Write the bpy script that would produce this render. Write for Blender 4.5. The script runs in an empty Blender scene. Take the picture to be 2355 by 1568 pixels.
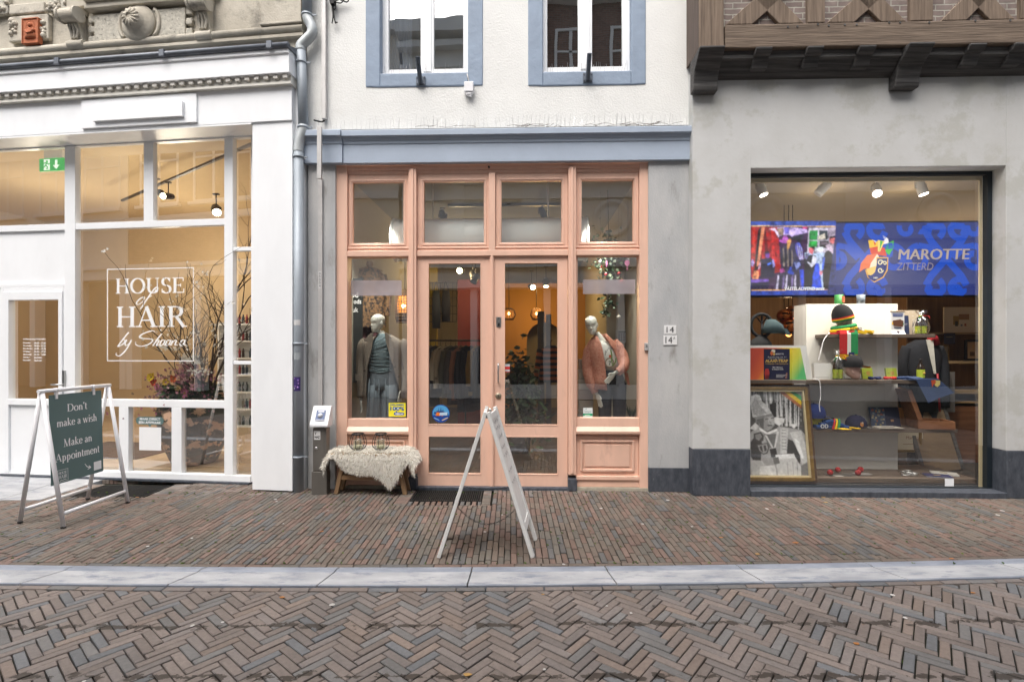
import bpy, bmesh, math, random
import numpy as np
from mathutils import Vector, Matrix
random.seed(7)
R = math.radians
scene = bpy.context.scene
COL = scene.collection
# ------------------------------------------------------------------ camera, sky, sun, exposure
F_PX, CX, CY, CAM_H = 1170.0, 1177.0, 800.0, 1.66      # focal length and horizon in photo units (2354 wide)
cam_d = bpy.data.cameras.new('camera'); cam = bpy.data.objects.new('camera', cam_d); COL.objects.link(cam)
cam.location = (0, 0, CAM_H); cam.rotation_euler = (R(90), 0, 0)
cam_d.sensor_width = 36.0; cam_d.lens = 36.0 * F_PX / 2354.0; cam_d.shift_y = 16.0 / 2354.0
cam_d.clip_start = 0.05; cam_d.clip_end = 800.0
scene.camera = cam
SUN_EL, SUN_AZ = R(60), R(205)                      # azimuth measured from +Y clockwise
world = bpy.data.worlds.new('World'); scene.world = world; world.use_nodes = True
wt = world.node_tree; wt.nodes.clear()
wo = wt.nodes.new('ShaderNodeOutputWorld'); bg = wt.nodes.new('ShaderNodeBackground')
sky = wt.nodes.new('ShaderNodeTexSky'); sky.sky_type = 'NISHITA'; sky.sun_disc = False
sky.sun_elevation = SUN_EL; sky.sun_rotation = SUN_AZ; sky.dust_density = 6.0; sky.air_density = 1.0; sky.ozone_density = 0.6
hs = wt.nodes.new('ShaderNodeHueSaturation'); hs.inputs['Saturation'].default_value = 0.55
wt.links.new(sky.outputs[0], hs.inputs['Color']); wt.links.new(hs.outputs[0], bg.inputs[0]); wt.links.new(bg.outputs[0], wo.inputs[0])
bg.inputs[1].default_value = 0.15
sun_d = bpy.data.lights.new('sun', 'SUN'); sun_d.energy = 1.25; sun_d.angle = R(60); sun_d.color = (1.0, 0.99, 0.975)
sun = bpy.data.objects.new('sun', sun_d); COL.objects.link(sun)
sdir = Vector((math.sin(SUN_AZ) * math.cos(SUN_EL), math.cos(SUN_AZ) * math.cos(SUN_EL), math.sin(SUN_EL)))
sun.rotation_euler = sdir.to_track_quat('Z', 'Y').to_euler(); sun.location = (0, -3, 14)
scene.view_settings.view_transform = 'Standard'; scene.view_settings.look = 'None'
scene.view_settings.gamma = 1.0; scene.view_settings.exposure = 0.88
scene.render.engine = 'CYCLES'; scene.cycles.use_denoising = True
scene.cycles.max_bounces = 8; scene.cycles.transparent_max_bounces = 24; scene.cycles.sample_clamp_indirect = 6.0

# ------------------------------------------------------------------ frames: a facade plane with its own axes
class Frame:
    """u runs along the facade, v into the building, z up; px/py are readings taken on a plane at depth v."""
    def __init__(s, px, D, deg):
        t = R(deg); s.th = -t
        s.o = Vector(((px - CX) / F_PX * D, D, 0)); s.u = Vector((math.cos(t), -math.sin(t), 0)); s.v = Vector((math.sin(t), math.cos(t), 0))
    def hit(s, px, py, v=0.0):
        d = Vector(((px - CX) / F_PX, 1.0, (CY - py) / F_PX)); c = Vector((0, 0, CAM_H))
        t = (s.o + s.v * v - c).dot(s.v) / d.dot(s.v); w = c + d * t - s.o
        return w.dot(s.u), w.z
    def U(s, px, v=0.0): return s.hit(px, CY, v)[0]
    def Z(s, px, py, v=0.0): return s.hit(px, py, v)[1]
    def rect(s, x0, y0, x1, y1, v=0.0):
        xm = (x0 + x1) / 2
        return s.U(x0, v), s.U(x1, v), s.Z(xm, max(y0, y1), v), s.Z(xm, min(y0, y1), v)     # u0 u1 z0 z1
    def w(s, u, v, z): return s.o + s.u * u + s.v * v + Vector((0, 0, z))
def ground(px, py, z=0.0):
    D = F_PX * (CAM_H - z) / (py - CY); return (px - CX) / F_PX * D, D
FL = Frame(580, 5.92, 7.0)
FC = Frame(1177, 5.93, 1.7)
FR = Frame(1725, 5.71, 1.7)

# ------------------------------------------------------------------ mesh builder
class MB:
    def __init__(s): s.v = []; s.f = []; s.m = []; s.sm = []; s.c = []
    def add(s, vs, fs, mi=0, smooth=False, col=None):
        b = len(s.v); s.v.extend([tuple(p) for p in vs])
        for f in fs: s.f.append(tuple(b + i for i in f)); s.m.append(mi); s.sm.append(smooth); s.c.append(col)
        return s
    def box(s, x0, x1, y0, y1, z0, z1, mi=0, M=None, col=None):
        if x0 > x1: x0, x1 = x1, x0
        if y0 > y1: y0, y1 = y1, y0
        if z0 > z1: z0, z1 = z1, z0
        vs = [Vector(p) for p in ((x0,y0,z0),(x1,y0,z0),(x1,y1,z0),(x0,y1,z0),(x0,y0,z1),(x1,y0,z1),(x1,y1,z1),(x0,y1,z1))]
        if M is not None: vs = [M @ p for p in vs]
        return s.add(vs, [(0,3,2,1),(4,5,6,7),(0,1,5,4),(1,2,6,5),(2,3,7,6),(3,0,4,7)], mi, False, col)
    def bar(s, p, q, w, d, up=(0, 0, 1), mi=0, col=None):
        p, q = Vector(p), Vector(q); a = (q - p); L = a.length; a.normalize(); up = Vector(up)
        b = a.cross(up)
        if b.length < 1e-5: b = a.cross(Vector((0, 1, 0)))
        b.normalize(); c = b.cross(a)
        M = Matrix(((a.x, b.x, c.x, p.x), (a.y, b.y, c.y, p.y), (a.z, b.z, c.z, p.z), (0, 0, 0, 1)))
        return s.box(0, L, -w/2, w/2, -d/2, d/2, mi, M, col)
    def tube(s, pts, r, n=8, mi=0, caps=True, col=None, ry=None):
        pts = [Vector(p) for p in pts]; k = len(pts); rs = r if isinstance(r, (list, tuple)) else [r] * k
        vs = []; t0 = (pts[1] - pts[0]).normalized()
        nrm = t0.orthogonal().normalized()
        for i, p in enumerate(pts):
            t = ((pts[min(i+1, k-1)] - pts[max(i-1, 0)])).normalized()
            nrm = (nrm - t * nrm.dot(t))
            nrm = nrm.normalized() if nrm.length > 1e-6 else t.orthogonal().normalized()
            b = t.cross(nrm)
            for j in range(n):
                a = 2 * math.pi * j / n; vs.append(p + (nrm * math.cos(a) + b * math.sin(a)) * rs[i])
        fs = [(i*n + j, i*n + (j+1) % n, (i+1)*n + (j+1) % n, (i+1)*n + j) for i in range(k-1) for j in range(n)]
        s.add(vs, fs, mi, True, col)
        if caps: s.add(vs[:n], [tuple(reversed(range(n)))], mi, False, col); s.add(vs[-n:], [tuple(range(n))], mi, False, col)
        return s
    def lathe(s, prof, n=24, c=(0, 0, 0), mi=0, col=None, M=None, sx=1.0, sy=1.0):
        c = Vector(c); vs = []
        for (r, z) in prof:
            for j in range(n):
                a = 2 * math.pi * j / n; p = Vector((r * math.cos(a) * sx, r * math.sin(a) * sy, z))
                vs.append((M @ p if M is not None else p) + c)
        k = len(prof)
        fs = [(i*n + j, i*n + (j+1) % n, (i+1)*n + (j+1) % n, (i+1)*n + j) for i in range(k-1) for j in range(n)]
        s.add(vs, fs, mi, True, col)
        if prof[0][0] > 1e-4: s.add(vs[:n], [tuple(reversed(range(n)))], mi, False, col)
        if prof[-1][0] > 1e-4: s.add(vs[-n:], [tuple(range(n))], mi, False, col)
        return s
    def loft(s, rings, mi=0, closed=True, smooth=True, caps=True, col=None):
        n = len(rings[0]); vs = [p for r_ in rings for p in r_]; k = len(rings); m = n if closed else n - 1
        fs = [(i*n + j, i*n + (j+1) % n, (i+1)*n + (j+1) % n, (i+1)*n + j) for i in range(k-1) for j in range(m)]
        s.add(vs, fs, mi, smooth, col)
        if caps and closed: s.add(rings[0], [tuple(reversed(range(n)))], mi, False, col); s.add(rings[-1], [tuple(range(n))], mi, False, col)
        return s
    def prism(s, poly, d0, d1, plane='xz', mi=0, col=None, M=None):
        """polygon (a,b) pushed from d0 to d1 along the third axis"""
        def P(a, b, d): return Vector((a, d, b)) if plane == 'xz' else (Vector((d, a, b)) if plane == 'yz' else Vector((a, b, d)))
        n = len(poly); vs = [P(a, b, d0) for a, b in poly] + [P(a, b, d1) for a, b in poly]
        if M is not None: vs = [M @ p for p in vs]
        fs = [tuple(range(n)), tuple(reversed(range(n, 2*n)))] + [(i, (i+1) % n, n + (i+1) % n, n + i) for i in range(n)]
        return s.add(vs, fs, mi, False, col)
    def ball(s, c, r, n=10, mi=0, col=None, sz=1.0):
        k = max(4, n // 2); prof = [(r * math.sin(math.pi * i / k), -r * sz * math.cos(math.pi * i / k)) for i in range(k + 1)]
        return s.lathe(prof, n, c, mi, col)
    def ribbon(s, pts, ws, y, mi=0, col=None, th=0.0012):
        """a flat stroke in the xz plane at depth y, width ws per point"""
        n = len(pts); L = []; Rr = []
        for i in range(n):
            a, b = pts[max(i-1, 0)], pts[min(i+1, n-1)]
            dx, dz = b[0] - a[0], b[1] - a[1]; l = math.hypot(dx, dz) or 1e-6; w = ws[i] / 2
            L.append((pts[i][0] - dz / l * w, y, pts[i][1] + dx / l * w)); Rr.append((pts[i][0] + dz / l * w, y, pts[i][1] - dx / l * w))
        for i in range(n - 1): s.add([L[i], L[i+1], Rr[i+1], Rr[i]], [(0, 1, 2, 3)], mi, False, col)
        return s
    def build(s, name, mats, parent=None, loc=None, rotz=None, bevel=0.0, fix=True, smooth_angle=None):
        me = bpy.data.meshes.new(name); me.from_pydata(s.v, [], s.f)
        mats = mats if isinstance(mats, (list, tuple)) else [mats]
        for m in mats: me.materials.append(m)
        me.polygons.foreach_set('material_index', s.m); me.polygons.foreach_set('use_smooth', s.sm)
        if any(c is not None for c in s.c):
            a = me.color_attributes.new('Col', 'FLOAT_COLOR', 'CORNER'); buf = []
            for p, c in zip(s.f, s.c): buf.extend(((c or (0.8, 0.8, 0.8)) + (1.0,)) * len(p) if len((c or (1,1,1))) == 3 else tuple(c) * len(p))
            a.data.foreach_set('color', buf)
        if fix:
            b = bmesh.new(); b.from_mesh(me); bmesh.ops.remove_doubles(b, verts=b.verts, dist=1e-6) if len(s.v) < 60000 else None
            bmesh.ops.recalc_face_normals(b, faces=b.faces); b.to_mesh(me); b.free()
        me.update()
        o = bpy.data.objects.new(name, me); COL.objects.link(o)
        if parent is not None: o.parent = parent
        if loc is not None: o.location = loc
        if rotz is not None: o.rotation_euler = (0, 0, rotz)
        if bevel > 0:
            md = o.modifiers.new('edge', 'BEVEL'); md.width = bevel; md.segments = 2; md.limit_method = 'ANGLE'; md.angle_limit = R(40)
        return o
def tag(o, label, cat, group=None, kind=None):
    if label: o['label'] = label
    if cat: o['category'] = cat
    if group: o['group'] = group
    if kind: o['kind'] = kind
    return o
def thing(name, label, cat, loc=(0, 0, 0), rotz=0.0, group=None):
    o = bpy.data.objects.new(name, None); o.empty_display_size = 0.1; COL.objects.link(o)
    o.location = loc; o.rotation_euler = (0, 0, rotz); return tag(o, label, cat, group)
def at(name, label, cat, fr, u, v, z, group=None, turn=0.0): return thing(name, label, cat, fr.w(u, v, z), fr.th + turn, group)
def dup(root, loc, rotz, label=None, group=None):
    def cp(o, par):
        c = o.copy(); COL.objects.link(c); c.parent = par
        for ch in [x for x in bpy.data.objects if x.parent == o]: cp(ch, c)
        return c
    r = cp(root, None); r.location = loc; r.rotation_euler = (0, 0, rotz)
    if label: r['label'] = label
    if group: r['group'] = group
    return r
def bake(o):
    """freeze an object's modifiers into its mesh"""
    bpy.context.view_layer.update(); dg = bpy.context.evaluated_depsgraph_get()
    me = bpy.data.meshes.new_from_object(o.evaluated_get(dg)); o.modifiers.clear(); o.data = me; return o

# ------------------------------------------------------------------ materials
MATS = {}
def lin(r, g, b):
    f = lambda c: (c / 255.0 / 12.92) if c / 255.0 <= 0.04045 else ((c / 255.0 + 0.055) / 1.055) ** 2.4
    return (f(r), f(g), f(b))
def mat(name, col, rough=0.6, metal=0.0, vary=0.0, vscale=6.0, bump=0.0, bscale=60.0, col2=None, spec=0.5, detail=6.0, stretch=None, coat=0.0, grime=None, trans=0.0):
    if name in MATS: return MATS[name]
    m = bpy.data.materials.new(name); m.use_nodes = True; nt = m.node_tree; b = nt.nodes['Principled BSDF']
    b.inputs['Base Color'].default_value = (*col, 1); b.inputs['Roughness'].default_value = rough; b.inputs['Metallic'].default_value = metal
    b.inputs['Specular IOR Level'].default_value = spec; b.inputs['Coat Weight'].default_value = coat
    if trans: b.inputs['Transmission Weight'].default_value = trans
    geo = nt.nodes.new('ShaderNodeNewGeometry'); src = geo.outputs['Position']
    if stretch:
        mp = nt.nodes.new('ShaderNodeMapping'); mp.inputs['Scale'].default_value = stretch; nt.links.new(src, mp.inputs[0]); src = mp.outputs[0]
    out = None
    if vary > 0 or col2:
        n = nt.nodes.new('ShaderNodeTexNoise'); n.inputs['Scale'].default_value = vscale; n.inputs['Detail'].default_value = detail; n.inputs['Roughness'].default_value = 0.62
        nt.links.new(src, n.inputs['Vector'])
        rp = nt.nodes.new('ShaderNodeValToRGB'); c2 = col2 or tuple(min(1, c * (1 + vary)) for c in col); c1 = col if col2 else tuple(c * (1 - vary) for c in col)
        rp.color_ramp.elements[0].position = 0.32; rp.color_ramp.elements[1].position = 0.68
        rp.color_ramp.elements[0].color = (*c1, 1); rp.color_ramp.elements[1].color = (*c2, 1)
        nt.links.new(n.outputs[0], rp.inputs[0]); out = rp.outputs[0]
    if grime:                                  # (colour, scale, threshold, softness): stains with a shape of their own
        gc, gs, gt, gw = grime
        n2 = nt.nodes.new('ShaderNodeTexNoise'); n2.inputs['Scale'].default_value = gs; n2.inputs['Detail'].default_value = 9; n2.inputs['Roughness'].default_value = 0.7
        nt.links.new(src, n2.inputs['Vector'])
        mr = nt.nodes.new('ShaderNodeMapRange'); mr.inputs[1].default_value = gt; mr.inputs[2].default_value = gt + gw; nt.links.new(n2.outputs[0], mr.inputs[0])
        mx = nt.nodes.new('ShaderNodeMix'); mx.data_type = 'RGBA'; mx.inputs['B'].default_value = (*gc, 1)
        if out: nt.links.new(out, mx.inputs['A'])
        else: mx.inputs['A'].default_value = (*col, 1)
        nt.links.new(mr.outputs[0], mx.inputs['Factor']); out = mx.outputs['Result']
    if out: nt.links.new(out, b.inputs['Base Color'])
    if bump > 0:
        nb = nt.nodes.new('ShaderNodeTexNoise'); nb.inputs['Scale'].default_value = bscale; nb.inputs['Detail'].default_value = 5
        nt.links.new(src, nb.inputs['Vector'])
        bp = nt.nodes.new('ShaderNodeBump'); bp.inputs['Strength'].default_value = bump; bp.inputs['Distance'].default_value = 0.01
        nt.links.new(nb.outputs[0], bp.inputs['Height']); nt.links.new(bp.outputs[0], b.inputs['Normal'])
    MATS[name] = m; return m
def attr_mat(name, rough=0.6, emit=0.0, spec=0.4):
    if name in MATS: return MATS[name]
    m = bpy.data.materials.new(name); m.use_nodes = True; nt = m.node_tree; b = nt.nodes['Principled BSDF']
    a = nt.nodes.new('ShaderNodeAttribute'); a.attribute_name = 'Col'
    b.inputs['Roughness'].default_value = rough; b.inputs['Specular IOR Level'].default_value = spec
    if emit > 0:
        b.inputs['Base Color'].default_value = (0.02, 0.02, 0.02, 1); nt.links.new(a.outputs['Color'], b.inputs['Emission Color']); b.inputs['Emission Strength'].default_value = emit
    else: nt.links.new(a.outputs['Color'], b.inputs['Base Color'])
    MATS[name] = m; return m
def emit_mat(name, col, e):
    if name in MATS: return MATS[name]
    m = bpy.data.materials.new(name); m.use_nodes = True; b = m.node_tree.nodes['Principled BSDF']
    b.inputs['Base Color'].default_value = (*col, 1); b.inputs['Emission Color'].default_value = (*col, 1); b.inputs['Emission Strength'].default_value = e
    MATS[name] = m; return m
def glass_mat(name='window_glass', k=1.7, tint=(0.97, 0.985, 0.975), wob=0.0):
    if name in MATS: return MATS[name]
    m = bpy.data.materials.new(name); m.use_nodes = True; nt = m.node_tree; nt.nodes.clear()
    o = nt.nodes.new('ShaderNodeOutputMaterial'); mx = nt.nodes.new('ShaderNodeMixShader'); t = nt.nodes.new('ShaderNodeBsdfTransparent'); g = nt.nodes.new('ShaderNodeBsdfGlossy')
    t.inputs[0].default_value = (*tint, 1); g.inputs['Roughness'].default_value = 0.0; g.inputs['Color'].default_value = (1, 1, 1, 1)
    lw = nt.nodes.new('ShaderNodeLayerWeight'); lw.inputs['Blend'].default_value = 0.5
    fr = nt.nodes.new('ShaderNodeMapRange'); pw = nt.nodes.new('ShaderNodeMath'); pw.operation = 'POWER'; pw.inputs[1].default_value = 4.0
    nt.links.new(lw.outputs['Facing'], pw.inputs[0]); nt.links.new(pw.outputs[0], fr.inputs[0])
    fr.inputs[3].default_value = 0.045 * k; fr.inputs[4].default_value = 0.9
    nt.links.new(fr.outputs[0], mx.inputs[0]); nt.links.new(t.outputs[0], mx.inputs[1]); nt.links.new(g.outputs[0], mx.inputs[2]); nt.links.new(mx.outputs[0], o.inputs[0])
    if wob:
        geo = nt.nodes.new('ShaderNodeNewGeometry'); nb = nt.nodes.new('ShaderNodeTexNoise'); nb.inputs['Scale'].default_value = 2.2; nb.inputs['Detail'].default_value = 1; nt.links.new(geo.outputs['Position'], nb.inputs['Vector'])
        bp = nt.nodes.new('ShaderNodeBump'); bp.inputs['Strength'].default_value = wob; bp.inputs['Distance'].default_value = 0.02
        nt.links.new(nb.outputs[0], bp.inputs['Height']); nt.links.new(bp.outputs[0], g.inputs['Normal'])
    MATS[name] = m; return m
def brick_mat(name, c1, c2, mortar, scale, bw=0.5, rh=0.25, axes='xz', ms=0.02, rot=0.0, vary=0.35):
    if name in MATS: return MATS[name]
    m = bpy.data.materials.new(name); m.use_nodes = True; nt = m.node_tree; b = nt.nodes['Principled BSDF']; b.inputs['Roughness'].default_value = 0.85
    tc = nt.nodes.new('ShaderNodeTexCoord'); sp = nt.nodes.new('ShaderNodeSeparateXYZ'); cb = nt.nodes.new('ShaderNodeCombineXYZ')
    nt.links.new(tc.outputs['Object'], sp.inputs[0]); nt.links.new(sp.outputs[axes[0].upper()], cb.inputs[0]); nt.links.new(sp.outputs[axes[1].upper()], cb.inputs[1])
    nz = nt.nodes.new('ShaderNodeTexNoise'); nz.inputs['Scale'].default_value = 14.0; nt.links.new(cb.outputs[0], nz.inputs['Vector'])
    va = nt.nodes.new('ShaderNodeVectorMath'); va.operation = 'SCALE'; va.inputs['Scale'].default_value = 0.012; nt.links.new(nz.outputs['Color'], va.inputs[0])
    vd = nt.nodes.new('ShaderNodeVectorMath'); vd.operation = 'ADD'; nt.links.new(cb.outputs[0], vd.inputs[0]); nt.links.new(va.outputs[0], vd.inputs[1])
    br = nt.nodes.new('ShaderNodeTexBrick'); br.inputs['Scale'].default_value = scale; br.inputs['Mortar Size'].default_value = ms; br.inputs['Brick Width'].default_value = bw; br.inputs['Row Height'].default_value = rh
    br.inputs['Color1'].default_value = (*c1, 1); br.inputs['Color2'].default_value = (*c2, 1); br.inputs['Mortar'].default_value = (*mortar, 1); br.inputs['Mortar Smooth'].default_value = 0.2
    nt.links.new(vd.outputs[0], br.inputs['Vector'])
    n = nt.nodes.new('ShaderNodeTexNoise'); n.inputs['Scale'].default_value = 9.0; n.inputs['Detail'].default_value = 8; nt.links.new(tc.outputs['Object'], n.inputs['Vector'])
    mx = nt.nodes.new('ShaderNodeMix'); mx.data_type = 'RGBA'; mx.blend_type = 'OVERLAY'; mx.inputs['Factor'].default_value = vary
    nt.links.new(br.outputs['Color'], mx.inputs['A']); nt.links.new(n.outputs[0], mx.inputs['B']); nt.links.new(mx.outputs['Result'], b.inputs['Base Color'])
    bp = nt.nodes.new('ShaderNodeBump'); bp.inputs['Strength'].default_value = 0.6; bp.inputs['Distance'].default_value = 0.01; bp.invert = True
    nt.links.new(br.outputs['Fac'], bp.inputs['Height']); nt.links.new(bp.outputs[0], b.inputs['Normal'])
    MATS[name] = m; return m
def wood_mat(name, c1, c2, rough=0.7, axis=0, scale=3.0, bump=0.3, dark=None):
    """grain running along one axis"""
    if name in MATS: return MATS[name]
    st = [28.0, 28.0, 28.0]; st[axis] = 1.4
    m = mat(name, c1, rough=rough, col2=c2, vscale=scale, stretch=tuple(st), bump=bump, bscale=scale * 2.2, detail=8, grime=dark)
    return m

# ------------------------------------------------------------------ lettering
_tc = {}
def text_geo(body, bold=0.0, spacing=1.0):
    key = (body, bold, spacing)
    if key in _tc: return _tc[key]
    cu = bpy.data.curves.new('lettering', 'FONT'); cu.body = body; cu.size = 1.0; cu.offset = bold; cu.space_character = spacing; cu.resolution_u = 3
    ob = bpy.data.objects.new('lettering', cu); COL.objects.link(ob); bpy.context.view_layer.update()
    me = bpy.data.meshes.new_from_object(ob.evaluated_get(bpy.context.evaluated_depsgraph_get()))
    vs = [tuple(v.co) for v in me.vertices]; fs = [tuple(p.vertices) for p in me.polygons]
    bpy.data.objects.remove(ob); bpy.data.curves.remove(cu); bpy.data.meshes.remove(me)
    xs = [v[0] for v in vs]; ys = [v[1] for v in vs]
    _tc[key] = (vs, fs, min(xs), max(xs), min(ys), max(ys)); return _tc[key]
def text(mb, body, x0, x1, z0, z1, y, mi=0, col=None, bold=0.0, slant=0.0, keep=None, spacing=1.0):
    """lettering fitted to a box in the xz plane; faces -y"""
    vs, fs, a, b, c, d = text_geo(body, bold, spacing)
    sx = (x1 - x0) / (b - a); sz = (z1 - z0) / (d - c)
    if keep == 'l': sx = sz
    if keep == 'c': off = ((x1 - x0) - (b - a) * sz) / 2; sx = sz; x0 += off
    mb.add([(x0 + (v[0] - a) * sx + slant * (v[1] - c) * sz, y, z0 + (v[1] - c) * sz) for v in vs], fs, mi, False, col)
def arc(cx, cy, rx, ry, a0, a1, n=14): return [(cx + rx * math.cos(R(a0 + (a1 - a0) * i / n)), cy + ry * math.sin(R(a0 + (a1 - a0) * i / n))) for i in range(n + 1)]
TK, TN = 0.17, 0.055            # thick and thin strokes of the serif letters, cap height 1
XH = 0.66
def _glyphs():
    G = {}
    S = lambda x, y, w=0.30: ('s', x, y, w)
    L = lambda *p: ('l', list(p))
    st = lambda x, y0, y1, top=True, bot=True: [L((x, y0), (x, y1))] + ([S(x, y0)] if bot else []) + ([S(x, y1)] if top else [])
    G['H'] = (0.98, st(.2, 0, 1) + st(.78, 0, 1) + [L((.2, .5), (.78, .5))])
    G['O'] = (1.02, [L(*arc(.5, .5, .41, .49, 0, 360, 28))])
    G['U'] = (.98, [L((.2, 1), (.2, .35), *arc(.47, .32, .27, .31, 180, 340, 12)), S(.2, 1), ('t', [(.76, 1), (.76, .2)]), S(.76, 1, .24)])
    G['S'] = (.72, [L(*arc(.36, .74, .24, .25, 30, 250, 14), *arc(.36, .25, .26, .25, 70, -150, 14)), ('t', [(.58, .98), (.58, .74)]), ('t', [(.09, .02), (.09, .28)])])
    G['E'] = (.84, st(.2, 0, 1) + [L((.2, .972), (.72, .972)), L((.2, .028), (.76, .028)), L((.2, .5), (.55, .5)), ('t', [(.72, 1), (.72, .76)]), ('t', [(.76, 0), (.76, .27)]), ('t', [(.55, .4), (.55, .6)])])
    G['A'] = (1.0, [('t', [(.12, 0), (.47, .98)]), L((.47, 1.0), (.83, 0)), ('t', [(.24, .33), (.66, .33)]), S(.12, 0, .28), S(.83, 0, .34)])
    G['I'] = (.42, st(.2, 0, 1))
    G['R'] = (.92, st(.2, 0, 1) + [L((.2, .972), (.42, .972), *arc(.44, .74, .25, .23, 90, -90, 10), (.2, .5)), L((.45, .5), (.8, 0)), S(.82, 0, .24)])
    G['D'] = (.98, st(.2, 0, 1, True, True) + [L((.2, .972), (.42, .972), *arc(.45, .5, .4, .472, 90, -90, 16), (.2, .028))])
    G['M'] = (1.16, [('t', [(.17, 0), (.2, 1)]), L((.2, 1), (.55, 0.02)), ('t', [(.55, .0), (.92, 1)]), L((.93, 0), (.93, 1)), S(.17, 0, .26), S(.93, 0, .32), S(.17, 1, .16), S(.96, 1, .2)])
    stem = lambda x, h: [L((x, 0), (x, h)), S(x, 0, .24), ('t', [(x - .1, h - .04), (x, h)])]
    arch = lambda x0, x1: [L((x0, XH - .18), (x0 + .1, XH - .05), ((x0 + x1) / 2, XH - .005), (x1 - .05, XH - .08), (x1, XH - .22), (x1, 0)), S(x1, 0, .24)]
    G['n'] = (.68, stem(.15, XH) + arch(.15, .5)); G['h'] = (.68, stem(.15, 1.04) + arch(.15, .5))
    G['m'] = (1.02, stem(.15, XH) + arch(.15, .5) + arch(.5, .85))
    G['o'] = (.66, [L(*arc(.32, XH / 2, .26, XH / 2, 0, 360, 22))])
    G['a'] = (.6, [L((.1, XH - .14), (.2, XH - .02), (.33, XH - .02), (.42, XH - .14), (.42, .1), (.48, .02), (.56, .05)), L((.42, .4), (.25, .36), (.12, .26), (.1, .13), (.17, .02), (.28, .03), (.42, .16))])
    G['k'] = (.66, stem(.15, 1.04) + [('t', [(.18, .28), (.48, XH - .03)]), L((.26, .36), (.54, 0)), S(.48, XH, .2), S(.56, 0, .24)])
    G['e'] = (.58, [('t', [(.09, .36), (.5, .36)]), L((.5, .38), *arc(.3, XH / 2, .22, XH / 2, 10, 325, 18))])
    G['i'] = (.32, stem(.15, XH) + [L((.15, .86), (.15, .99))])
    G['w'] = (.94, [L((.08, XH), (.28, 0)), ('t', [(.28, 0), (.46, XH)]), L((.44, XH), (.64, 0)), ('t', [(.64, 0), (.84, XH)]), S(.08, XH, .2), S(.46, XH, .18), S(.84, XH, .2)])
    G['s'] = (.5, [L(*arc(.25, .49, .16, .16, 30, 250, 10), *arc(.25, .17, .18, .165, 70, -150, 10))])
    G['t'] = (.42, [L((.17, .88), (.17, .12), (.22, .03), (.3, .02), (.37, .07)), ('t', [(.04, XH - .03), (.36, XH - .03)])])
    G['p'] = (.7, [L((.15, -.3), (.15, XH)), S(.15, -.3, .26), ('t', [(.05, XH - .04), (.15, XH)]), L((.15, XH - .16), (.28, XH - .01), (.44, XH - .06), (.53, .38), (.52, .22), (.42, .04), (.28, .0), (.15, .1))])
    G["'"] = (.22, [L((.12, 1.02), (.12, .9), (.07, .78))])
    G[' '] = (.34, [])
    return G
GL = _glyphs()
def serif(mb, body, x0, x1, z, cap, y, mi=0, col=None, track=0.0, M=None, wt=1.0):
    """serif lettering: stroke widths follow a broad pen; each stroke sits a hair in front of the last"""
    tot = sum(GL[c][0] + track for c in body) - track; sx = (x1 - x0) / tot; x = x0; tmp = MB(); k = 0
    for c in body:
        adv, strokes = GL[c]
        for st in strokes:
            yy = y - 0.00012 * (k % 7); k += 1
            if st[0] == 's':
                _, gx, gy, w = st; h = TN * wt; gz = gy if gy < .05 else gy - h
                tmp.add([(x + (gx - w/2) * sx, yy, z + gz * cap), (x + (gx + w/2) * sx, yy, z + gz * cap), (x + (gx + w/2) * sx, yy, z + (gz + h) * cap), (x + (gx - w/2) * sx, yy, z + (gz + h) * cap)], [(0, 1, 2, 3)], mi, False, col)
            else:
                P = st[1]; ws = []
                for i in range(len(P)):
                    a, b = P[max(i-1, 0)], P[min(i+1, len(P)-1)]; dx, dy = abs(b[0]-a[0]), abs(b[1]-a[1]); l = math.hypot(dx, dy) or 1
                    w = TN if st[0] == 't' else math.hypot(TK * dy / l, TN * dx / l)
                    ws.append(w * wt * (cap * 0.5 + sx * 0.5))
                tmp.ribbon([(x + p[0] * sx, z + p[1] * cap) for p in P], ws, yy, mi, col)
        x += (adv + track) * sx
    mb.add([M @ Vector(p) for p in tmp.v] if M is not None else tmp.v, tmp.f, mi, False, col)
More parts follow.
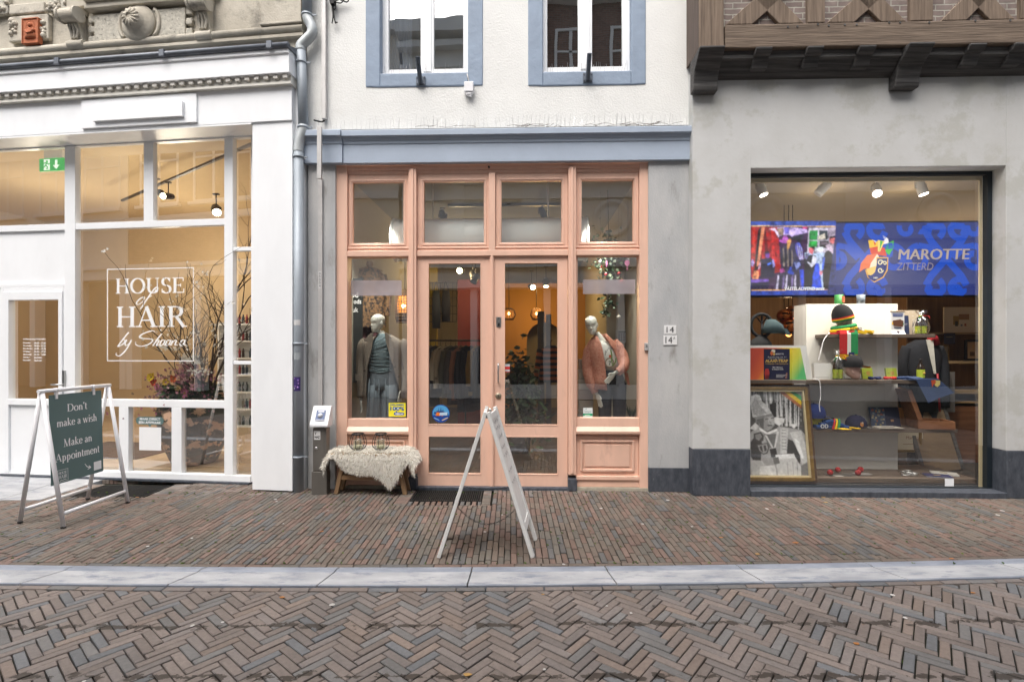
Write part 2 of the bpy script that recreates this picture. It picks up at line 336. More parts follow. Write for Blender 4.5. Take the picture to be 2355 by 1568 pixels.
def grid_print(name, polys, x0, x1, z0, z1, y, m, parent, box, nx, nz, blur=2, noise=.1, base=(0, 0, 0), M=None, seed=1):
    """a flat printed or screened picture: flat tones softened together and laid on a fine grid; box is the polygons' own extent"""
    bx0, bx1, by0, by1 = box; X, Y = np.meshgrid(bx0 + (bx1 - bx0) * (np.arange(nx) + .5) / nx, by0 + (by1 - by0) * (np.arange(nz) + .5) / nz)
    img = np.zeros((nz, nx, 3)); img[:] = base
    for pts, c in polys:
        ins = np.zeros(X.shape, bool); n = len(pts)
        for i in range(n):
            (xa, ya), (xb, yb) = pts[i], pts[(i + 1) % n]
            if ya != yb: ins ^= ((Y < ya) != (Y < yb)) & (X < xa + (Y - ya) / (yb - ya) * (xb - xa))
        img[ins] = c
    def soft(a, k):
        for _ in range(k): a = (a + np.roll(a, 1, 0) + np.roll(a, -1, 0)) / 3; a = (a + np.roll(a, 1, 1) + np.roll(a, -1, 1)) / 3
        return a
    rs = np.random.RandomState(seed); n1 = soft(rs.randn(nz, nx), 1); n2 = soft(rs.randn(nz, nx), 9); img = soft(img, blur) * (1 + noise * (n1 / n1.std() * .6 + n2 / n2.std()))[:, :, None]; img = np.clip(img, 0.001, 1)
    vs = [Vector((x0 + (x1 - x0) * i / (nx - 1), y, z1 + (z0 - z1) * j / (nz - 1))) for j in range(nz) for i in range(nx)]; vs = [M @ p for p in vs] if M is not None else vs
    me = bpy.data.meshes.new(name); me.from_pydata([tuple(p) for p in vs], [], [(j*nx + i, (j+1)*nx + i, (j+1)*nx + i + 1, j*nx + i + 1) for j in range(nz - 1) for i in range(nx - 1)]); me.materials.append(m)
    a = me.color_attributes.new('Col', 'FLOAT_COLOR', 'POINT'); a.data.foreach_set('color', np.concatenate([img.reshape(-1, 3), np.ones((nx*nz, 1))], 1).ravel().astype(np.float32)); o = bpy.data.objects.new(name, me); COL.objects.link(o); o.parent = parent; return o
def spline(pts, n=6):
    P = [Vector(p) for p in pts]; out = []
    for i in range(len(P) - 1):
        p0, p1, p2, p3 = P[max(i-1, 0)], P[i], P[i+1], P[min(i+2, len(P)-1)]
        for k in range(n):
            t = k / n; out.append(0.5 * ((2*p1) + (p2-p0)*t + (2*p0-5*p1+4*p2-p3)*t*t + (3*p1-p0-3*p2+p3)*t**3))
    out.append(P[-1]); return out
# ------------------------------------------------------------------ ground
soil = mat('joint_soil', (0.012, 0.011, 0.009), rough=0.95, col2=(0.022, 0.024, 0.012), vscale=5.0, grime=((0.045, 0.08, 0.015), 9.0, 0.6, 0.05))
g = MB(); g.box(-120, 120, -120, 120, -0.6, -0.055); tag(g.build('ground', soil), None, None, kind='structure')
_k = np.polyfit([-3.93, -2.0, -0.2, 2.0, 4.05], [3.90, 3.875, 3.865, 3.91, 4.03], 2)
def kerb_back(x):
    x = max(-8, min(8, x)); return float(np.polyval(_k, x))
KW = 0.27
def clip(poly, keep):
    """keep the part of a convex polygon where keep(p) >= 0"""
    out = []; n = len(poly)
    for i in range(n):
        a, b = poly[i], poly[(i+1) % n]; fa, fb = keep(a), keep(b)
        if fa >= 0: out.append(a)
        if (fa >= 0) != (fb >= 0):
            t = fa / (fa - fb); out.append((a[0] + (b[0]-a[0]) * t, a[1] + (b[1]-a[1]) * t))
    return out
def parea(p): return 0.5 * sum(p[i][0]*p[(i+1) % len(p)][1] - p[(i+1) % len(p)][0]*p[i][1] for i in range(len(p)))
class Paving:
    def __init__(s): s.v = []; s.f = []
    def add(s, poly, z, gap=0.0036, ch=0.004, jit=0.0013, tilt=0.004, h=0.05):
        if len(poly) < 3: return
        a = parea(poly)
        if abs(a) < 0.0008: return
        if a < 0: poly = poly[::-1]
        cx = sum(p[0] for p in poly) / len(poly); cy = sum(p[1] for p in poly) / len(poly)
        n = len(poly); tx, ty, dz = random.gauss(0, tilt), random.gauss(0, tilt), random.gauss(0, 0.0012)
        def inset(d):
            out = []
            for i in range(n):
                p0, p1, p2 = poly[i-1], poly[i], poly[(i+1) % n]
                e1 = (p1[0]-p0[0], p1[1]-p0[1]); e2 = (p2[0]-p1[0], p2[1]-p1[1]); l1 = math.hypot(*e1) or 1e-6; l2 = math.hypot(*e2) or 1e-6
                n1 = (-e1[1]/l1, e1[0]/l1); n2 = (-e2[1]/l2, e2[0]/l2); k = 1 + n1[0]*n2[0] + n1[1]*n2[1]; k = max(k, 0.5)
                out.append((p1[0] + (n1[0]+n2[0]) / k * d, p1[1] + (n1[1]+n2[1]) / k * d))
            return out
        jt = [(random.gauss(0, jit), random.gauss(0, jit)) for _ in range(n)]
        A = [(p[0]+j[0], p[1]+j[1]) for p, j in zip(inset(gap), jt)]; B = [(p[0]+j[0], p[1]+j[1]) for p, j in zip(inset(gap + ch), jt)]
        Z = lambda p: z + dz + tx * (p[0]-cx) + ty * (p[1]-cy)
        b = len(s.v)
        s.v += [(p[0], p[1], Z(p)) for p in B] + [(p[0], p[1], Z(p) - ch * 0.8) for p in A] + [(p[0], p[1], z - h) for p in A]
        s.f.append(tuple(b + i for i in range(n)))
        for i in range(n):
            j = (i+1) % n
            s.f.append((b+n+i, b+n+j, b+j, b+i)); s.f.append((b+2*n+i, b+2*n+j, b+n+j, b+n+i))
    def build(s, name, m):
        me = bpy.data.meshes.new(name); me.from_pydata(s.v, [], s.f); me.materials.append(m); me.update()
        o = bpy.data.objects.new(name, me); COL.objects.link(o); return tag(o, None, None, kind='structure')
def paver_mat(name, cols, wet=None, pale=None):
    cols = [(w, tuple(k * 1.1 for k in c)) for w, c in cols]
    m = bpy.data.materials.new(name); m.use_nodes = True; nt = m.node_tree; b = nt.nodes['Principled BSDF']
    geo = nt.nodes.new('ShaderNodeNewGeometry'); rp = nt.nodes.new('ShaderNodeValToRGB'); rp.color_ramp.interpolation = 'CONSTANT'
    while len(rp.color_ramp.elements) < len(cols): rp.color_ramp.elements.new(0.5)
    acc = 0
    for e, (w, c) in zip(rp.color_ramp.elements, cols): e.position = acc; e.color = (*c, 1); acc += w
    nt.links.new(geo.outputs['Random Per Island'], rp.inputs[0])
    n = nt.nodes.new('ShaderNodeTexNoise'); n.inputs['Scale'].default_value = 45; n.inputs['Detail'].default_value = 8; n.inputs['Roughness'].default_value = 0.7; nt.links.new(geo.outputs['Position'], n.inputs['Vector'])
    n2 = nt.nodes.new('ShaderNodeTexNoise'); n2.inputs['Scale'].default_value = 1.7; n2.inputs['Detail'].default_value = 4; nt.links.new(geo.outputs['Position'], n2.inputs['Vector'])
    def mul(a, fac_out, lo, hi):
        mr = nt.nodes.new('ShaderNodeMapRange'); mr.inputs[1].default_value = 0.25; mr.inputs[2].default_value = 0.75; mr.inputs[3].default_value = lo; mr.inputs[4].default_value = hi; nt.links.new(fac_out, mr.inputs[0])
        x = nt.nodes.new('ShaderNodeVectorMath'); x.operation = 'SCALE'; nt.links.new(a, x.inputs[0]); nt.links.new(mr.outputs[0], x.inputs['Scale']); return x.outputs[0]
    c = mul(rp.outputs[0], n.outputs[0], 0.72, 1.3); c = mul(c, n2.outputs[0], 0.84, 1.16)
    # each brick its own brightness
    wn = nt.nodes.new('ShaderNodeTexWhiteNoise'); wn.noise_dimensions = '1D'; nt.links.new(geo.outputs['Random Per Island'], wn.inputs['W'])
    mrw = nt.nodes.new('ShaderNodeMapRange'); mrw.inputs[3].default_value = 0.84; mrw.inputs[4].default_value = 1.14; nt.links.new(wn.outputs['Value'], mrw.inputs[0])
    xs = nt.nodes.new('ShaderNodeVectorMath'); xs.operation = 'SCALE'; nt.links.new(c, xs.inputs[0]); nt.links.new(mrw.outputs[0], xs.inputs['Scale']); c = xs.outputs[0]
    sp = nt.nodes.new('ShaderNodeSeparateXYZ'); nt.links.new(geo.outputs['Position'], sp.inputs[0])
    rough = None
    def mixin(c, fac, col):
        mx = nt.nodes.new('ShaderNodeMix'); mx.data_type = 'RGBA'; mx.inputs['B'].default_value = (*col, 1); nt.links.new(c, mx.inputs['A']); nt.links.new(fac, mx.inputs['Factor']); return mx.outputs['Result']
    if pale:                                    # worn, mortar-smeared bricks
        y0, col = pale
        n3 = nt.nodes.new('ShaderNodeTexNoise'); n3.inputs['Scale'].default_value = 7; n3.inputs['Detail'].default_value = 7; nt.links.new(geo.outputs['Position'], n3.inputs['Vector'])
        ad = nt.nodes.new('ShaderNodeMapRange'); ad.inputs[1].default_value = y0; ad.inputs[2].default_value = y0 + 0.75; ad.inputs[3].default_value = -0.22; ad.inputs[4].default_value = 0.06; nt.links.new(sp.outputs['Y'], ad.inputs[0])
        sm = nt.nodes.new('ShaderNodeMath'); nt.links.new(ad.outputs[0], sm.inputs[0]); nt.links.new(n3.outputs[0], sm.inputs[1])
        mr = nt.nodes.new('ShaderNodeMapRange'); mr.inputs[1].default_value = 0.52; mr.inputs[2].default_value = 0.66; mr.inputs[4].default_value = 0.6; nt.links.new(sm.outputs[0], mr.inputs[0]); c = mixin(c, mr.outputs[0], col)
    fac = None
    if wet:                                     # drip lines under the overhead cables
        n4 = nt.nodes.new('ShaderNodeTexNoise'); n4.inputs['Scale'].default_value = 1.0; n4.inputs['Detail'].default_value = 6; n4.inputs['Roughness'].default_value = 0.62
        mp = nt.nodes.new('ShaderNodeMapping'); mp.inputs['Scale'].default_value = (9.0, 15.0, 9.0); nt.links.new(geo.outputs['Position'], mp.inputs[0]); nt.links.new(mp.outputs[0], n4.inputs['Vector'])
        for (yc, sl, wd) in wet:
            k = nt.nodes.new('ShaderNodeMath'); k.operation = 'MULTIPLY_ADD'; k.inputs[1].default_value = -sl; nt.links.new(sp.outputs['X'], k.inputs[0]); nt.links.new(sp.outputs['Y'], k.inputs[2])
            d = nt.nodes.new('ShaderNodeMath'); d.operation = 'SUBTRACT'; d.inputs[1].default_value = yc; nt.links.new(k.outputs[0], d.inputs[0])
            ab = nt.nodes.new('ShaderNodeMath'); ab.operation = 'ABSOLUTE'; nt.links.new(d.outputs[0], ab.inputs[0])
            bnd = nt.nodes.new('ShaderNodeMapRange'); bnd.inputs[1].default_value = 0.0; bnd.inputs[2].default_value = wd; bnd.inputs[3].default_value = 0.075; bnd.inputs[4].default_value = -0.3; nt.links.new(ab.outputs[0], bnd.inputs[0])
            sm = nt.nodes.new('ShaderNodeMath'); nt.links.new(bnd.outputs[0], sm.inputs[0]); nt.links.new(n4.outputs[0], sm.inputs[1])
            mr = nt.nodes.new('ShaderNodeMapRange'); mr.inputs[1].default_value = 0.525; mr.inputs[2].default_value = 0.54; mr.inputs[4].default_value = 0.9; nt.links.new(sm.outputs[0], mr.inputs[0])
            c = mixin(c, mr.outputs[0], (0.026, 0.018, 0.012)); fac = mr.outputs[0]
    nt.links.new(c, b.inputs['Base Color'])
    rr = nt.nodes.new('ShaderNodeMapRange'); rr.inputs[3].default_value = 0.55; rr.inputs[4].default_value = 0.85; nt.links.new(n.outputs[0], rr.inputs[0]); nt.links.new(rr.outputs[0], b.inputs['Roughness'])
    bp = nt.nodes.new('ShaderNodeBump'); bp.inputs['Strength'].default_value = 0.35; bp.inputs['Distance'].default_value = 0.004; nt.links.new(n.outputs[0], bp.inputs['Height']); nt.links.new(bp.outputs[0], b.inputs['Normal'])
    return m
BL, BW = 0.205, 0.056
# road: herringbone of brown and blue-grey clinkers
ROAD_Z = -0.028
road = Paving(); ang = R(5); ca, sa = math.cos(R(45) + ang), math.sin(R(45) + ang)
rot = lambda x, y: (x * ca - y * sa, x * sa + y * ca)
kf = lambda x: kerb_back(x) - KW - 0.004
N = 150
for i in range(-N, N):
    for j in range(-50, 50):
        ox, oy = i * BW + j * BL, i * BW - j * BL
        for (x, y, w, h) in ((ox, oy, BL, BW), (ox, oy + BW, BW, BL)):
            cx, cy = rot(x + w/2, y + h/2)
            if cx < -9 or cx > 9 or cy < -3.2 or cy > 4.2: continue
            P = [rot(x, y), rot(x+w, y), rot(x+w, y+h), rot(x, y+h)]
            if cy > 3.3: P = clip(P, lambda p: kf(p[0]) - 0.056 - p[1])
            road.add(P, ROAD_Z)
x = -9.0
while x < 9: road.add([(x, kf(x) - 0.056), (x+BL, kf(x+BL) - 0.056), (x+BL, kf(x+BL)), (x, kf(x))], ROAD_Z + 0.004); x += BL
road_m = paver_mat('road_clinker', [(0.44, (0.134, 0.110, 0.097)), (0.24, (0.127, 0.109, 0.100)), (0.06, (0.145, 0.113, 0.094)), (0.17, (0.115, 0.110, 0.106)), (0.09, (0.102, 0.104, 0.108))],
                   wet=[(3.11, 0.012, 0.10), (2.62, 0.0, 0.085)])
road.build('road', road_m)
# far side of the street
fp = Paving(); x = -9.0
while x < 9:
    y = -4.6
    while y < -3.2: fp.add([(x, y), (x+BL, y), (x+BL, y+BL*.5), (x, y+BL*.5)], -0.02); y += BL * .5
    x += BL
fp.build('pavement_opposite', road_m)
# pavement: long narrow clinkers laid square to the houses
pav = Paving(); PW = 0.0505
holes = [(-1.27, -.23, 5.38, 6.1), (-5.15, -3.9, 5.55, 6.4), (-8.0, -5.15, 5.55, 6.6)]
x = -9.0; lead = 0.0
while x < 9.0:
    y = kerb_back(x) + 0.056 - random.random() * BL * 0.9 if random.random() < .5 else kerb_back(x) + 0.056 - lead
    lead = (lead + BL * 0.5) % BL
    while y < 6.75:
        segs = [(y + .0038, y + BL - .0038)]
        for (hx0, hx1, hy0, hy1) in holes:
            if x + PW/2 > hx0 and x + PW/2 < hx1:
                ns = []
                for a, b in segs:
                    if b <= hy0 or a >= hy1: ns.append((a, b)); continue
                    if a < hy0: ns.append((a, hy0))
                    if b > hy1: ns.append((hy1, b))
                segs = ns
        for a, b in segs:
            P = clip([(x, a), (x+PW, a), (x+PW, b), (x, b)], lambda p: p[1] - kerb_back(p[0]) - 0.055)
            if P: pav.add(P, 0.0, gap=0.003, tilt=0.003)
        y += BL
    x += PW
x = -9.0
while x < 9: pav.add([(x, kerb_back(x) + .002), (x+BL, kerb_back(x+BL) + .002), (x+BL, kerb_back(x+BL)+.054), (x, kerb_back(x)+.054)], 0.0); x += BL
def around(x0, x1, y0, y1, gx0, gx1, gy0, gy1):     # borders of clinkers round a grate
    x = gx0
    while x < gx1 - .03: pav.add([(x, y0), (min(x+PW, gx1), y0), (min(x+PW, gx1), gy0), (x, gy0)], 0.0); x += PW + .012
    for (a, b) in ((x0, gx0), (gx1, x1)):
        y = y0
        while y < y1 - .02: pav.add([(a, y), (b, y), (b, y+PW), (a, y+PW)], 0.0); y += PW
around(-1.27, -.23, 5.38, 5.95, -1.12, -.33, 5.51, 5.92)
around(-5.15, -3.9, 5.55, 6.2, -4.95, -4.1, 5.68, 6.15)
pav_m = paver_mat('pavement_clinker', [(0.36, (0.108, 0.086, 0.070)), (0.22, (0.122, 0.083, 0.067)), (0.10, (0.132, 0.090, 0.074)), (0.20, (0.098, 0.088, 0.075)), (0.12, (0.086, 0.084, 0.082))], pale=(5.2, (0.24, 0.205, 0.185)))
pav.build('pavement', pav_m)
# bluestone kerb slabs, one metre each
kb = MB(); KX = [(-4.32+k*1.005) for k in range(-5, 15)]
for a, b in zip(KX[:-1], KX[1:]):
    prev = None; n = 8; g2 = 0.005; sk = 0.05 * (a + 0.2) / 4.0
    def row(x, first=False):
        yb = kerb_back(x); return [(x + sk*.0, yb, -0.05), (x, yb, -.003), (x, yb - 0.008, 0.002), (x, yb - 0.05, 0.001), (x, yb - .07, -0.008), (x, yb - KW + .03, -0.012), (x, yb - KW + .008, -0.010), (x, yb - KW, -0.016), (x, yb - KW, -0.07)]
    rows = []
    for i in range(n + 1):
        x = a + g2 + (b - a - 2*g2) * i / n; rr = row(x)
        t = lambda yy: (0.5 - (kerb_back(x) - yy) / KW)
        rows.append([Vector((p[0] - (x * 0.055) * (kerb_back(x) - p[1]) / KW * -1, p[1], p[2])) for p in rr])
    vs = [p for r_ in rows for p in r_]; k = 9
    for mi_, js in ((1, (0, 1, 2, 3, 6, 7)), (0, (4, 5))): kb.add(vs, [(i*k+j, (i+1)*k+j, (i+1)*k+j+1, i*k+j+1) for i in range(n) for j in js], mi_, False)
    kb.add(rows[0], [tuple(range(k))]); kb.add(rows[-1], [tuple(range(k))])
bluestone = mat('bluestone', (0.25, 0.26, 0.28), rough=0.6, col2=(0.42, 0.425, 0.435), vscale=2.4, stretch=(1.0, 3.0, 3.0), bump=0.25, bscale=50, detail=10, grime=((0.17, 0.19, 0.23), 4.0, 0.52, 0.14))
tag(kb.build('kerb', [bluestone, mat('worn_shaded_bluestone_edge', (0.15, 0.17, 0.21), rough=.6, col2=(.27, .29, .33), vscale=3, stretch=(1, 4, 4), bump=.2, bscale=40)]), None, None, kind='structure')  # darker edge tone: weathering plus shade of the tilted edges put in colour
# bluestone slabs before the salon door
sl = MB()
for (a, b) in ((-7.9, -6.25), (-6.24, -5.62), (-5.61, -5.16)): sl.box(a, b, 5.56, 6.6, -.05, 0.001)
tag(sl.build('paving_slabs', bluestone), None, None, kind='structure')

# ------------------------------------------------------------------ materials of the houses
white_paint = mat('white_paint', (0.865, 0.885, 0.905), rough=0.38, vary=0.03, vscale=2.5, bump=0.04, bscale=25, grime=((.66, .66, .65), 1.9, .62, .2), stretch=(1.6, 1.6, .5))
white_wood = mat('white_lacquer', (0.86, 0.88, 0.90), rough=0.3, vary=0.02, vscale=4)
offwhite = mat('cream_paint', (0.70, 0.68, 0.62), rough=0.5, vary=0.05, vscale=5)
render_white = mat('white_render', (0.745, 0.75, 0.73), rough=0.85, vary=0.05, vscale=1.5, bump=0.55, bscale=55, grime=((0.60, 0.585, 0.53), 1.1, 0.6, 0.2))
blue_stone_paint = mat('blue_grey_paint', (0.235, 0.30, 0.395), rough=0.6, vary=0.08, vscale=4, bump=0.5, bscale=17, detail=4)
blue_paint = mat('blue_grey_cornice_paint', (0.36, 0.425, 0.52), rough=0.5, vary=0.05, vscale=3, bump=0.08, bscale=30)
pink = mat('salmon_paint', (0.76, 0.49, 0.375), rough=0.42, vary=0.06, vscale=2.2, bump=0.1, bscale=22, grime=((.60, .37, .28), 2.4, .6, .16), stretch=(2, 2, .6))
grey_render = mat('grey_cement_pier', (0.38, 0.39, 0.40), rough=0.85, col2=(0.49, 0.49, 0.485), vscale=1.6, bump=0.35, bscale=45, stretch=(2.2, 2.2, 0.8), grime=((0.26, 0.25, 0.235), 2.2, 0.56, 0.16))
plaster = mat('taupe_plaster', (0.50, 0.50, 0.485), rough=0.8, col2=(0.57, 0.575, 0.57), vscale=1.6, bump=0.2, bscale=14, grime=((0.47, 0.47, 0.44), 1.5, 0.51, 0.07), detail=9)
plinth_m = mat('dark_bluestone', (0.035, 0.042, 0.055), rough=0.55, col2=(0.085, 0.095, 0.115), vscale=8, bump=0.3, bscale=70, detail=9, grime=((0.14, 0.15, 0.165), 11, 0.62, 0.12), stretch=(2.5, 2.5, 1.0))
lead_m = mat('lead_flashing', (0.14, 0.155, 0.18), rough=0.5, metal=0.3, vary=0.25, vscale=5, bump=0.2, bscale=12)
limestone = mat('weathered_limestone', (0.40, 0.365, 0.30), rough=0.9, col2=(0.60, 0.56, 0.475), vscale=1.9, bump=0.5, bscale=45, detail=10, grime=((0.22, 0.205, 0.175), 2.6, 0.55, 0.14))
vermic = mat('pitted_limestone', (0.48, 0.455, 0.39), rough=0.9, vary=0.18, vscale=24, bump=1.0, bscale=26, detail=3, grime=((0.2, 0.19, 0.165), 22, 0.56, 0.08))
zinc = mat('zinc', (0.31, 0.35, 0.39), rough=0.5, metal=0.12, vary=0.14, vscale=5, stretch=(1, 1, 0.3))
zinc_bright = mat('bright_zinc', (0.46, 0.49, 0.50), rough=0.45, metal=0.25, vary=0.14, vscale=9)
black_metal = mat('black_metal', (0.018, 0.018, 0.02), rough=0.4, metal=0.3)
steel = mat('brushed_steel', (0.55, 0.55, 0.54), rough=0.3, metal=0.95)
dark_gap = mat('gap_black', (0.018, 0.018, 0.02), rough=0.9, bump=0.8, bscale=30)  # near-black fill for the house gap and the grate pits
anth = mat('anthracite_frame', (0.018, 0.026, 0.034), rough=0.35, metal=0.2)
glass = glass_mat('window_glass', 7.5); glass_up = glass_mat('old_window_glass', 9.0, (0.75, 0.78, 0.76), wob=0.05)
glass_shop = glass_mat('shop_glass', 5.6, (0.92, 0.94, 0.93), wob=0.03); glass_disp = glass_mat('display_glass', 3.0, (0.97, 0.98, 0.97), wob=0.03)
oak = wood_mat('old_oak', (0.085, 0.061, 0.044), (0.20, 0.15, 0.11), rough=0.85, axis=0, scale=1.2, bump=0.6, dark=((0.09, 0.06, 0.042), 0.5, 0.6, 0.16))
oak_v = wood_mat('old_oak_upright', (0.10, 0.071, 0.050), (0.235, 0.175, 0.128), rough=0.85, axis=2, scale=1.2, bump=0.6, dark=((0.09, 0.06, 0.042), 0.5, 0.6, 0.16))
black_wood = wood_mat('black_stained_timber', (0.03, 0.028, 0.028), (0.10, 0.096, 0.092), rough=0.7, axis=0, scale=1.2, bump=0.5)
brick_old = brick_mat('old_brick', (0.155, 0.118, 0.106), (0.22, 0.175, 0.158), (0.33, 0.31, 0.27), 4.2, 0.78, 0.26, ms=0.03, vary=0.6)

def holes_wall(mb, u0, u1, z0, z1, v0, v1, holes, mi=0):
    """a wall slab with rectangular openings (u0,u1,z0,z1)"""
    us = sorted({u0, u1, *[h[0] for h in holes], *[h[1] for h in holes]})
    for a, b in zip(us[:-1], us[1:]):
        hs_ = sorted([(h[2], h[3]) for h in holes if h[0] < (a+b)/2 < h[1]]); z = z0
        for (c, d) in hs_:
            if c > z + 1e-4: mb.box(a, b, v0, v1, z, c, mi)
            z = max(z, d)
        if z < z1 - 1e-4: mb.box(a, b, v0, v1, z, z1, mi)
def frame_rect(mb, u0, u1, z0, z1, w, v0, v1, mi=0, wb=None, wt=None):
    wb = w if wb is None else wb; wt = w if wt is None else wt
    mb.box(u0, u0+w, v0, v1, z0, z1, mi); mb.box(u1-w, u1, v0, v1, z0, z1, mi)
    mb.box(u0+w, u1-w, v0, v1, z0, z0+wb, mi); mb.box(u0+w, u1-w, v0, v1, z1-wt, z1, mi)
def pane(name, u0, u1, z0, z1, v, parent, m=glass, e=0.012):
    mb = MB(); mb.add([(u0-e, v, z0-e), (u1+e, v, z0-e), (u1+e, v, z1+e), (u0-e, v, z1+e)], [(0, 1, 2, 3)]); return mb.build(name, m, parent, fix=False)
def room(root, u0, u1, v0, v1, z0, z1, wall_m, floor_m, ceil_m):
    m = MB(); m.box(u0-.06, u0, v0, v1, z0, z1); m.box(u1, u1+.06, v0, v1, z0, z1); m.box(u0-.06, u1+.06, v1, v1+.06, z0, z1); m.build('interior_wall', wall_m, root)
    m = MB(); m.box(u0-.06, u1+.06, v0, v1+.06, z0-.06, z0); m.build('interior_floor', floor_m, root)
    m = MB(); m.box(u0-.06, u1+.06, v0, v1+.06, z1, z1+.06); m.build('interior_ceiling', ceil_m, root)
def lamp(name, fr, u, v, z, watts, col, r=0.05, spot=None, aim=None):
    d = bpy.data.lights.new(name, 'SPOT' if spot else 'POINT'); d.energy = watts; d.color = col; d.shadow_soft_size = r
    o = bpy.data.objects.new(name, d); COL.objects.link(o); o.location = fr.w(u, v, z)
    if spot: d.spot_size = R(spot); d.spot_blend = 0.6; o.rotation_euler = (-(Vector(aim)).normalized()).to_track_quat('Z', 'Y').to_euler()
    return o

# ================================================================== SALON HOUSE (white shopfront, stone above)
A = thing('salon_house', 'stone house with a white panelled hair salon shopfront and carved upper wall', 'house', FL.o, FL.th)
U, Z = FL.U, FL.Z
WV = 0.28                                   # the shop window sits back under the fascia
uL, uP0, uP1, uR = U(-420), U(580), U(672), U(686)
zc = lambda y, v=0.0: Z(335, y, v)
# fascia, cornice, pilaster
m = MB(); m.box(uL, uP1 + .005, -0.02, .3, zc(296, -.02), zc(214, -.02)); m.build('fascia', white_paint, A, bevel=.004)
m = MB(); zt = zc(139, -.12); zb = zc(189.5, -.12)
m.prism([(.16, zb), (-.12, zb), (-.12, zt - .05), (-.14, zt - .045), (-.14, zt), (.16, zt + .01)], uL, uP1 + .03, 'yz'); co = m.build('cornice', white_paint, A, bevel=.004)
m = MB(); m.box(uL, uP1 + .02, -.06, .2, zc(214, -.06), zb - .001); m.box(uL, uP1 + .022, -.075, .2, zc(216, -.06), zc(211, -.06)); m.build('cornice_band', offwhite, co)
m = MB(); k = 0; s_ = (U(660, -.1) - U(0, -.1)) / 32
u = U(660, -.1)
while u > uL: m.box(u - s_ * .5, u, -.098, -.055, zc(201, -.1), zb - .002); u -= s_
m.build('dentil_moulding', offwhite, co, bevel=.006)
m = MB(); zf = zc(128, .0)
m.prism([(-.15, zt + .0015), (-.15, zt + .03), (.16, zt + .13), (.16, zt + .0015)], uL, uP1 + .045, 'yz'); m.tube([(uL, -.15, zt + .032), (uP1 + .045, -.15, zt + .032)], .032)
for px in (0, 165, 400, 640): m.box(U(px) - .03, U(px) + .03, -.192, -.15, zt - .006, zt + .07)
m.build('lead_flashing', lead_m, A)
u0, u1, z0, z1 = FL.rect(188, 289, 452, 223, -.04); m = MB(); m.box(u0, u1, -.045, -.018, z0, z1); sb = m.build('sign_board', white_paint, A, bevel=.003)
u0, u1, z0, z1 = FL.rect(214, 274, 420, 240, -.07); m = MB(); m.box(u0, u1, -.08, -.044, z0, z1); m.build('blank_nameplate', white_paint, sb, bevel=.003)
m = MB(); m.box(uP0, uP1, 0, .3, Z(626, 1127), zc(296) - .002); m.box(uP1, uR, .06, .3, Z(626, 1132), zc(296) + .5)
m.build('pilaster', white_paint, A, bevel=.003)
m = MB(); m.box(uL, uP0, -.018, WV + .1, zc(296, -.02) - .02, zc(296, -.02) - .0015); m.build('soffit', white_paint, A)
# window wall
w = lambda y, x=345: Z(x, y, WV)
m = MB(); V0, V1 = WV, WV + .07
zh, zbot = zc(296, -.02) - .02, w(1100)
X = lambda px: U(px, WV)
def bar_h(y0, y1, x0, x1, ref=345, dv=0.0): m.box(X(x0), X(x1), V0 + dv, V1 - dv, Z(ref, y1, WV), Z(ref, y0, WV))
m.box(uL, X(577), V0, V1, w(328), zh)                                # head
m.box(X(150), X(174), V0 - .01, V1, zbot, w(328) + .0)                # mullion beside the door
m.box(X(516.5), X(536), V0 - .01, V1, zbot, w(328))
m.box(X(577), X(584), V0, V1, zbot, zh)
m.box(X(330), X(352), V0, V1, w(508), w(328))
m.box(X(174), X(516.5), V0 - .004, V1, w(523), w(508))
m.box(X(174), X(516.5), V0, V1, w(936), w(919))
for a, b in ((273, 295), (394, 417)): m.box(X(a), X(b), V0, V1, w(1086), w(936))
m.box(X(174), X(577), V0 - .015, V1, w(1100), w(1086))
for a, b in ((577, 568), (838, 830)): m.box(X(536), X(577), V0, V1, Z(556, a, WV), Z(556, b, WV))
m.box(uL, X(150), V0 - .004, V1, w(523), w(508)); m.box(uL, X(150), V0, V1, Z(75, 661, WV), Z(75, 652, WV))
win = m.build('shop_window_frame', white_wood, A, bevel=.004)
m = MB(); m.box(uL, X(150), V0 + .025, V1 - .005, Z(75, 652, WV), w(523)); m.build('white_panel', white_paint, win)
m = MB(); m.box(uL, X(577), V0 - .05, V1, 0.0, w(1100) - .001); m.build('bluestone_sill', plinth_m, A)
PV = WV + .045
for (a, b, y0, y1, ref) in ((-300, 150, 328, 508, 345), (174, 330, 328, 508, 345), (352, 516.5, 328, 508, 345), (174, 516.5, 523, 919, 345), (174, 273, 936, 1086, 345), (295, 394, 936, 1086, 345), (417, 516.5, 936, 1086, 345),
                            (536, 577, 318, 568, 556), (536, 577, 577, 830, 556), (536, 577, 838, 1088, 556)):
    pane('window_pane', X(a), X(b), Z(ref, y1, WV), Z(ref, y0, WV), PV, win)
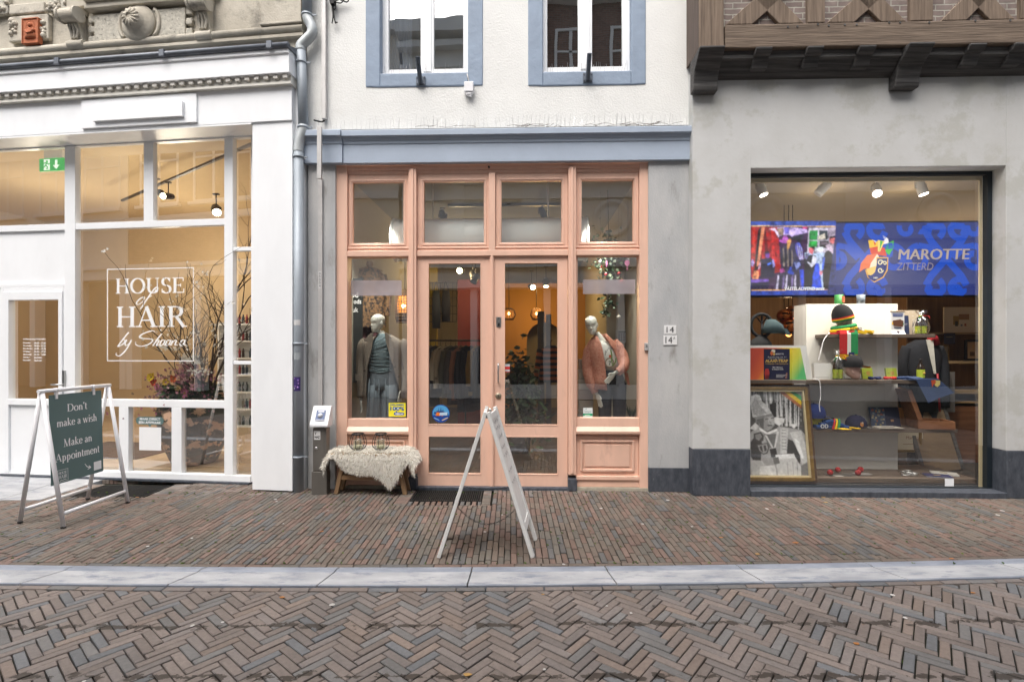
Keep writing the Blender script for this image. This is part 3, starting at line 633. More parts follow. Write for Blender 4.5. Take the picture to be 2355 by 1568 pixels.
# door with opening hours
dr = MB(); d0, d1 = X(9), X(145); dz0, dz1 = Z(75, 1087, WV), Z(75, 671, WV); dzm0, dzm1 = Z(75, 931, WV), Z(75, 918, WV)
gu0, gu1 = X(22), X(136.5)
dr.box(d0, gu0, V0-.015, V1, dz0, dz1); dr.box(gu1, d1, V0-.015, V1, dz0, dz1); dr.box(gu0, gu1, V0-.015, V1, Z(75, 690, WV), dz1); dr.box(gu0, gu1, V0-.02, V1, dzm0, dzm1); dr.box(gu0, gu1, V0 + .01, V1, dz0, dzm0)
dr.box(X(145.5), X(150), V0, V1, zbot, Z(75, 661, WV)); dr.box(d0 - .045, d0 - .003, V0, V1, zbot, Z(75, 661, WV)); dr.box(uL, d0 - .0455, V0 + .01, V1, zbot, Z(75, 661, WV)); dr.box(d0, X(145), V0, V1, dz1 + .002, Z(75, 661, WV)); dr.box(uL, X(150), V0 - .015, V1 + .01, w(1100), dz0 - .002)
door = dr.build('salon_door', white_wood, A, bevel=.004)
pane('window_pane', gu0, gu1, dzm1, Z(75, 690, WV), PV, door)
letter_white = mat('white_vinyl', (0.86, 0.87, 0.88), rough=0.5)
t = MB(); ty = PV - .004
oz = lambda y: Z(78, y, PV); ou = lambda x: U(x, PV)
text(t, 'OPENINGSTIJDEN', ou(53.5), ou(105), oz(782.5), oz(778.2), ty, bold=.02)
for k, (d, h) in enumerate((('Dinsdag', '09.00 - 17.30'), ('Woensdag', '09.00 - 17.30'), ('Donderdag', '09.00 - 19.00'), ('Vrijdag', '09.00 - 17.30'), ('Zaterdag', '09.00 - 16.00'), ('Zondag', 'Gesloten'), ('Maandag', 'Gesloten'))):
    y = 791 + k * 6.62
    text(t, d, ou(53.5), ou(53.5 + 2.45 * len(d)), oz(y), oz(y - 4.6), ty, bold=.02); text(t, h, ou(79.2), ou(105.5 if len(h) > 9 else 97), oz(y), oz(y - 4.4), ty, bold=.02)
t.build('opening_hours_lettering', letter_white, door, fix=False)
m = MB(); hu, hz = U(147, WV - .02), Z(147, 884, WV - .02)
m.box(hu - .018, hu + .018, WV - .03, WV - .012, hz - .02, hz + .18); m.tube([(hu, WV - .02, hz), (hu, WV - .065, hz), (hu - .13, WV - .07, hz)], .011); m.build('door_handle', steel, door)
# salon lettering on the big pane
t = MB(); ty = PV - .004; LU = lambda x: U((300 + x / 4.75) * .78467, PV); LZ = lambda y, x=670: Z((300 + x / 4.75) * .78467, (760 + y / 4.75) * .78467, PV)
fz0, fz1 = LZ(1418), LZ(124); lw = .011
frame_rect(t, LU(68), LU(1275), fz0, fz1, lw, ty - .001, ty)
serif(t, 'HOUSE', LU(180), LU(1152), LZ(472), LZ(262) - LZ(472), ty, wt=1.0)
serif(t, 'HAIR', LU(190), LU(1172), LZ(942), LZ(655) - LZ(942), ty, wt=1.0)
def script(pts, w0, dy=0.0):
    P = spline([(LU(x), 0, LZ(y)) for x, y in pts], 5); k = len(P); ws = []
    for i in range(k):
        a, b = P[max(i-1, 0)], P[min(i+1, k-1)]; d = b - a; l = d.length or 1
        ws.append(w0 * (0.55 + 0.75 * max(0, (-d.z / l)) + .2 * abs(d.x / l)))
    t.ribbon([(p.x, p.z) for p in P], ws, ty - .0012 - dy)
sw = .0135
script([(590, 520), (530, 545), (480, 600), (500, 628), (560, 590), (592, 530), (575, 560)], sw)
script([(780, 400), (765, 388), (720, 420), (640, 530), (560, 650), (530, 690)], sw, .0002); script([(780, 402), (760, 455), (700, 462), (680, 450)], sw, .0003); script([(600, 575), (650, 530), (690, 508)], sw*.9, .0004)
script([(370, 1015), (300, 1100), (215, 1215)], sw, .0005); script([(240, 1180), (290, 1120), (320, 1130), (290, 1180), (215, 1215)], sw, .0006)
script([(345, 1120), (320, 1170), (335, 1200), (375, 1170), (410, 1120)], sw, .0007); script([(410, 1120), (340, 1250), (250, 1340), (195, 1330), (200, 1300)], sw, .0008)
script([(735, 1010), (690, 995), (570, 1035), (520, 1080), (570, 1100), (690, 1110), (700, 1140), (640, 1185), (540, 1210), (470, 1185), (470, 1145)], sw, .0009)
script([(830, 1035), (770, 1110), (705, 1205)], sw, .001); script([(725, 1170), (775, 1130), (790, 1140), (755, 1200), (790, 1190)], sw, .0011)
for k, x in enumerate((800, 880, 1080)): script([(x+75, 1125), (x+30, 1130), (x+5, 1185), (x+25, 1200), (x+70, 1150), (x+80, 1128)], sw, .0012 + k*.0001); script([(x+78, 1125), (x+60, 1180), (x+85, 1195)], sw, .0014 + k*.0001)
script([(985, 1130), (955, 1200)], sw, .0016); script([(960, 1185), (1010, 1130), (1035, 1130), (1015, 1190), (1050, 1190)], sw, .0017)
t.build('salon_lettering', letter_white, win, fix=False)
# appointment sticker: speech bubble and a blank white card
sage = mat('sage_green_vinyl', (0.115, 0.19, 0.185), rough=0.5)
t = MB(); su0, su1, sz0, sz1 = FL.rect(313, 976, 377, 958, PV)
t.prism([(a, b) for a, b in arc(su1 - (sz1-sz0)/2, (sz0+sz1)/2, (sz1-sz0)/2, (sz1-sz0)/2, -90, 90, 8) + arc(su0 + (sz1-sz0)/2, (sz0+sz1)/2, (sz1-sz0)/2, (sz1-sz0)/2, 90, 270, 8)], ty, ty + .001)
um = U(345, PV); t.prism([(um - .03, sz0 + .01), (um, sz0 - .035), (um + .03, sz0 + .01)], ty + .0004, ty + .0012)
bub = t.build('appointment_sticker', sage, win)
t = MB(); text(t, 'MAAK DIRECT', U(322, PV), U(369, PV), Z(345, 965.8, PV), Z(345, 960.2, PV), ty - .001, bold=.03); text(t, 'EEN AFSPRAAK', U(320, PV), U(371, PV), Z(345, 974, PV), Z(345, 968.3, PV), ty - .001, bold=.03); t.build('sticker_lettering', letter_white, bub, fix=False)
t = MB(); a, b, c, d = FL.rect(320.5, 1035, 371, 982, PV); t.box(a, b, ty, ty + .001, c, d); t.build('white_card_sticker', letter_white, win)
# interior of the salon
beige = mat('beige_wall', (0.57, 0.43, 0.265), rough=0.9, vary=0.05, vscale=1.0); salon_floor = wood_mat('pale_oak_floor', (0.42, 0.30, 0.18), (0.5, 0.37, 0.235), rough=0.5, axis=0, scale=.6, bump=.05)
beige_c = mat('beige_ceiling', (0.62, 0.47, 0.28), rough=0.9)
room(A, U(-700), uP1 - .05, WV + .08, 4.6, .13, zh + .25, beige, salon_floor, beige_c)
# upper wall of carved stone
m = MB(); zs = zt + .02; m.box(uL, U(700, .14), .14, .5, zs, 9.0); sw_ = m.build('house_wall', limestone, A)
SV = .12; su = lambda px: U(px, SV); szz = lambda px, py: Z(px, py, SV)
m = MB(); zr = szz(350, 97)
m.tube([(uL, .1, zr), (su(700), .1, zr)], .045, 10); m.box(uL, su(700), .08, .14, zr - .09, zr - .055); m.build('roll_moulding', limestone, sw_)
m = MB(); zq0, zq1 = szz(330, 92), szz(330, 30); m.box(su(222), su(430), .085, .14, zq0, zq1)
for a, b in ((207, 222), (430, 445)):
    for f0, f1 in ((0, .25), (.38, .62), (.75, 1)): m.box(su(a), su(b), .095, .14, zq0 + (zq1-zq0)*f0, zq0 + (zq1-zq0)*f1)
pl = m.build('carved_panel', vermic, sw_, bevel=.012)
m = MB(); kc = (su(327), .085, szz(327, 60))
M_ = Matrix.Rotation(R(90), 4, 'X'); m.lathe([(.22, 0), (.22, .03), (.18, .05), (.165, .06), (.14, .08), (.13, .085), (.12, .125), (.06, .15), (.0, .155)], 28, kc, 0, None, M_)
for k in range(12):
    a = k * math.pi / 6; m.tube([(kc[0] + .03*math.cos(a), kc[1] - .155, kc[2] + .03*math.sin(a)), (kc[0] + .11*math.cos(a), kc[1] - .13, kc[2] + .11*math.sin(a))], .014, 6)
m.build('stone_rosette', limestone, pl)
m = MB()
for sgn, cxp in ((1, 302), (-1, 352)):
    c0 = su(cxp); m.tube([(c0 + sgn*-.02 + .1*math.cos(t_), .08, kc[2] + .17*math.sin(t_)) for t_ in [R(90 + sgn*(20 + 140*i/8)) for i in range(9)]], .022, 6)
m.build('carved_scroll', limestone, pl)
for cxp, yt, yb in ((184, 30, 112), (476, 2, 92)):
    m = MB(); a, b = su(cxp - 16), su(cxp + 16); zt_, zb_ = szz(cxp, yt), szz(cxp, yb); hh = zt_ - zb_
    m.box(a, b, .0, .14, zt_ - hh*.12, zt_)
    m.tube([(a - .01, -.01, zt_ - hh*.26), (b + .01, -.01, zt_ - hh*.26)], .075, 12); m.tube([(a - .03, -.01, zt_ - hh*.26), (a, -.01, zt_ - hh*.26)], .09, 12); m.tube([(b, -.01, zt_ - hh*.26), (b+.03, -.01, zt_ - hh*.26)], .09, 12)
    m.prism([(.14, zb_ + hh*.1), (.09, zb_ + hh*.1), (.06, zb_ + hh*.35), (.0, zt_ - hh*.3), (.0, zt_ - hh*.14), (.14, zt_ - hh*.14)], a + .02, b - .02, 'yz')
    for k in range(3): m.tube([((a+b)/2 + (k-1)*.03, .1 - .05, zb_ + hh*.18), ((a+b)/2 + (k-1)*.05, .05, zb_ + hh*.4), ((a+b)/2 + (k-1)*.03, .02, zb_ + hh*.55)], .016, 6)
    m.tube([(a - .01, .08, zb_ + hh*.05), (b + .01, .08, zb_ + hh*.05)], .05, 10); m.build('scroll_bracket', limestone, sw_, bevel=.004)
m = MB(); zz0 = szz(330, 22)
m.box(su(210), su(460), .02, .14, zz0, zz0 + .07); m.box(su(214), su(456), -.02, .14, zz0 + .07, zz0 + .2); m.box(su(210), su(460), -.06, .14, zz0 + .2, zz0 + 1.2); m.build('sill_moulding', limestone, sw_, bevel=.01)
m = MB(); m.box(su(163), su(206), .06, .14, szz(184, 24), szz(184, -60)); m.box(su(460), su(505), .06, .14, szz(480, -2), szz(480, -80)); m.build('pedestal_block', limestone, sw_, bevel=.01)
m = MB(); m.box(su(607), su(698), .06, .14, szz(650, 62), szz(650, -200)); m.prism([(.14, szz(650, 66)), (.05, szz(650, 63)), (.05, szz(650, 58)), (.14, szz(650, 58))], su(605), su(700), 'yz'); m.build('corner_block', limestone, sw_, bevel=.006)
for a, b, y0, y1, mm in ((-40, 25, 2, 40, vermic), (28, 108, 12, 36, limestone), (116, 165, 2, 30, vermic), (27, 118, 40, 98, limestone), (-70, 25, -60, -2, limestone)):
    m = MB(); m.box(su(a), su(b), .08, .14, szz((a+b)/2, y1), szz((a+b)/2, y0)); m.build('carved_block', mm, sw_, bevel=.015)
m = MB()
for sx_ in (38, 104):
    for k in range(12): m.ball((su(sx_ + random.uniform(-7, 7)), .08, szz(sx_, random.uniform(52, 90))), random.uniform(.02, .04), 7)
for k in range(22): m.ball((su(random.uniform(118, 163)), .08, szz(140, random.uniform(5, 28))), random.uniform(.02, .035), 7); m.ball((su(random.uniform(-10, 24)), .08, szz(10, random.uniform(6, 36))), random.uniform(.02, .035), 7)
m.build('leaf_carving', limestone, sw_)
# ================================================================== SALMON SHOP HOUSE
B = thing('townhouse', 'white rendered townhouse with blue-grey trim and a salmon pink shopfront', 'house', FC.o, FC.th)
U, Z = FC.U, FC.Z; q = lambda y, v=0.0, x=1177: Z(x, y, v)
bu0, bu1 = U(706), U(1590)
upper = []
for (x0, x1, yb) in ((840, 1110, 198), (1214, 1485, 195)): upper.append((U(x0 + 33), U(x1 - 33), Z((x0+x1)/2, 169 if x0 < 1000 else 165), 8.2))
zcorn = q(300)
m = MB(); holes_wall(m, bu0, bu1, zcorn - .05, 9.5, 0, .3, upper); m.build('house_wall', render_white, B)
for i, (x0, x1, yb) in enumerate(((840, 1110, 198.5), (1214, 1485, 195.5))):
    h = upper[i]; m = MB(); xm = (x0 + x1) / 2; zb_ = Z(xm, yb, -.012); a, b = U(x0, -.012), U(x1, -.012)
    m.box(a, h[0] + .006, -.012, .17, zb_, 8.25); m.box(h[1] - .006, b, -.012, .17, zb_, 8.25); m.box(h[0] + .006, h[1] - .006, -.012, .17, zb_, h[2])
    wd = m.build('sash_window', blue_stone_paint, B, bevel=.012)
    fv = .1; m = MB(); gl = ((893, 967, 997, 1065) if i == 0 else (1258, 1329, 1361, 1431)); zg = Z(xm, 160 if i == 0 else 154.5, fv); fu0, fu1 = U(879 if i == 0 else 1244, fv), U(1079 if i == 0 else 1449, fv)
    g_ = [U(p, fv) for p in gl]; zt2 = 8.0
    m.box(fu0, g_[0], fv, fv+.06, h[2]+.0, zt2); m.box(g_[1], g_[2], fv, fv+.06, zg, zt2); m.box(g_[3], fu1, fv, fv+.06, h[2], zt2); m.box(g_[0], g_[3], fv, fv+.06, h[2], zg)
    m.box(h[0], fu0, fv + .02, fv + .06, h[2], zt2); m.box(fu1, h[1], fv + .02, fv + .06, h[2], zt2); m.box(g_[1] + .03, g_[2] - .03, fv - .015, fv, zg - .03, zt2); m.box(fu0, fu1, fv - .03, fv, h[2] + .005, h[2] + .03)
    m.build('window_frame', white_wood, wd, bevel=.006)
    for a_, b_ in ((g_[0], g_[1]), (g_[2], g_[3])): pane('window_pane', a_, b_, zg, 8.0, fv + .035, wd, glass_up)
    m = MB()
    for k in range(26):
        uu = h[0] + .06 + (h[1] - h[0] - .1) * k / 25 + random.uniform(-.01, .01); m.tube([(uu, .04, h[2]), (uu + random.uniform(-.025, .025), .02 + random.uniform(-.02, .02), h[2] + random.uniform(.07, .13))], .0022, 4, caps=False)
    m.build('bird_spikes', steel, wd)
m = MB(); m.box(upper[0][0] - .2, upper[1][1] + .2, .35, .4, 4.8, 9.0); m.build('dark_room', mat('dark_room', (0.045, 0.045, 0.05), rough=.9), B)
# curtain behind the first upper window
cm = mat('blue_grey_curtain', (0.2, 0.22, 0.3), rough=.9); m = MB(); cu0, cu1 = U(895, .2), U(946, .2); vs = []
n = 40
rows = [[Vector((cu0 + (cu1 - cu0) * i / n, .22 + .02 * math.sin(i * 1.15), z)) for i in range(n + 1)] for z in (4.85, 8.0)]
m.loft(rows, 0, closed=False); m.build('curtain', cm, B)
# cornice: ledge, mouldings, frieze
def corn(mb, u0, u1, dv=0.0):
    z0_, z1_, z2_, z3_, z4_ = q(370.5, -.06), q(327, -.07), q(318, -.09), q(308.5, -.11), q(294.5, -.11)
    mb.prism([(.1, z0_), (-.045 - dv, z0_), (-.045 - dv, z1_), (-.055 - dv, z1_ + .005), (-.06 - dv, z2_), (-.07 - dv, z2_ + .004), (-.085 - dv, z3_), (-.11 - dv, z3_ + .002), (-.11 - dv, z4_ - .008), (-.104 - dv, z4_), (.0, z4_ + .035), (.1, z4_ + .035)], u0, u1, 'yz')
m = MB(); corn(m, U(792), bu1 + .006); corn(m, U(704), U(792) - .004, .02); co = m.build('cornice', blue_paint, B, bevel=.003)
m = MB(); zl = q(294.5, -.11)
for k in range(88):
    uu = bu0 + .12 + (bu1 - bu0 - .2) * k / 87
    for j in range(random.choice((1, 2, 2))): m.tube([(uu, -.06, zl + .02), (uu + random.uniform(-.02, .02), -.06 + random.uniform(-.05, .05), zl + random.uniform(.12, .165))], .0016, 4, caps=False)
m.box(bu0 + .1, bu1 - .06, -.07, -.05, zl + .018, zl + .024); m.build('bird_spikes', steel, co)
m = MB()
for (px, n_) in ((1060, 3), (1185, 3), (1235, 9), (1400, 5), (1480, 13), (1010, 2)):
    for k in range(n_):
        c = U(px) + random.gauss(0, .13); a = random.uniform(-.4, .4); l = random.uniform(.08, .22); m.tube(spline([(c - l/2, -.1 + random.uniform(-.03, .03), zl + .01 + random.random()*.02), (c, -.1, zl + .02 + random.random()*.03), (c + l/2, -.1 + random.uniform(-.04, .04), zl + .015 + abs(a)*.1)], 3), .0018, 4, caps=False)
m.build('old_nest_twigs', mat('dry_twig', (0.09, 0.06, 0.04), rough=.9), co)
# piers
zp = q(370)
for (a, b, nm) in ((708, 771, 0), (1491, 1588, 1)):
    m = MB(); m.box(U(a), U(b), 0, .34, (.0 if nm == 0 else Z(1540, 1076)), zp); p_ = m.build('stone_pier', grey_render, B, bevel=.006)
    if nm: m = MB(); m.box(U(a) + .0, U(b) - .001, -.006, .3, 0, Z(1540, 1076, -.006)); m.build('dark_plinth', plinth_m, p_, bevel=.005)
# salmon shopfront
PF = .035; fz = lambda y, x=1177, v=PF: Z(x, y, v); u_ = lambda px, v=PF: U(px, v)
m = MB(); top = zp - .002
m.box(u_(770), u_(798), PF, .2, .02, top); m.box(u_(1470), u_(1491), PF, .2, .02, top)
m.box(u_(798), u_(1470), PF + .03, .2, fz(396), fz(388)); m.box(u_(798), u_(1470), PF + .015, .2, fz(388), top); m.box(u_(770), u_(1491), PF - .02, PF + .1, fz(379), top)
for a, b in ((940, 957.5), (1306.5, 1324)): m.box(u_(a), u_(b), PF - .02, .2, .18, fz(386)); m.box(u_(a) + .03, u_(b) - .03, PF - .035, PF - .02, .2, fz(388))
m.box(u_(1123), u_(1138.5), PF + .005, .2, fz(576), fz(396))
for a, b in ((798, 940), (957.5, 1306.5), (1324, 1470)):
    m.box(u_(a), u_(b), PF + .002, .2, fz(588), fz(575)); m.box(u_(a), u_(b), PF + .03, .2, fz(575), fz(570)); m.box(u_(a), u_(b), PF + .02, .2, fz(570), fz(566))
sf = m.build('shopfront_frame', pink, B, bevel=.005)
for (x0, x1, g0, g1) in ((798, 940, 810, 927.5), (957.5, 1123, 974, 1112.5), (1138.5, 1306.5, 1152, 1291), (1324, 1470, 1336.5, 1456)):
    m = MB(); sv = .075; a, b, c, d = u_(x0) + .002, u_(x1) - .002, fz(566), fz(396); i0, i1, j0, j1 = U(g0, sv), U(g1, sv), q(557.5, sv), q(417, sv)
    m.box(a, i0, sv, sv+.05, c, d); m.box(i1, b, sv, sv+.05, c, d); m.box(i0, i1, sv, sv+.05, c, j0); m.box(i0, i1, sv, sv+.05, j1, d)
    frame_rect(m, i0 - .03, i1 + .03, j0 - .03, j1 + .03, .016, sv - .008, sv); sh = m.build('transom_window', pink, B, bevel=.004)
    pane('window_pane', i0, i1, j0, j1, sv + .03, sh, glass_shop)
shop_panes = []
for (x0, x1, g0, g1, yt, yb) in ((798, 940, 796.5, 936.5, 590.5, 962.5), (1324, 1470, 1327, 1469, 586, 960)):
    sv = .085; m = MB(); i0, i1 = U(g0, sv), U(g1, sv); xm = (x0 + x1)/2; j0, j1 = Z(xm, yb, sv), Z(xm, yt, sv)
    m.box(u_(x0), i0, sv - .01, sv + .06, j0 - .05, fz(588)); m.box(i1, u_(x1), sv - .01, sv + .06, j0 - .05, fz(588)); m.box(i0, i1, sv - .01, sv + .06, j1, fz(588))
    m.box(u_(x0), u_(x1), .05, .16, Z(xm, 984, .05), j0); lz = Z(xm, 991, PF); m.prism([(.16, lz - .03), (PF - .02, lz - .03), (PF - .025, lz + .0), (.05, lz + .05), (.16, lz + .05)], u_(x0), u_(x1), 'yz'); m.box(u_(x0), u_(x1), PF + .02, .16, Z(xm, 1001, PF), lz - .031)
    sw2 = m.build('display_window', pink, B, bevel=.004); pane('window_pane', i0, i1, j0, j1, sv + .03, sw2, glass_shop); shop_panes.append((sw2, sv + .03))
    m = MB(); pz1 = Z(xm, 1002, .07); m.box(u_(x0), u_(x1), .075, .16, .06, pz1); e0, e1 = u_(x0) + .055, u_(x1) - .055
    frame_rect(m, e0, e1, .22, pz1 - .05, .022, .055, .076); m.box(e0 + .05, e1 - .05, .064, .08, .27, pz1 - .1); m.box(u_(x0), u_(x1), PF + .0, .16, .12, .165); m.box(u_(x0), u_(x1), PF + .02, .16, .035, .12); m.build('stall_riser', pink, B, bevel=.006)
m = MB(); 
for a, b in ((770, 958), (1324, 1491)): m = MB(); m.box(u_(a), u_(b), PF - .01, .3, -.01, .033); m.build('mortar_base', mat('pale_mortar', (.38, .35, .28), rough=.9, vary=.2, vscale=12), B)
for a, b in ((938.5, 959.5), (1305.5, 1326)): m = MB(); m.box(u_(a), u_(b), PF - .045, .2, 0, Z(950, 1096, PF)); m.build('plinth_block', plinth_m, B, bevel=.01)
m = MB(); m.box(u_(958), u_(1306), PF - .03, .3, -.01, q(1118.5, .05)); m.build('threshold', plinth_m, B, bevel=.006)
doors = []
for k, (x0, x1, g0, g1) in enumerate(((959, 1127, 984.5, 1105.5), (1135.5, 1305, 1160, 1282))):
    sv = .07; m = MB(); a, b = U(x0, sv), U(x1, sv); i0, i1 = U(g0, sv), U(g1, sv); dz0, dz1 = q(1117.5, sv), q(589, sv)
    z1_, z2_, z3_, z4_ = q(605, sv), q(976.5, sv), q(1004, sv), q(1090, sv)
    m.box(a, i0, sv, sv+.05, dz0, dz1); m.box(i1, b, sv, sv+.05, dz0, dz1); m.box(i0, i1, sv, sv+.05, z1_, dz1); m.box(i0, i1, sv, sv+.05, z3_, z2_); m.box(i0, i1, sv, sv+.05, dz0, z4_)
    for c, d in ((z2_, z1_), (z4_, z3_)): frame_rect(m, i0 - .008, i1 + .008, c - .008, d + .008, .012, sv - .004, sv)
    if k == 0: m.box(U(1126, .05), U(1135.2, .05), .045, .12, dz0, dz1); m.box(U(1128.5, .04), U(1133, .04), .035, .045, dz0 + .01, dz1)
    dd = m.build('shop_door', pink, B, bevel=.004); doors.append((dd, sv))
    pane('door_pane', i0, i1, z2_, z1_, sv + .03, dd, glass_shop); pane('door_pane', i0, i1, z4_, z3_, sv + .03, dd, glass_shop)
dd, sv = doors[1]
m = MB(); hu = U(1146, sv); za, zb_ = Z(1146, 836, sv - .05), Z(1146, 878, sv - .05)
m.tube([(hu, sv, za), (hu, sv - .05, za), (hu, sv - .062, za - .02), (hu, sv - .062, zb_ + .02), (hu, sv - .05, zb_), (hu, sv, zb_)], .009, 10); m.build('pull_handle', steel, dd)
m = MB(); M_ = Matrix.Rotation(R(90), 4, 'X'); m.lathe([(.036, 0), (.036, .008), (.03, .014), (0, .014)], 20, (U(1145.6, sv), sv, Z(1146, 910, sv)), 0, None, M_); m.box(hu - .006, hu + .002, sv - .018, sv - .014, Z(1146, 913, sv), Z(1146, 907, sv), 1); m.build('door_lock', [mat('worn_brass', (.42, .37, .28), rough=.4, metal=.8), black_metal], dd)
m = MB(); a, b, c, d = FC.rect(1141, 752, 1152, 729, sv); m.box(a, b, sv - .006, sv, c, d); m.tube([((a+b)/2, sv - .008, c + .045), ((a+b)/2, sv - .012, c + .025)], .012, 10, 1); m.box((a+b)/2 - .006, (a+b)/2 + .006, sv - .02, sv - .006, c + .01, c + .05, 1); m.lathe([(.007, 0), (.007, .002), (0, .002)], 10, ((a+b)/2, sv - .006, d - .015), 1, None, M_); m.build('lock_plate', [steel, black_metal], dd)
m = MB(); c = (U(1124, .02), PF - .01, q(383)); m.tube([(c[0], PF, c[2]), (c[0], PF - .03, c[2])], .012, 8); m.build('small_screw_eye', black_metal, sf)
# stickers on the shop glass
yel = mat('yellow_sticker', (0.80, 0.74, 0.03), rough=.5); stb = mat('sticker_blue', (0.02, 0.10, 0.34), rough=.5)
sw2, pv = shop_panes[0]; yv = pv - .003
s2u = lambda x: U((1000 + x / 2.959) * .78467, pv); s2z = lambda y: Z(905, (720 + y / 2.959) * .78467, pv)
t = MB(); t.box(s2u(411), s2u(557), yv, yv + .001, s2z(1480), s2z(1362)); st = t.build('safety_sticker', yel, sw2)
t = MB(); text(t, 'DEELNEMER', s2u(422), s2u(545), s2z(1386), s2z(1371), yv - .0008, bold=.03); text(t, '100%', s2u(424), s2u(546), s2z(1428), s2z(1394), yv - .0008, bold=.05)
bz0, bz1 = s2z(1469), s2z(1443); rr = (bz1 - bz0) / 2; t.prism(arc(s2u(546) - rr, (bz0+bz1)/2, rr, rr, -90, 90, 8) + arc(s2u(456) + rr, (bz0+bz1)/2, rr, rr, 90, 270, 8), yv - .001, yv - .0002); t.prism([(s2u(470), bz1 - .004), (s2u(474), s2z(1428)), (s2u(492), bz1 - .004)], yv - .0009, yv - .0001); t.build('sticker_lettering', stb, st, fix=False)
t = MB(); text(t, 'VEILIG', s2u(466), s2u(538), s2z(1464), s2z(1449), yv - .002, bold=.04)
for xx in (455, 490): t.prism(arc(s2u(xx + 4), s2z(1409), .0075, .0075, 0, 360, 12)[:-1], yv - .002, yv - .001)
t.build('sticker_word', letter_white, st, fix=False)
dd0, dv0 = doors[0]; dpv = dv0 + .03; yv = dpv - .003; cu_, cz_, rr = U(1013.5, dpv), Z(1013, 950.5, dpv), U(1034, dpv) - U(1013.5, dpv)
prn = attr_mat('printed_card', .5)
t = MB(); C_ = lambda x, y: (cu_ + x * rr, cz_ + y * rr)
t.prism([C_(math.cos(a), math.sin(a)) for a in [i*2*math.pi/32 for i in range(32)]], yv, yv + .001, col=(.01, .06, .3))
t.prism([C_(.93*math.cos(a), .93*math.sin(a)) for a in [R(-10 + 200*i/20) for i in range(21)]], yv - .0006, yv, col=(.08, .33, .62))
t.prism([C_(x, y) for x, y in ((-.85, -.05), (-.7, .2), (-.5, .15), (-.45, .35), (-.3, .25), (-.25, .7), (-.2, .25), (-.05, .3), (0, .75), (.06, .3), (.2, .3), (.25, .5), (.3, .25), (.5, .1), (.8, .05), (.85, -.1))], yv - .0012, yv - .0006, col=(.02, .06, .2))
t.prism([C_(x, y) for x, y in ((-.6, -.25), (-.45, .15), (-.1, .1), (-.05, -.25))], yv - .0018, yv - .0012, col=(.8, .2, .03)); t.prism([C_(x, y) for x, y in ((-.15, -.2), (-.1, .1), (.75, .15), (.7, -.2))], yv - .0022, yv - .0018, col=(.5, .65, .78)); t.ball((C_(.15, -.28)[0], yv - .002, C_(.15, -.28)[1]), .006, 8, col=(.85, .25, .04))
t.prism([C_(x, y) for x, y in ((.1, -.72), (.75, -.42), (.8, -.5), (.15, -.8))], yv - .0012, yv - .0004, col=(.75, .55, .3)); t.prism([C_(x, y) for x, y in ((-.75, -.42), (-.15, -.72), (-.18, -.78), (-.8, -.5))], yv - .0012, yv - .0004, col=(.25, .45, .7))
t.build('round_town_sticker', prn, dd0, fix=False)
t = MB(); pv2 = doors[1][1] + .03; a, b, c, d = FC.rect(1161, 856, 1172, 837, pv2); t.box(a, b, pv2 - .003, pv2 - .002, c, d, col=(.55, .6, .62)); t.box(a, b, pv2 - .0036, pv2 - .003, c + (d-c)*.35, c + (d-c)*.7, col=(.6, .03, .03)); t.box(a, b, pv2 - .0036, pv2 - .003, c, c + (d-c)*.12, col=(.4, .03, .03)); al = t.build('alarm_sticker', prn, doors[1][0])
sw3, pv3 = shop_panes[1]; t = MB(); a, b, c, d = FC.rect(1340.5, 959, 1362, 937.5, pv3); t.box(a, b, pv3 - .003, pv3 - .002, c, d, col=(.72, .78, .78)); t.box(a, b, pv3 - .0036, pv3 - .003, c + (d-c)*.14, c + (d-c)*.4, col=(.02, .33, .17)); text(t, 'Sittard', a + .015, b - .015, c + (d-c)*.48, c + (d-c)*.74, pv3 - .0042, col=(.2, .36, .36)); t.box(a + .02, b - .03, pv3 - .0042, pv3 - .0036, c + (d-c)*.2, c + (d-c)*.25, col=(.7, .85, .7)); t.ball(((a+b)/2 - .02, pv3 - .003, d - .012), .006, 8, col=(.1, .3, .3)); t.build('town_sticker', prn, sw3, fix=False)
film = MATS.get('frosted_film')
if not film:
    film = bpy.data.materials.new('frosted_film'); film.use_nodes = True; nt = film.node_tree; nt.nodes.clear(); o_ = nt.nodes.new('ShaderNodeOutputMaterial'); mx = nt.nodes.new('ShaderNodeMixShader'); tr = nt.nodes.new('ShaderNodeBsdfTransparent'); df = nt.nodes.new('ShaderNodeBsdfDiffuse'); tr.inputs[0].default_value = (.9, .88, .9, 1); df.inputs[0].default_value = (.40, .36, .38, 1)
    geo = nt.nodes.new('ShaderNodeNewGeometry'); nz = nt.nodes.new('ShaderNodeTexNoise'); nz.inputs['Scale'].default_value = 3.0; nt.links.new(geo.outputs['Position'], nz.inputs['Vector']); mr = nt.nodes.new('ShaderNodeMapRange'); mr.inputs[1].default_value = .35; mr.inputs[2].default_value = .7; mr.inputs[3].default_value = .6; mr.inputs[4].default_value = .9; nt.links.new(nz.outputs[0], mr.inputs[0]); nt.links.new(mr.outputs[0], mx.inputs[0])
    nt.links.new(tr.outputs[0], mx.inputs[1]); nt.links.new(df.outputs[0], mx.inputs[2]); nt.links.new(mx.outputs[0], o_.inputs[0])
for (sw_i, x0, x1, y0, y1) in ((0, 806.5, 923.5, 645, 680), (1, 1340, 1460, 643, 676)):
    t = MB(); s_, pv = shop_panes[sw_i]; a, b, c, d = FC.rect(x0, y1, x1, y0, pv); t.add([(a, pv - .003, c), (b, pv - .003, c), (b, pv - .003, d), (a, pv - .003, d)], [(0, 1, 2, 3)]); t.build('frosted_strip', film, s_, fix=False)
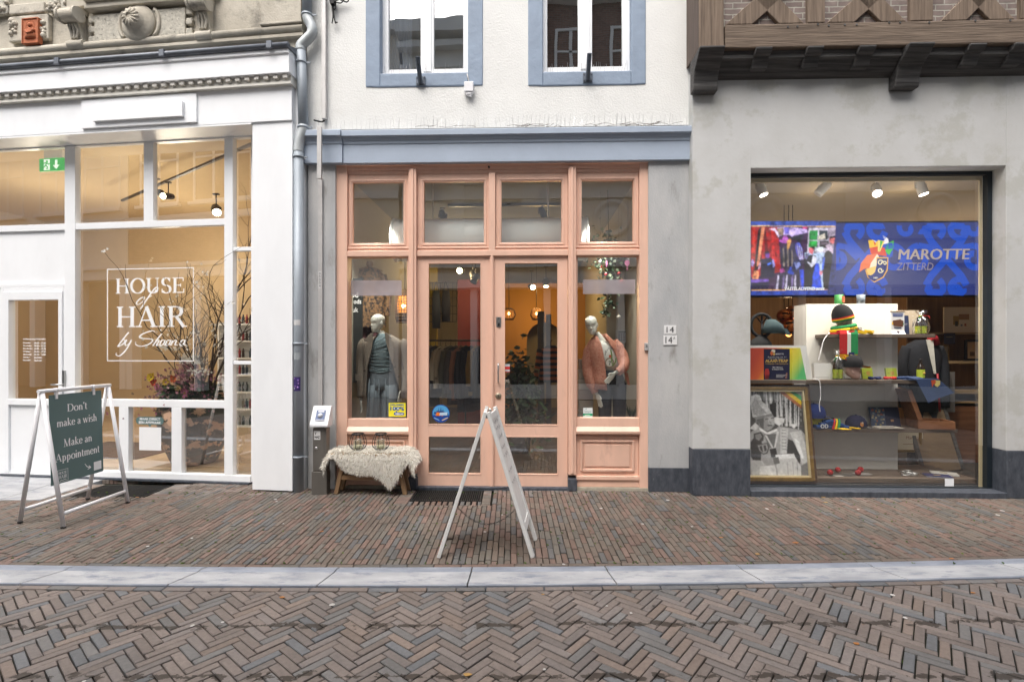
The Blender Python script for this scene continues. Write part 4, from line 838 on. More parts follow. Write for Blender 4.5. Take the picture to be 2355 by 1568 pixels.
ochre = mat('shop_wall', (.33, .29, .22), rough=.9, vary=.06, vscale=1); shop_floor = wood_mat('shop_floor', (.045, .033, .025), (.08, .058, .042), rough=.4, axis=1, scale=.5, bump=.05)
room(B, U(775) , U(1486), .16, 7.4, .1, q(384) + .02, ochre, shop_floor, mat('shop_ceiling', (.22, .215, .2), rough=.9))
# ================================================================== HALF TIMBERED HOUSE
Cc = thing('half_timbered_house', 'half-timbered house with brick nogging, black jetty brackets and a plastered shop wall', 'house', FR.o, FR.th)
U, Z = FR.U, FR.Z
ru0, ru1 = U(1592), U(2720); zw = (Z(1651, 185) + Z(2354, 168)) / 2
wu0, wu1 = U(1725), U(2313); wz1 = Z(2018, 384.5); wz0 = Z(1727, 1139)
m = MB(); zpl = (Z(1660, 1036) + Z(2330, 1033)) / 2
holes_wall(m, ru0, ru1, zpl, zw + .1, 0, .3, [(wu0, wu1, 0, wz1)]); m.build('plaster_wall', plaster, Cc, bevel=.006)
for a, b in ((ru0 + .002, wu0 - .001), (wu1 + .001, ru1)): m = MB(); m.box(a, b, -.008, .3, 0, zpl - .001); m.build('dark_plinth', plinth_m, Cc, bevel=.006)
m = MB(); sz_ = Z(2018, 1130, .0); m.box(wu0 + .001, wu1 - .001, -.02, .26, -.01, sz_); m.build('window_sill', plinth_m, Cc, bevel=.005)
fv = .165; m = MB(); f0, f1 = wu0 + .003, wu1 - .003; g1 = U(2270, fv); g0 = f0 + (f1 - g1); gz1 = Z(2000, 404, fv); gz0 = Z(2000, 1120, fv)
m.box(f0, g0, fv, fv+.06, sz_ + .001, wz1 - .003); m.box(g1, f1, fv, fv+.06, sz_ + .001, wz1 - .003); m.box(g0, g1, fv, fv+.06, gz1, wz1 - .003); m.box(g0, g1, fv, fv+.06, sz_ + .001, gz0)
swn = m.build('shop_window_frame', anth, Cc, bevel=.004); pane('window_pane', g0, g1, gz0, gz1, fv + .03, swn, glass_disp)
cream_t = mat('cream_trim', (.55, .46, .28), rough=.5)
m = MB(); m.box(g1 - .035, g1 - .002, fv + .062, fv + .075, gz0, gz1); m.box(g0, g1 - .035, fv + .062, fv + .075, gz1 - .05, gz1 - .002); m.build('inner_trim', cream_t, swn)
warm_wood = wood_mat('panelled_oak', (.13, .07, .03), (.22, .125, .055), rough=.5, axis=2, scale=.6, bump=.1)
room(Cc, wu0 - .25, wu1 + 2.3, .3, 4.4, .06, gz1 + .12, warm_wood, mat('dark_carpet', (.035, .03, .027), rough=1, vary=.3, vscale=30), mat('white_ceiling', (.38, .36, .32), rough=.9))
# jetty
JV = -.27; zb1 = (Z(1669, 111.6, JV) + Z(2354, 99, JV)) / 2; zb2 = (Z(1669, 60, JV) + Z(2354, 41.6, JV)) / 2
j = lambda px: U(px, JV)
m = MB(); m.box(j(1667), ru1, JV, 0, zb1, zb2); bm_ = m.build('timber_beam', oak, Cc, bevel=.012)
m = MB()
for px, py in ((1880, 52), (1905, 55), (1942, 53), (1969, 53), (2044, 48), (2069, 48), (2136, 48), (2242, 44), (2322, 43), (1811, 58), (1833, 57)): m.tube([(j(px), JV - .006, Z(px, py + 5, JV)), (j(px), JV + .02, Z(px, py + 5, JV))], .011, 8)
m.build('timber_peg', black_wood, bm_)
m = MB(); m.box(j(1606), j(1664), JV - .01, .0, zb1 - .01, 9.5); m.build('corner_post', oak_v, Cc, bevel=.012)
m = MB(); m.box(ru0 - .003, j(1606) - .002, JV + .0, .3, zb1 + .01, 9.5); m.build('side_boarding', wood_mat('grey_timber_side', (.07, .05, .04), (.14, .10, .08), axis=2, scale=1.4, bump=.6), Cc)
m = MB(); m.box(j(1664) + .002, ru1, JV + .045, 0, zb2 + .001, 9.5); m.build('brick_nogging', brick_old, Cc)
zt3 = zb2 + .62
m = MB()
for a, b in ((1857, 1897.5), (2093, 2146), (2347, 2395)): m.box(j(a), j(b), JV + .0, JV + .1, zb2 + .001, 9.5)
m.build('timber_stud', oak_v, Cc, bevel=.01)
def brace(x0, y0, x1, y1, w_):
    m = MB(); p = Vector((j(x0), JV + .05, Z(x0, y0, JV))); r_ = Vector((j(x1), JV + .05, Z(x1, y1, JV))); d = (r_ - p).normalized()
    n_ = Vector((-d.z, 0, d.x)) * w_ / 2
    t0 = 0.0; base = zb2 + .002
    def down(pt): k = (base - pt.z) / d.z; return pt + d * k
    a, b = down(p + n_), down(p - n_); c, e = r_ - n_ + d * .8, r_ + n_ + d * .8
    m.prism([(a.x, a.z), (b.x, b.z), (c.x, c.z), (e.x, e.z)], JV + .005, JV + .09); m.build('diagonal_brace', oak_v, Cc, bevel=.008)
for (x0, x1) in ((1706, 1762), (1817, 1768), (1935, 1992), (2056, 2005), (2191, 2240), (2311, 2262)): brace(x0, 50, x1, 0, .19)
m = MB()
m.prism([(0.0, zw - .02), (JV * .35, zw + .005), (JV * .62, zw + .10), (JV * .78, zw + .11), (JV * .8, zb1 - .002), (0, zb1 - .002)], j(1606), ru1, 'yz'); m.build('jetty_boarding', black_wood, Cc)
for px in (1756, 1874, 1994, 2247, 2350):
    m = MB(); c = j(px); hw = .085; z1 = zb1 - .003; z0 = zw + .02
    m.prism([(0, z0 - .01), (JV * .62, z0), (JV * .7, z0 + .05), (JV * .78, z0 + .1), (JV * .95, z1 - .06), (JV * 1.08, z1 - .02), (JV * 1.08, z1), (0, z1)], c - hw, c + hw, 'yz'); m.build('joist_end', black_wood, Cc, bevel=.008)
for pa, hw in ((1634, .135), (2112, .13)):
    m = MB(); c = j(pa); z1 = zb1 - .003; z0 = Z(2073 if pa > 2000 else 1628, 209 if pa > 2000 else 217, -.03)
    m.prism([(0, z0), (-.10, z0), (-.115, z0 + .05), (-.115, z0 + .1), (-.15, z0 + .2), (-.24, z1 - .1), (-.33, z1 - .02), (-.33, z1), (0, z1)], c - hw, c + hw, 'yz'); m.build('jetty_bracket', black_wood, Cc, bevel=.012)
# ------------------------------------------------------------------ gap between the houses
m = MB(); a_, b_ = FL.w(FL.U(690), .22, 0), FC.w(FC.U(709), .16, 0); m.box(a_.x - .1, b_.x + .06, min(a_.y, b_.y), b_.y + .2, 0, 9); tag(m.build('party_wall', dark_gap), 'black strip of wall between the salon and the white townhouse', 'wall')
# ================================================================== opposite side of the street (stands behind the camera, mirrored in the glass)
OY = -4.6
opp_cream = mat('cream_stucco', (.72, .68, .60), rough=.85, vary=.06, vscale=1); opp_grey = mat('pale_grey_stucco', (.74, .74, .71), rough=.8, vary=.06, vscale=1); opp_dark = mat('dark_shopfront', (.06, .056, .053), rough=.5)
opp_brick = brick_mat('brown_brick', (.16, .085, .06), (.22, .12, .085), (.2, .18, .16), 4.2, .8, .26); roof_m = mat('dark_roof_tiles', (.07, .055, .05), rough=.8, vary=.3, vscale=9)
opp_glass = mat('dark_pane', (.03, .035, .04), rough=.08, spec=.8); opp_white = mat('white_window_paint', (.72, .72, .70), rough=.5)
def opp_window(par, x, z, w_, h_, y=OY, surround=None):
    m = MB(); frame_rect(m, x - w_/2, x + w_/2, z, z + h_, .09, y - .08, y + .03); m.box(x - .05, x + .05, y - .07, y + .02, z + .09, z + h_ - .09); m.box(x - w_/2 + .09, x + w_/2 - .09, y - .07, y + .02, z + h_*.68, z + h_*.68 + .07); m.box(x - w_/2 - .12, x + w_/2 + .12, y - .0, y + .16, z - .12, z - .001)
    o = m.build('window', opp_white, par); m = MB(); m.box(x - w_/2 + .09, x + w_/2 - .09, y - .06, y - .05, z + .09, z + h_ - .09); m.build('window_pane', opp_glass, o)
def row_house(name, label, x0, x1, wm, wins, dark_to=4.4):
    h = thing(name, label, 'house', ((x0 + x1) / 2, OY, 0)); c = (x0 + x1) / 2; h.location.y = 0; a, b = x0 - c, x1 - c
    m = MB(); m.box(a, b, OY - 6, OY, dark_to, 12.4); m.build('wall', wm, h); m = MB(); m.box(a, b, OY - 6, OY - .3, 0, dark_to); m.build('shop_recess', opp_dark, h)
    m = MB(); m.box(a, b, OY, OY + .22, dark_to, dark_to + .4); m.box(a, b, OY, OY + .32, dark_to + .4, dark_to + .55); m.box(a, b, OY, OY + .14, 6.6, 6.85); m.box(a, b, OY, OY + .3, 12.1, 12.4); n = int((b - a) / 2.4)
    for k in range(n + 1): x = a + (b - a - .3) * k / n; m.box(x, x + .3, OY - .3, OY + .1, 0, dark_to)
    m.build('moulding', opp_white, h)
    for x in wins: opp_window(h, x - c, 7.3, 1.9, 2.5)
    m = MB(); m.prism([(OY + .3, 12.4), (OY - 4, 13.6), (OY - 6, 12.4)], a, b, 'yz'); m.build('roof', roof_m, h)
row_house('cream_row_house', 'cream stucco row house with wide white windows across the street, far end of the row', -36, -18.6, opp_cream, (-34, -31, -28.2, -25.2, -22.4, -19.9))
row_house('brick_row_house', 'brown brick row house with white windows between the two cream ones', -18.55, -11.6, opp_brick, (-17, -14.4, -12.7))
row_house('cream_row_house', 'narrow cream stucco house across the street beside the grey classical house', -11.55, -4.4, opp_cream, (-10, -7.8, -5.6), 3.4)
# grey classical house
h2 = thing('classical_house', 'pale grey classical house with mouldings and a dark shopfront across the street', 'house', (0, 0, 0))
m = MB(); m.box(-4.3, .3, OY - 6, OY, 3.6, 12.3); m.box(.3, 24, OY - 6, OY, 3.6, 7.9); m.build('wall', opp_grey, h2)
m = MB(); m.box(-4.3, 24, OY - 6, OY - .35, 0, 3.6); m.build('shop_recess', opp_dark, h2)
m = MB()
for z, d, t_ in ((3.6, .25, .5), (4.25, .4, .14), (5.05, .12, .12), (6.5, .14, .1), (7.0, .25, .18), (7.35, .35, .12)): m.box(-4.3, 24, OY, OY + d, z, z + t_)
for z, d, t_ in ((10.9, .12, .15), (11.5, .3, .2), (11.9, .5, .4)): m.box(-4.4, .4, OY, OY + d, z, z + t_)
for x in (-4.2, -2.6, -.3): m.box(x, x + .4, OY, OY + .1, 4.4, 11)
for k in range(16): m.box(-2.2, -1.2, OY, OY + .03, 4.5 + k*.42, 4.5 + k*.42 + .38)
for x in (2.6, 7.4, 12.6, 17.5):
    M_ = Matrix.Rotation(R(-90), 4, 'X'); m.lathe([(.62, 0), (.62, .1), (.5, .12), (.46, .05), (.34, .05), (.3, .1), (.1, .12), (0, .12)], 32, (x, OY, 5.85), 0, None, M_)
for x in (.1, 4.8, 9.8, 15, 20): m.box(x, x + .55, OY, OY + .1, 3.6, 7)
for x in (-4.3, -2.0, .4, 2.8, 5.6, 8.4, 11, 14, 17, 20): m.box(x, x + .22, OY - .35, OY + .06, 0, 3.6)
m.box(-4.3, 24, OY - .35, OY + .02, 0, .45)
m.build('moulding', opp_grey, h2)
for x in (-3.6, -.75): opp_window(h2, x, 8.2, 1.0, 1.9); opp_window(h2, x, 4.9, 1.0, 2.1)
m = MB(); m.prism([(OY + .5, 12.3), (OY - 3, 13.6), (OY - 6, 12.3)], -4.4, .4, 'yz'); m.build('roof', roof_m, h2)
h3 = thing('brick_house', 'brown brick upper storey with white framed windows across the street', 'house', (0, 0, 0))
m = MB(); m.box(.42, 24, OY - 6, OY - .05, 7.9, 13.0); m.build('wall', opp_brick, h3)
for x in (1.3, 3.1, 5.4, 7.4, 9.6, 11.6, 14, 16.4, 19): opp_window(h3, x, 9.6, 1.05, 2.5, OY - .02)
m = MB(); m.box(.4, 24, OY - .05, OY + .12, 8.9, 9.1); m.box(.4, 24, OY - .05, OY + .3, 12.9, 13.15); m.build('moulding', opp_white, h3)
# ================================================================== things on the street
white_metal = mat('white_powder_coat', (.78, .78, .80), rough=.35, vary=.02); rubber = mat('black_rubber', (.012, .012, .012), rough=.7)
# tubular sign frame with a hanging board
f1, f2, f3, f4 = [Vector((*ground(x, y), 0)) for x, y in ((46, 1202), (146, 1214), (202, 1148), (294, 1156))]
mid1, mid2 = (f1 + f2) / 2, (f3 + f4) / 2; ax = (mid2 - mid1).normalized(); apx = lambda m_, px, py: Vector((m_.x, m_.y, CAM_H + (CY - py) / F_PX * m_.y))
a1 = apx(mid1, 88, 903); a2 = apx(mid2, 247, 883); hz = (a1.z + a2.z) / 2; a1.z = a2.z = hz
base = (mid1 + mid2) / 2
T = thing('pavement_sign', 'white tubular pavement sign with a hanging sage green appointment board', 'sign', base)
L_ = lambda p: p - base
m = MB(); r_ = .0185
m.tube([L_(a1 - ax * .03), L_(a2 + ax * .03)], r_, 12); fr_ = m.build('top_bar', white_metal, T)
for (a, b, c) in ((f1, f2, a1), (f3, f4, a2)):
    for f in (a, b):
        m = MB(); top_ = c - Vector((0, 0, .02)) + (f - (a + b)/2) * .04; m.tube([L_(f + Vector((0, 0, .012))), L_(top_)], r_, 12); lg = m.build('leg', white_metal, T)
        m = MB(); m.tube([L_(f), L_(f + (top_ - f).normalized() * .02)], r_ + .002, 12); m.build('foot_cap', rubber, lg)
for (p, q_, c, e) in ((f2, f4, a1, a2), (f1, f3, a1, a2)):
    m = MB(); k = .1; m.tube([L_(p + (c - p) * k), L_(q_ + (e - q_) * k)], r_ * .92, 12); m.build('stretcher', white_metal, T)
sage_board = mat('sage_board', (.095, .165, .165), rough=.45, vary=.03)
# board axes: run bu along the bar, hangs down with a little outward swing
bu = ax; side = Vector((ax.y, -ax.x, 0)); side = side if side.x > 0 else -side
swing = R(1.5); dn = (Vector((0, 0, -1)) * math.cos(swing) - side * math.sin(swing) * -1).normalized(); bn = bu.cross(dn); bn = bn if bn.x > 0 else -bn
BL_, BH_ = .60, .86; o_ = (a1 + a2) / 2 - bu * BL_ / 2 - bu * .01 + Vector((0, 0, -.045)) + bn * .004
MB_ = Matrix(((bu.x, -bn.x, -dn.x, o_.x - base.x), (bu.y, -bn.y, -dn.y, o_.y - base.y), (bu.z, -bn.z, -dn.z, o_.z - base.z), (0, 0, 0, 1)))     # x along, -y faces the street, z up
m = MB(); m.box(0, BL_, -.002, .002, -BH_, 0, 0, MB_); bd = m.build('board', sage_board, T)
m = MB(); yb = -.0028
def bt(s_, x0, x1, yt, cap): serif(m, s_, x0 * BL_, x1 * BL_, -BH_ * yt, cap * BH_, yb, M=MB_, wt=1.0)
bt("Don't", .31, .70, .205, .085); bt('make a wish', .12, .89, .365, .085); bt('Make an', .23, .78, .60, .088); bt('Appointment', .08, .93, .755, .088)
m2 = MB(); m2.ribbon([(x * BL_, -z * BH_) for x, z in ((.62, .85), (.66, .89), (.70, .905), (.735, .91))], [.004, .008, .009, .008], yb)
m2.ribbon([(x * BL_, -z * BH_) for x, z in ((.70, .885), (.74, .912))], [.008, .008], yb - .0002); m2.ribbon([(x * BL_, -z * BH_) for x, z in ((.675, .925), (.74, .912))], [.008, .008], yb - .0004)
m2.box(.80 * BL_, .955 * BL_, yb - .0006, yb, -.985 * BH_ + .02, -.86 * BH_)
frame_rect(m2, .11 * BL_, .30 * BL_, -.985 * BH_, -.85 * BH_, .0028, yb - .0004, yb)
serif(m2, 'HOUSE', .13 * BL_, .28 * BL_, -.90 * BH_, .03 * BH_, yb); serif(m2, 'HAIR', .13 * BL_, .28 * BL_, -.948 * BH_, .038 * BH_, yb)
m2.ribbon([(x * BL_, -z * BH_) for x, z in ((.15, .972), (.19, .962), (.2, .97), (.24, .962), (.27, .968))], [.004] * 5, yb)
mm = m; mm.add([MB_ @ Vector(p) for p in m2.v], m2.f); mm.build('board_lettering', letter_white, bd, fix=False)
for k in (.12, .83):
    m = MB(); p = L_(o_ + bu * BL_ * k + Vector((0, 0, .045))); m.tube([p - bu * .012, p + bu * .012], r_ + .004, 12); m.box(.0 + BL_ * k - .012, BL_ * k + .012, -.012, .006, -.04, .03, 0, MB_); m.build('hanging_clip', white_metal, T)
# wooden A-frame seen from its side
woodwhite = mat('painted_white_wood', (.72, .72, .70), rough=.45, vary=.06, vscale=14, bump=.08, bscale=40, grime=((.45, .43, .39), 9, .66, .1)); marks = mat('worn_dark_lettering', (.06, .06, .07), rough=.7, col2=(.4, .4, .4), vscale=30)
gL, gR = ground(1007, 1283), ground(1231, 1284); yF = gL[1]; dep = .42; xm = (1121.5 - CX) / F_PX * yF; zA = CAM_H + (CY - 948) / F_PX * yF
T = thing('folding_sign', 'white painted wooden folding sign standing open on the pavement before the salmon doors', 'sign', (xm, yF + dep / 2, 0))
for sgn, gx in ((-1, gL[0]), (1, gR[0])):
    foot = Vector((gx - xm, 0, 0)); topv = Vector((sgn * .022, 0, zA)); d = (topv - foot).normalized(); nrm = Vector((d.z * sgn, 0, -d.x * sgn)); L = (topv - foot).length
    Mx = Matrix(((d.x, .11 if sgn > 0 else -.015, nrm.x, foot.x), (0, .994, 0, 0), (d.z, 0, nrm.z, 0), (0, 0, 0, 1)))      # x up the leg, y depth, z outward
    m = MB(); tk = .03
    for y0 in (-dep/2, dep/2 - .055): m.box(0.0, L, y0, y0 + .055, -tk/2, tk/2, 0, Mx)
    m.box(L - .075, L - .02, -dep/2 + .055, dep/2 - .055, -tk/2 + .004, tk/2 - .004, 0, Mx); m.box(.2, .26, -dep/2 + .055, dep/2 - .055, -tk/2 + .004, tk/2 - .004, 0, Mx)
    pn = m.build('panel_frame', woodwhite, T, bevel=.004)
    m = MB(); m.box(.26, L - .075, -dep/2 + .055, dep/2 - .055, -.004, .004, 0, Mx); m.build('board', woodwhite, pn)
    if sgn > 0:
        m = MB()
        for k, zz in enumerate((.36, .47, .62, .70, .80, .89, .95)):
            for jn in range(3):
                y0 = -.12 + jn * .08 + random.uniform(-.01, .01); m.ribbon([(.26 + (L - .34) * zz + random.uniform(-.01, .01), y0), (.26 + (L - .34) * zz + .03, y0 + .03), (.26 + (L - .34) * zz + .01, y0 + .05)], [.01, .012, .006], 0)
        mm = MB(); mm.add([Mx @ Vector((p[0], p[2], .0055)) for p in m.v], m.f); mm.build('worn_lettering', marks, pn, fix=False)
    m = MB()
    for y0 in (-dep/2 + .03, dep/2 - .03): m.tube([(sgn * .012, y0, zA - .05), (sgn * .0, y0, zA - .015)], .008, 6)
    m.build('hinge', steel, T)
iron = mat('dark_iron', (.03, .03, .03), rough=.6, metal=.5)
for (zc_, yy, sag) in ((.46, dep/2 - .03, .02), (.40, -dep/2 + .03, .14)):
    m = MB(); xl = (gL[0] - xm) * (1 - zc_ / zA) + .01; xr = (gR[0] - xm) * (1 - zc_ / zA) - .01; n = 26
    for k in range(n):
        t0, t1 = k / n, (k + 1) / n; P = lambda t: Vector((xl + (xr - xl) * t, yy, zc_ - sag * 4 * t * (1 - t)))
        c = (P(t0) + P(t1)) / 2; d = (P(t1) - P(t0)) * .62; o2 = Vector((0, .006, 0)) if k % 2 else Vector((0, 0, .006)); m.tube([c - d, c - d*.5 + o2, c + d*.5 + o2, c + d, c + d*.5 - o2, c - d*.5 - o2, c - d], .0016, 4, caps=False)
    m.build('chain', iron, T)
# entrance grates
def grate(name, label, x0, x1, y0, y1, nx, ny):
    o = thing(name, label, 'grate', ((x0+x1)/2, (y0+y1)/2, 0)); cx, cy = (x0+x1)/2, (y0+y1)/2; m = MB(); frame_rect_xy(m, x0-cx, x1-cx, y0-cy, y1-cy, .012); m.build('rim', iron, o); m = MB()
    for k in range(nx): x = x0 - cx + (x1 - x0) * (k + .5) / nx; m.box(x - .003, x + .003, y0-cy+.01, y1-cy-.01, -.03, .0015)
    for k in range(ny): y = y0 - cy + (y1 - y0) * (k + .5) / ny; m.box(x0-cx+.01, x1-cx-.01, y - .0025, y + .0025, -.03, -.001)
    m.build('grating', iron, o); m = MB(); m.box(x0-cx, x1-cx, y0-cy, y1-cy, -.054, -.05); m.build('pit', dark_gap, o)
def frame_rect_xy(m, x0, x1, y0, y1, w_):
    m.box(x0, x0+w_, y0, y1, -.04, .003); m.box(x1-w_, x1, y0, y1, -.04, .003); m.box(x0+w_, x1-w_, y0, y0+w_, -.04, .003); m.box(x0+w_, x1-w_, y1-w_, y1, -.04, .003)
grate('boot_grate', 'black iron boot grate set in the clinkers before the salmon double doors', -1.11, -.34, 5.52, 5.915, 34, 7)
grate('ribbed_grate', 'dark ribbed entrance grate in the clinkers before the salon window', -4.94, -4.11, 5.69, 6.14, 4, 26)
# downpipe
T = thing('downpipe', 'zinc rain downpipe with bends between the salon and the white townhouse', 'downpipe', FC.w(FC.U(691), -.1, 0), FC.th)
ob = (FC.U(691), -.1); dp = lambda px, py, v=-.1: (FC.U(px, v) - ob[0], v - ob[1], FC.Z(px, py, v))
rp = .055
m = MB(); m.tube([dp(686.5, 1135), dp(686.5, 346)], rp, 16); p1 = m.build('pipe_length', zinc, T)
m = MB(); m.tube(spline([dp(686.5, 350), dp(686.5, 342), dp(689, 325), dp(694, 310), dp(697, 300), dp(697.5, 290)], 4), rp + .003, 16); m.build('bend', zinc_bright, T)
m = MB(); m.tube([dp(697.5, 297), dp(692, 108)], rp, 16); m.build('pipe_length', zinc, T)
m = MB(); m.tube(spline([dp(692, 118), dp(692, 107), dp(699, 98), dp(713, 84), dp(718, 74), dp(716, 60), dp(708, 45), dp(706, 34)], 4), rp + .003, 16); m.build('bend', zinc_bright, T)
m = MB(); m.tube([dp(706, 38), dp(706, -120)], rp, 16); m.build('pipe_length', zinc, T)
m = MB()
for px, py in ((686.5, 790), (686.5, 362), (692.5, 145), (697, 294), (706, 36), (686.5, 1050)): a = dp(px, py); m.tube([(a[0], 0, a[2] - .012), (a[0], 0, a[2] + .012)], rp + .008, 16); m.box(a[0] + rp, a[0] + rp + .05, -.006, .006, a[2] - .008, a[2] + .008)
m.build('pipe_clip', zinc, T)
m = MB()
for py, cc, w_, h_ in ((742, (.6, .6, .6), 8, 12), (882, (.05, .03, .14), 9, 32), (818, (.3, .33, .35), 6, 16)):
    c = dp(686.5, py); h = h_ / F_PX * 5.9; ww = w_ / F_PX * 5.9; n = 8
    rows = [[Vector((c[0] + (rp + .0012) * math.sin(a), -(rp + .0012) * math.cos(a), z)) for a in [R(-45 + 90*i/n) for i in range(n + 1)]] for z in (c[2] - h/2, c[2] + h/2)]; m.loft(rows, 0, closed=False, col=cc)
    if py == 882:
        for k in range(9): a = R(random.uniform(-35, 35)); zz = c[2] + random.uniform(-.4, .4) * h; m.ball((c[0] + (rp + .001) * math.sin(a), -(rp + .001) * math.cos(a), zz), .009, 6, col=random.choice(((.35, .2, .5), (.5, .5, .6), (.1, .08, .4))))
m.build('sticker', prn, p1, fix=False)
# cable duct on the townhouse
alu = mat('aged_aluminium', (.52, .51, .50), rough=.5, metal=.35, vary=.1, vscale=6)
T = at('cable_duct', 'pale metal cable duct running down the pier beside the downpipe', 'cable duct', FC, FC.U(738), -.03, 0)
o0 = FC.U(738); m = MB(); m.box(FC.U(743.5)-o0, FC.U(753)-o0, -.03, .028, FC.Z(748, 278), 9); m.build('duct_cover', alu, T, bevel=.003)
m = MB(); m.box(FC.U(730, -.18)-o0, FC.U(740, -.18)-o0, -.17, -.135, FC.Z(735, 411, -.2), FC.Z(735, 291, -.2)); m.build('duct_cover', alu, T, bevel=.003)
m = MB(); m.box(FC.U(733.5)-o0, FC.U(743)-o0, -.0, .028, FC.Z(738, 985), FC.Z(738, 411)); m.build('duct_cover', alu, T, bevel=.003)
m = MB(); m.tube(spline([(FC.U(748)-o0, 0, FC.Z(748, 280)), (FC.U(744)-o0, -.03, FC.Z(744, 286)), (FC.U(736)-o0, -.14, FC.Z(736, 292))], 4), .01, 6); m.build('cable', rubber, T)
m = MB(); a = FC.U(738) - o0; z0, z1 = FC.Z(738, 664), FC.Z(738, 625); m.box(a - .016, a + .016, -.004, -.0005, z0, z1, col=(.62, .62, .62))
for k in range(5): text(m, '00004'[k], a - .009, a + .009, z1 - .012 - (k + .82) * (z1 - z0 - .02) / 5, z1 - .012 - k * (z1 - z0 - .02) / 5, -.005, col=(.02, .02, .02))
m.build('number_strip', prn, T, fix=False)
# dangling black cables
T = at('cable_bundle', 'black overhead cable bundle dangling against the white wall beside the first upper window', 'cable', FC, FC.U(775), -.05, FC.Z(775, 30))
m = MB(); cz = FC.Z(775, 30)
cc = lambda px, py: (FC.U(px, -.05) - FC.U(775, -.05), random.uniform(-.02, .02), FC.Z(px, py, -.05) - cz)
for pts in (((767, 0), (766, 18), (770, 40), (767, 55)), ((769, 0), (770, 22), (772, 44), (775, 54)), ((772, 4), (769, 25), (774, 50), (778, 50)), ((760, 2), (775, -4), (800, 5), (806, -2)), ((764, 3), (785, 8), (795, 2), (800, -6)), ((750, 2), (762, -2), (775, 4), (790, -3)), ((774, 0), (775, 10), (773, 24), (775, 18))): m.tube(spline([cc(*p) for p in pts], 5), .007, 6)
m.box(cc(764, 0)[0], cc(773, 0)[0], -.03, .03, cc(768, 12)[2], cc(768, -1)[2]); m.build('cable_strands', rubber, T)
# sensor box
T = at('sensor_box', 'small white sensor box below the sill of the first upper window', 'sensor', FC, FC.U(1079), -.03, FC.Z(1079, 222))
s_u = lambda px: FC.U(px) - FC.U(1079); s_z = lambda py: FC.Z(1079, py) - FC.Z(1079, 222)
m = MB(); m.box(s_u(1068.5), s_u(1089.5), -.045, .029, s_z(218), s_z(195)); m.prism([(s_u(1071), s_z(218)), (s_u(1088), s_z(218)), (s_u(1085), s_z(224)), (s_u(1073), s_z(224))], -.035, .02); m.box(s_u(1080), s_u(1085), -.03, .0, s_z(228), s_z(222)); m.build('casing', white_metal, T, bevel=.008)
m = MB(); m.tube(spline([(s_u(1079), .015, s_z(195)), (s_u(1077), .01, s_z(185)), (s_u(1075), .012, s_z(176)), (s_u(1073), .03, s_z(170))], 4), .007, 8); m.build('cable', alu, T)
# flag holders
def flag(px, py0, py1, label):
    T = at('flag_holder', label, 'flag holder', FC, FC.U(px), -.03, FC.Z(px, py1), 'flag holders under the upper windows'); h = FC.Z(px, py0) - FC.Z(px, py1); fm = mat('grey_blue_metal', (.11, .13, .16), rough=.45, metal=.4)
    m = MB(); m.box(-.055, .055, .004, .016, -.02, .09); m.build('back_plate', fm, T, bevel=.004); m = MB(); m.tube([(0, .0, .0), (0, -.16, h + .04)], .026, 12, caps=False); m.tube([(0, -.16, h+.04), (0, -.13, h - .02)], .021, 12); m.build('socket', fm, T)
    m = MB()
    for a in (-.04, .04):
        for b in (.0, .07): m.ball((a, .003, b), .009, 6)
    m.build('bolt', fm, T)
flag(968, 160, 196, 'grey metal flag holder below the window nearer the downpipe'); flag(1350.5, 153, 188, 'grey metal flag holder below the window nearer the timbered house')
# house numbers
plate = mat('white_enamel', (.74, .74, .74), rough=.3)
for nm, x0, y0, x1, y1, lab in (('14', 1526.5, 748, 1554, 768.5, 'white house number plate reading 14, upper of two'), ('14A', 1525, 770.5, 1556, 793, 'white house number plate reading 14A, lower of two')):
    a, b, c, d = FC.rect(x0, y1, x1, y0); T = at('house_number_plate', lab, 'house number', FC, (a+b)/2, -.006, (c+d)/2, 'house number plates on the grey pier'); w_, h_ = (b-a)/2, (d-c)/2
    m = MB(); m.box(-w_, w_, -.004, .005, -h_, h_); m.build('plate', plate, T, bevel=.002); m = MB()
    if nm == '14': text(m, '14', -w_*.62, w_*.62, -h_*.66, h_*.66, -.0048)
    else: text(m, '14', -w_*.72, w_*.28, -h_*.66, h_*.66, -.0048); text(m, 'A', w_*.42, w_*.74, h_*.12, h_*.62, -.0048)
    m.build('numerals', black_metal, T, fix=False)
T = at('door_bell', 'small grey door bell on the edge of the salmon frame', 'door bell', FC, FC.U(1486.5), .02, FC.Z(1486, 797)); m = MB(); m.box(-.02, .02, -.02, .014, -.045, .045); m.build('casing', alu, T, bevel=.004); m = MB(); m.tube([(0, -.02, .01), (0, -.026, .01)], .01, 10); m.build('button', steel, T)
# terracotta relief
terra = mat('terracotta', (.42, .13, .055), rough=.8, vary=.2, vscale=22, bump=.4, bscale=30)
a, b, c, d = FL.rect(47, 98.5, 85, 40.5, .02); T = at('terracotta_relief', 'orange terracotta relief plaque of a robed figure fixed to the carved stone wall', 'relief', FL, (a+b)/2, .04, (c+d)/2); w_, h_ = (b-a)/2, (d-c)/2
m = MB(); m.box(-w_, w_, .0, .05, -h_, h_); frame_rect(m, -w_, w_, -h_, h_, .012, -.01, .0); m.build('plaque', terra, T, bevel=.004)
m = MB(); m.ball((.0, -.0, h_*.45), .03, 10); m.lathe([(.02, h_*.35), (.05, h_*.15), (.065, -h_*.2), (.08, -h_*.6)], 12, (0, .0, 0), sy=.25); m.tube(spline([(-.06, -.012, h_*.0), (-.02, -.02, -h_*.2), (.05, -.02, -h_*.12)], 4), .012, 6); m.ball((.05, -.008, -.0), .02, 8)
for k in range(16): a = k * math.pi / 8; m.ball((.055*math.cos(a), .0, h_*.45 + .055*math.sin(a)), .006, 5)
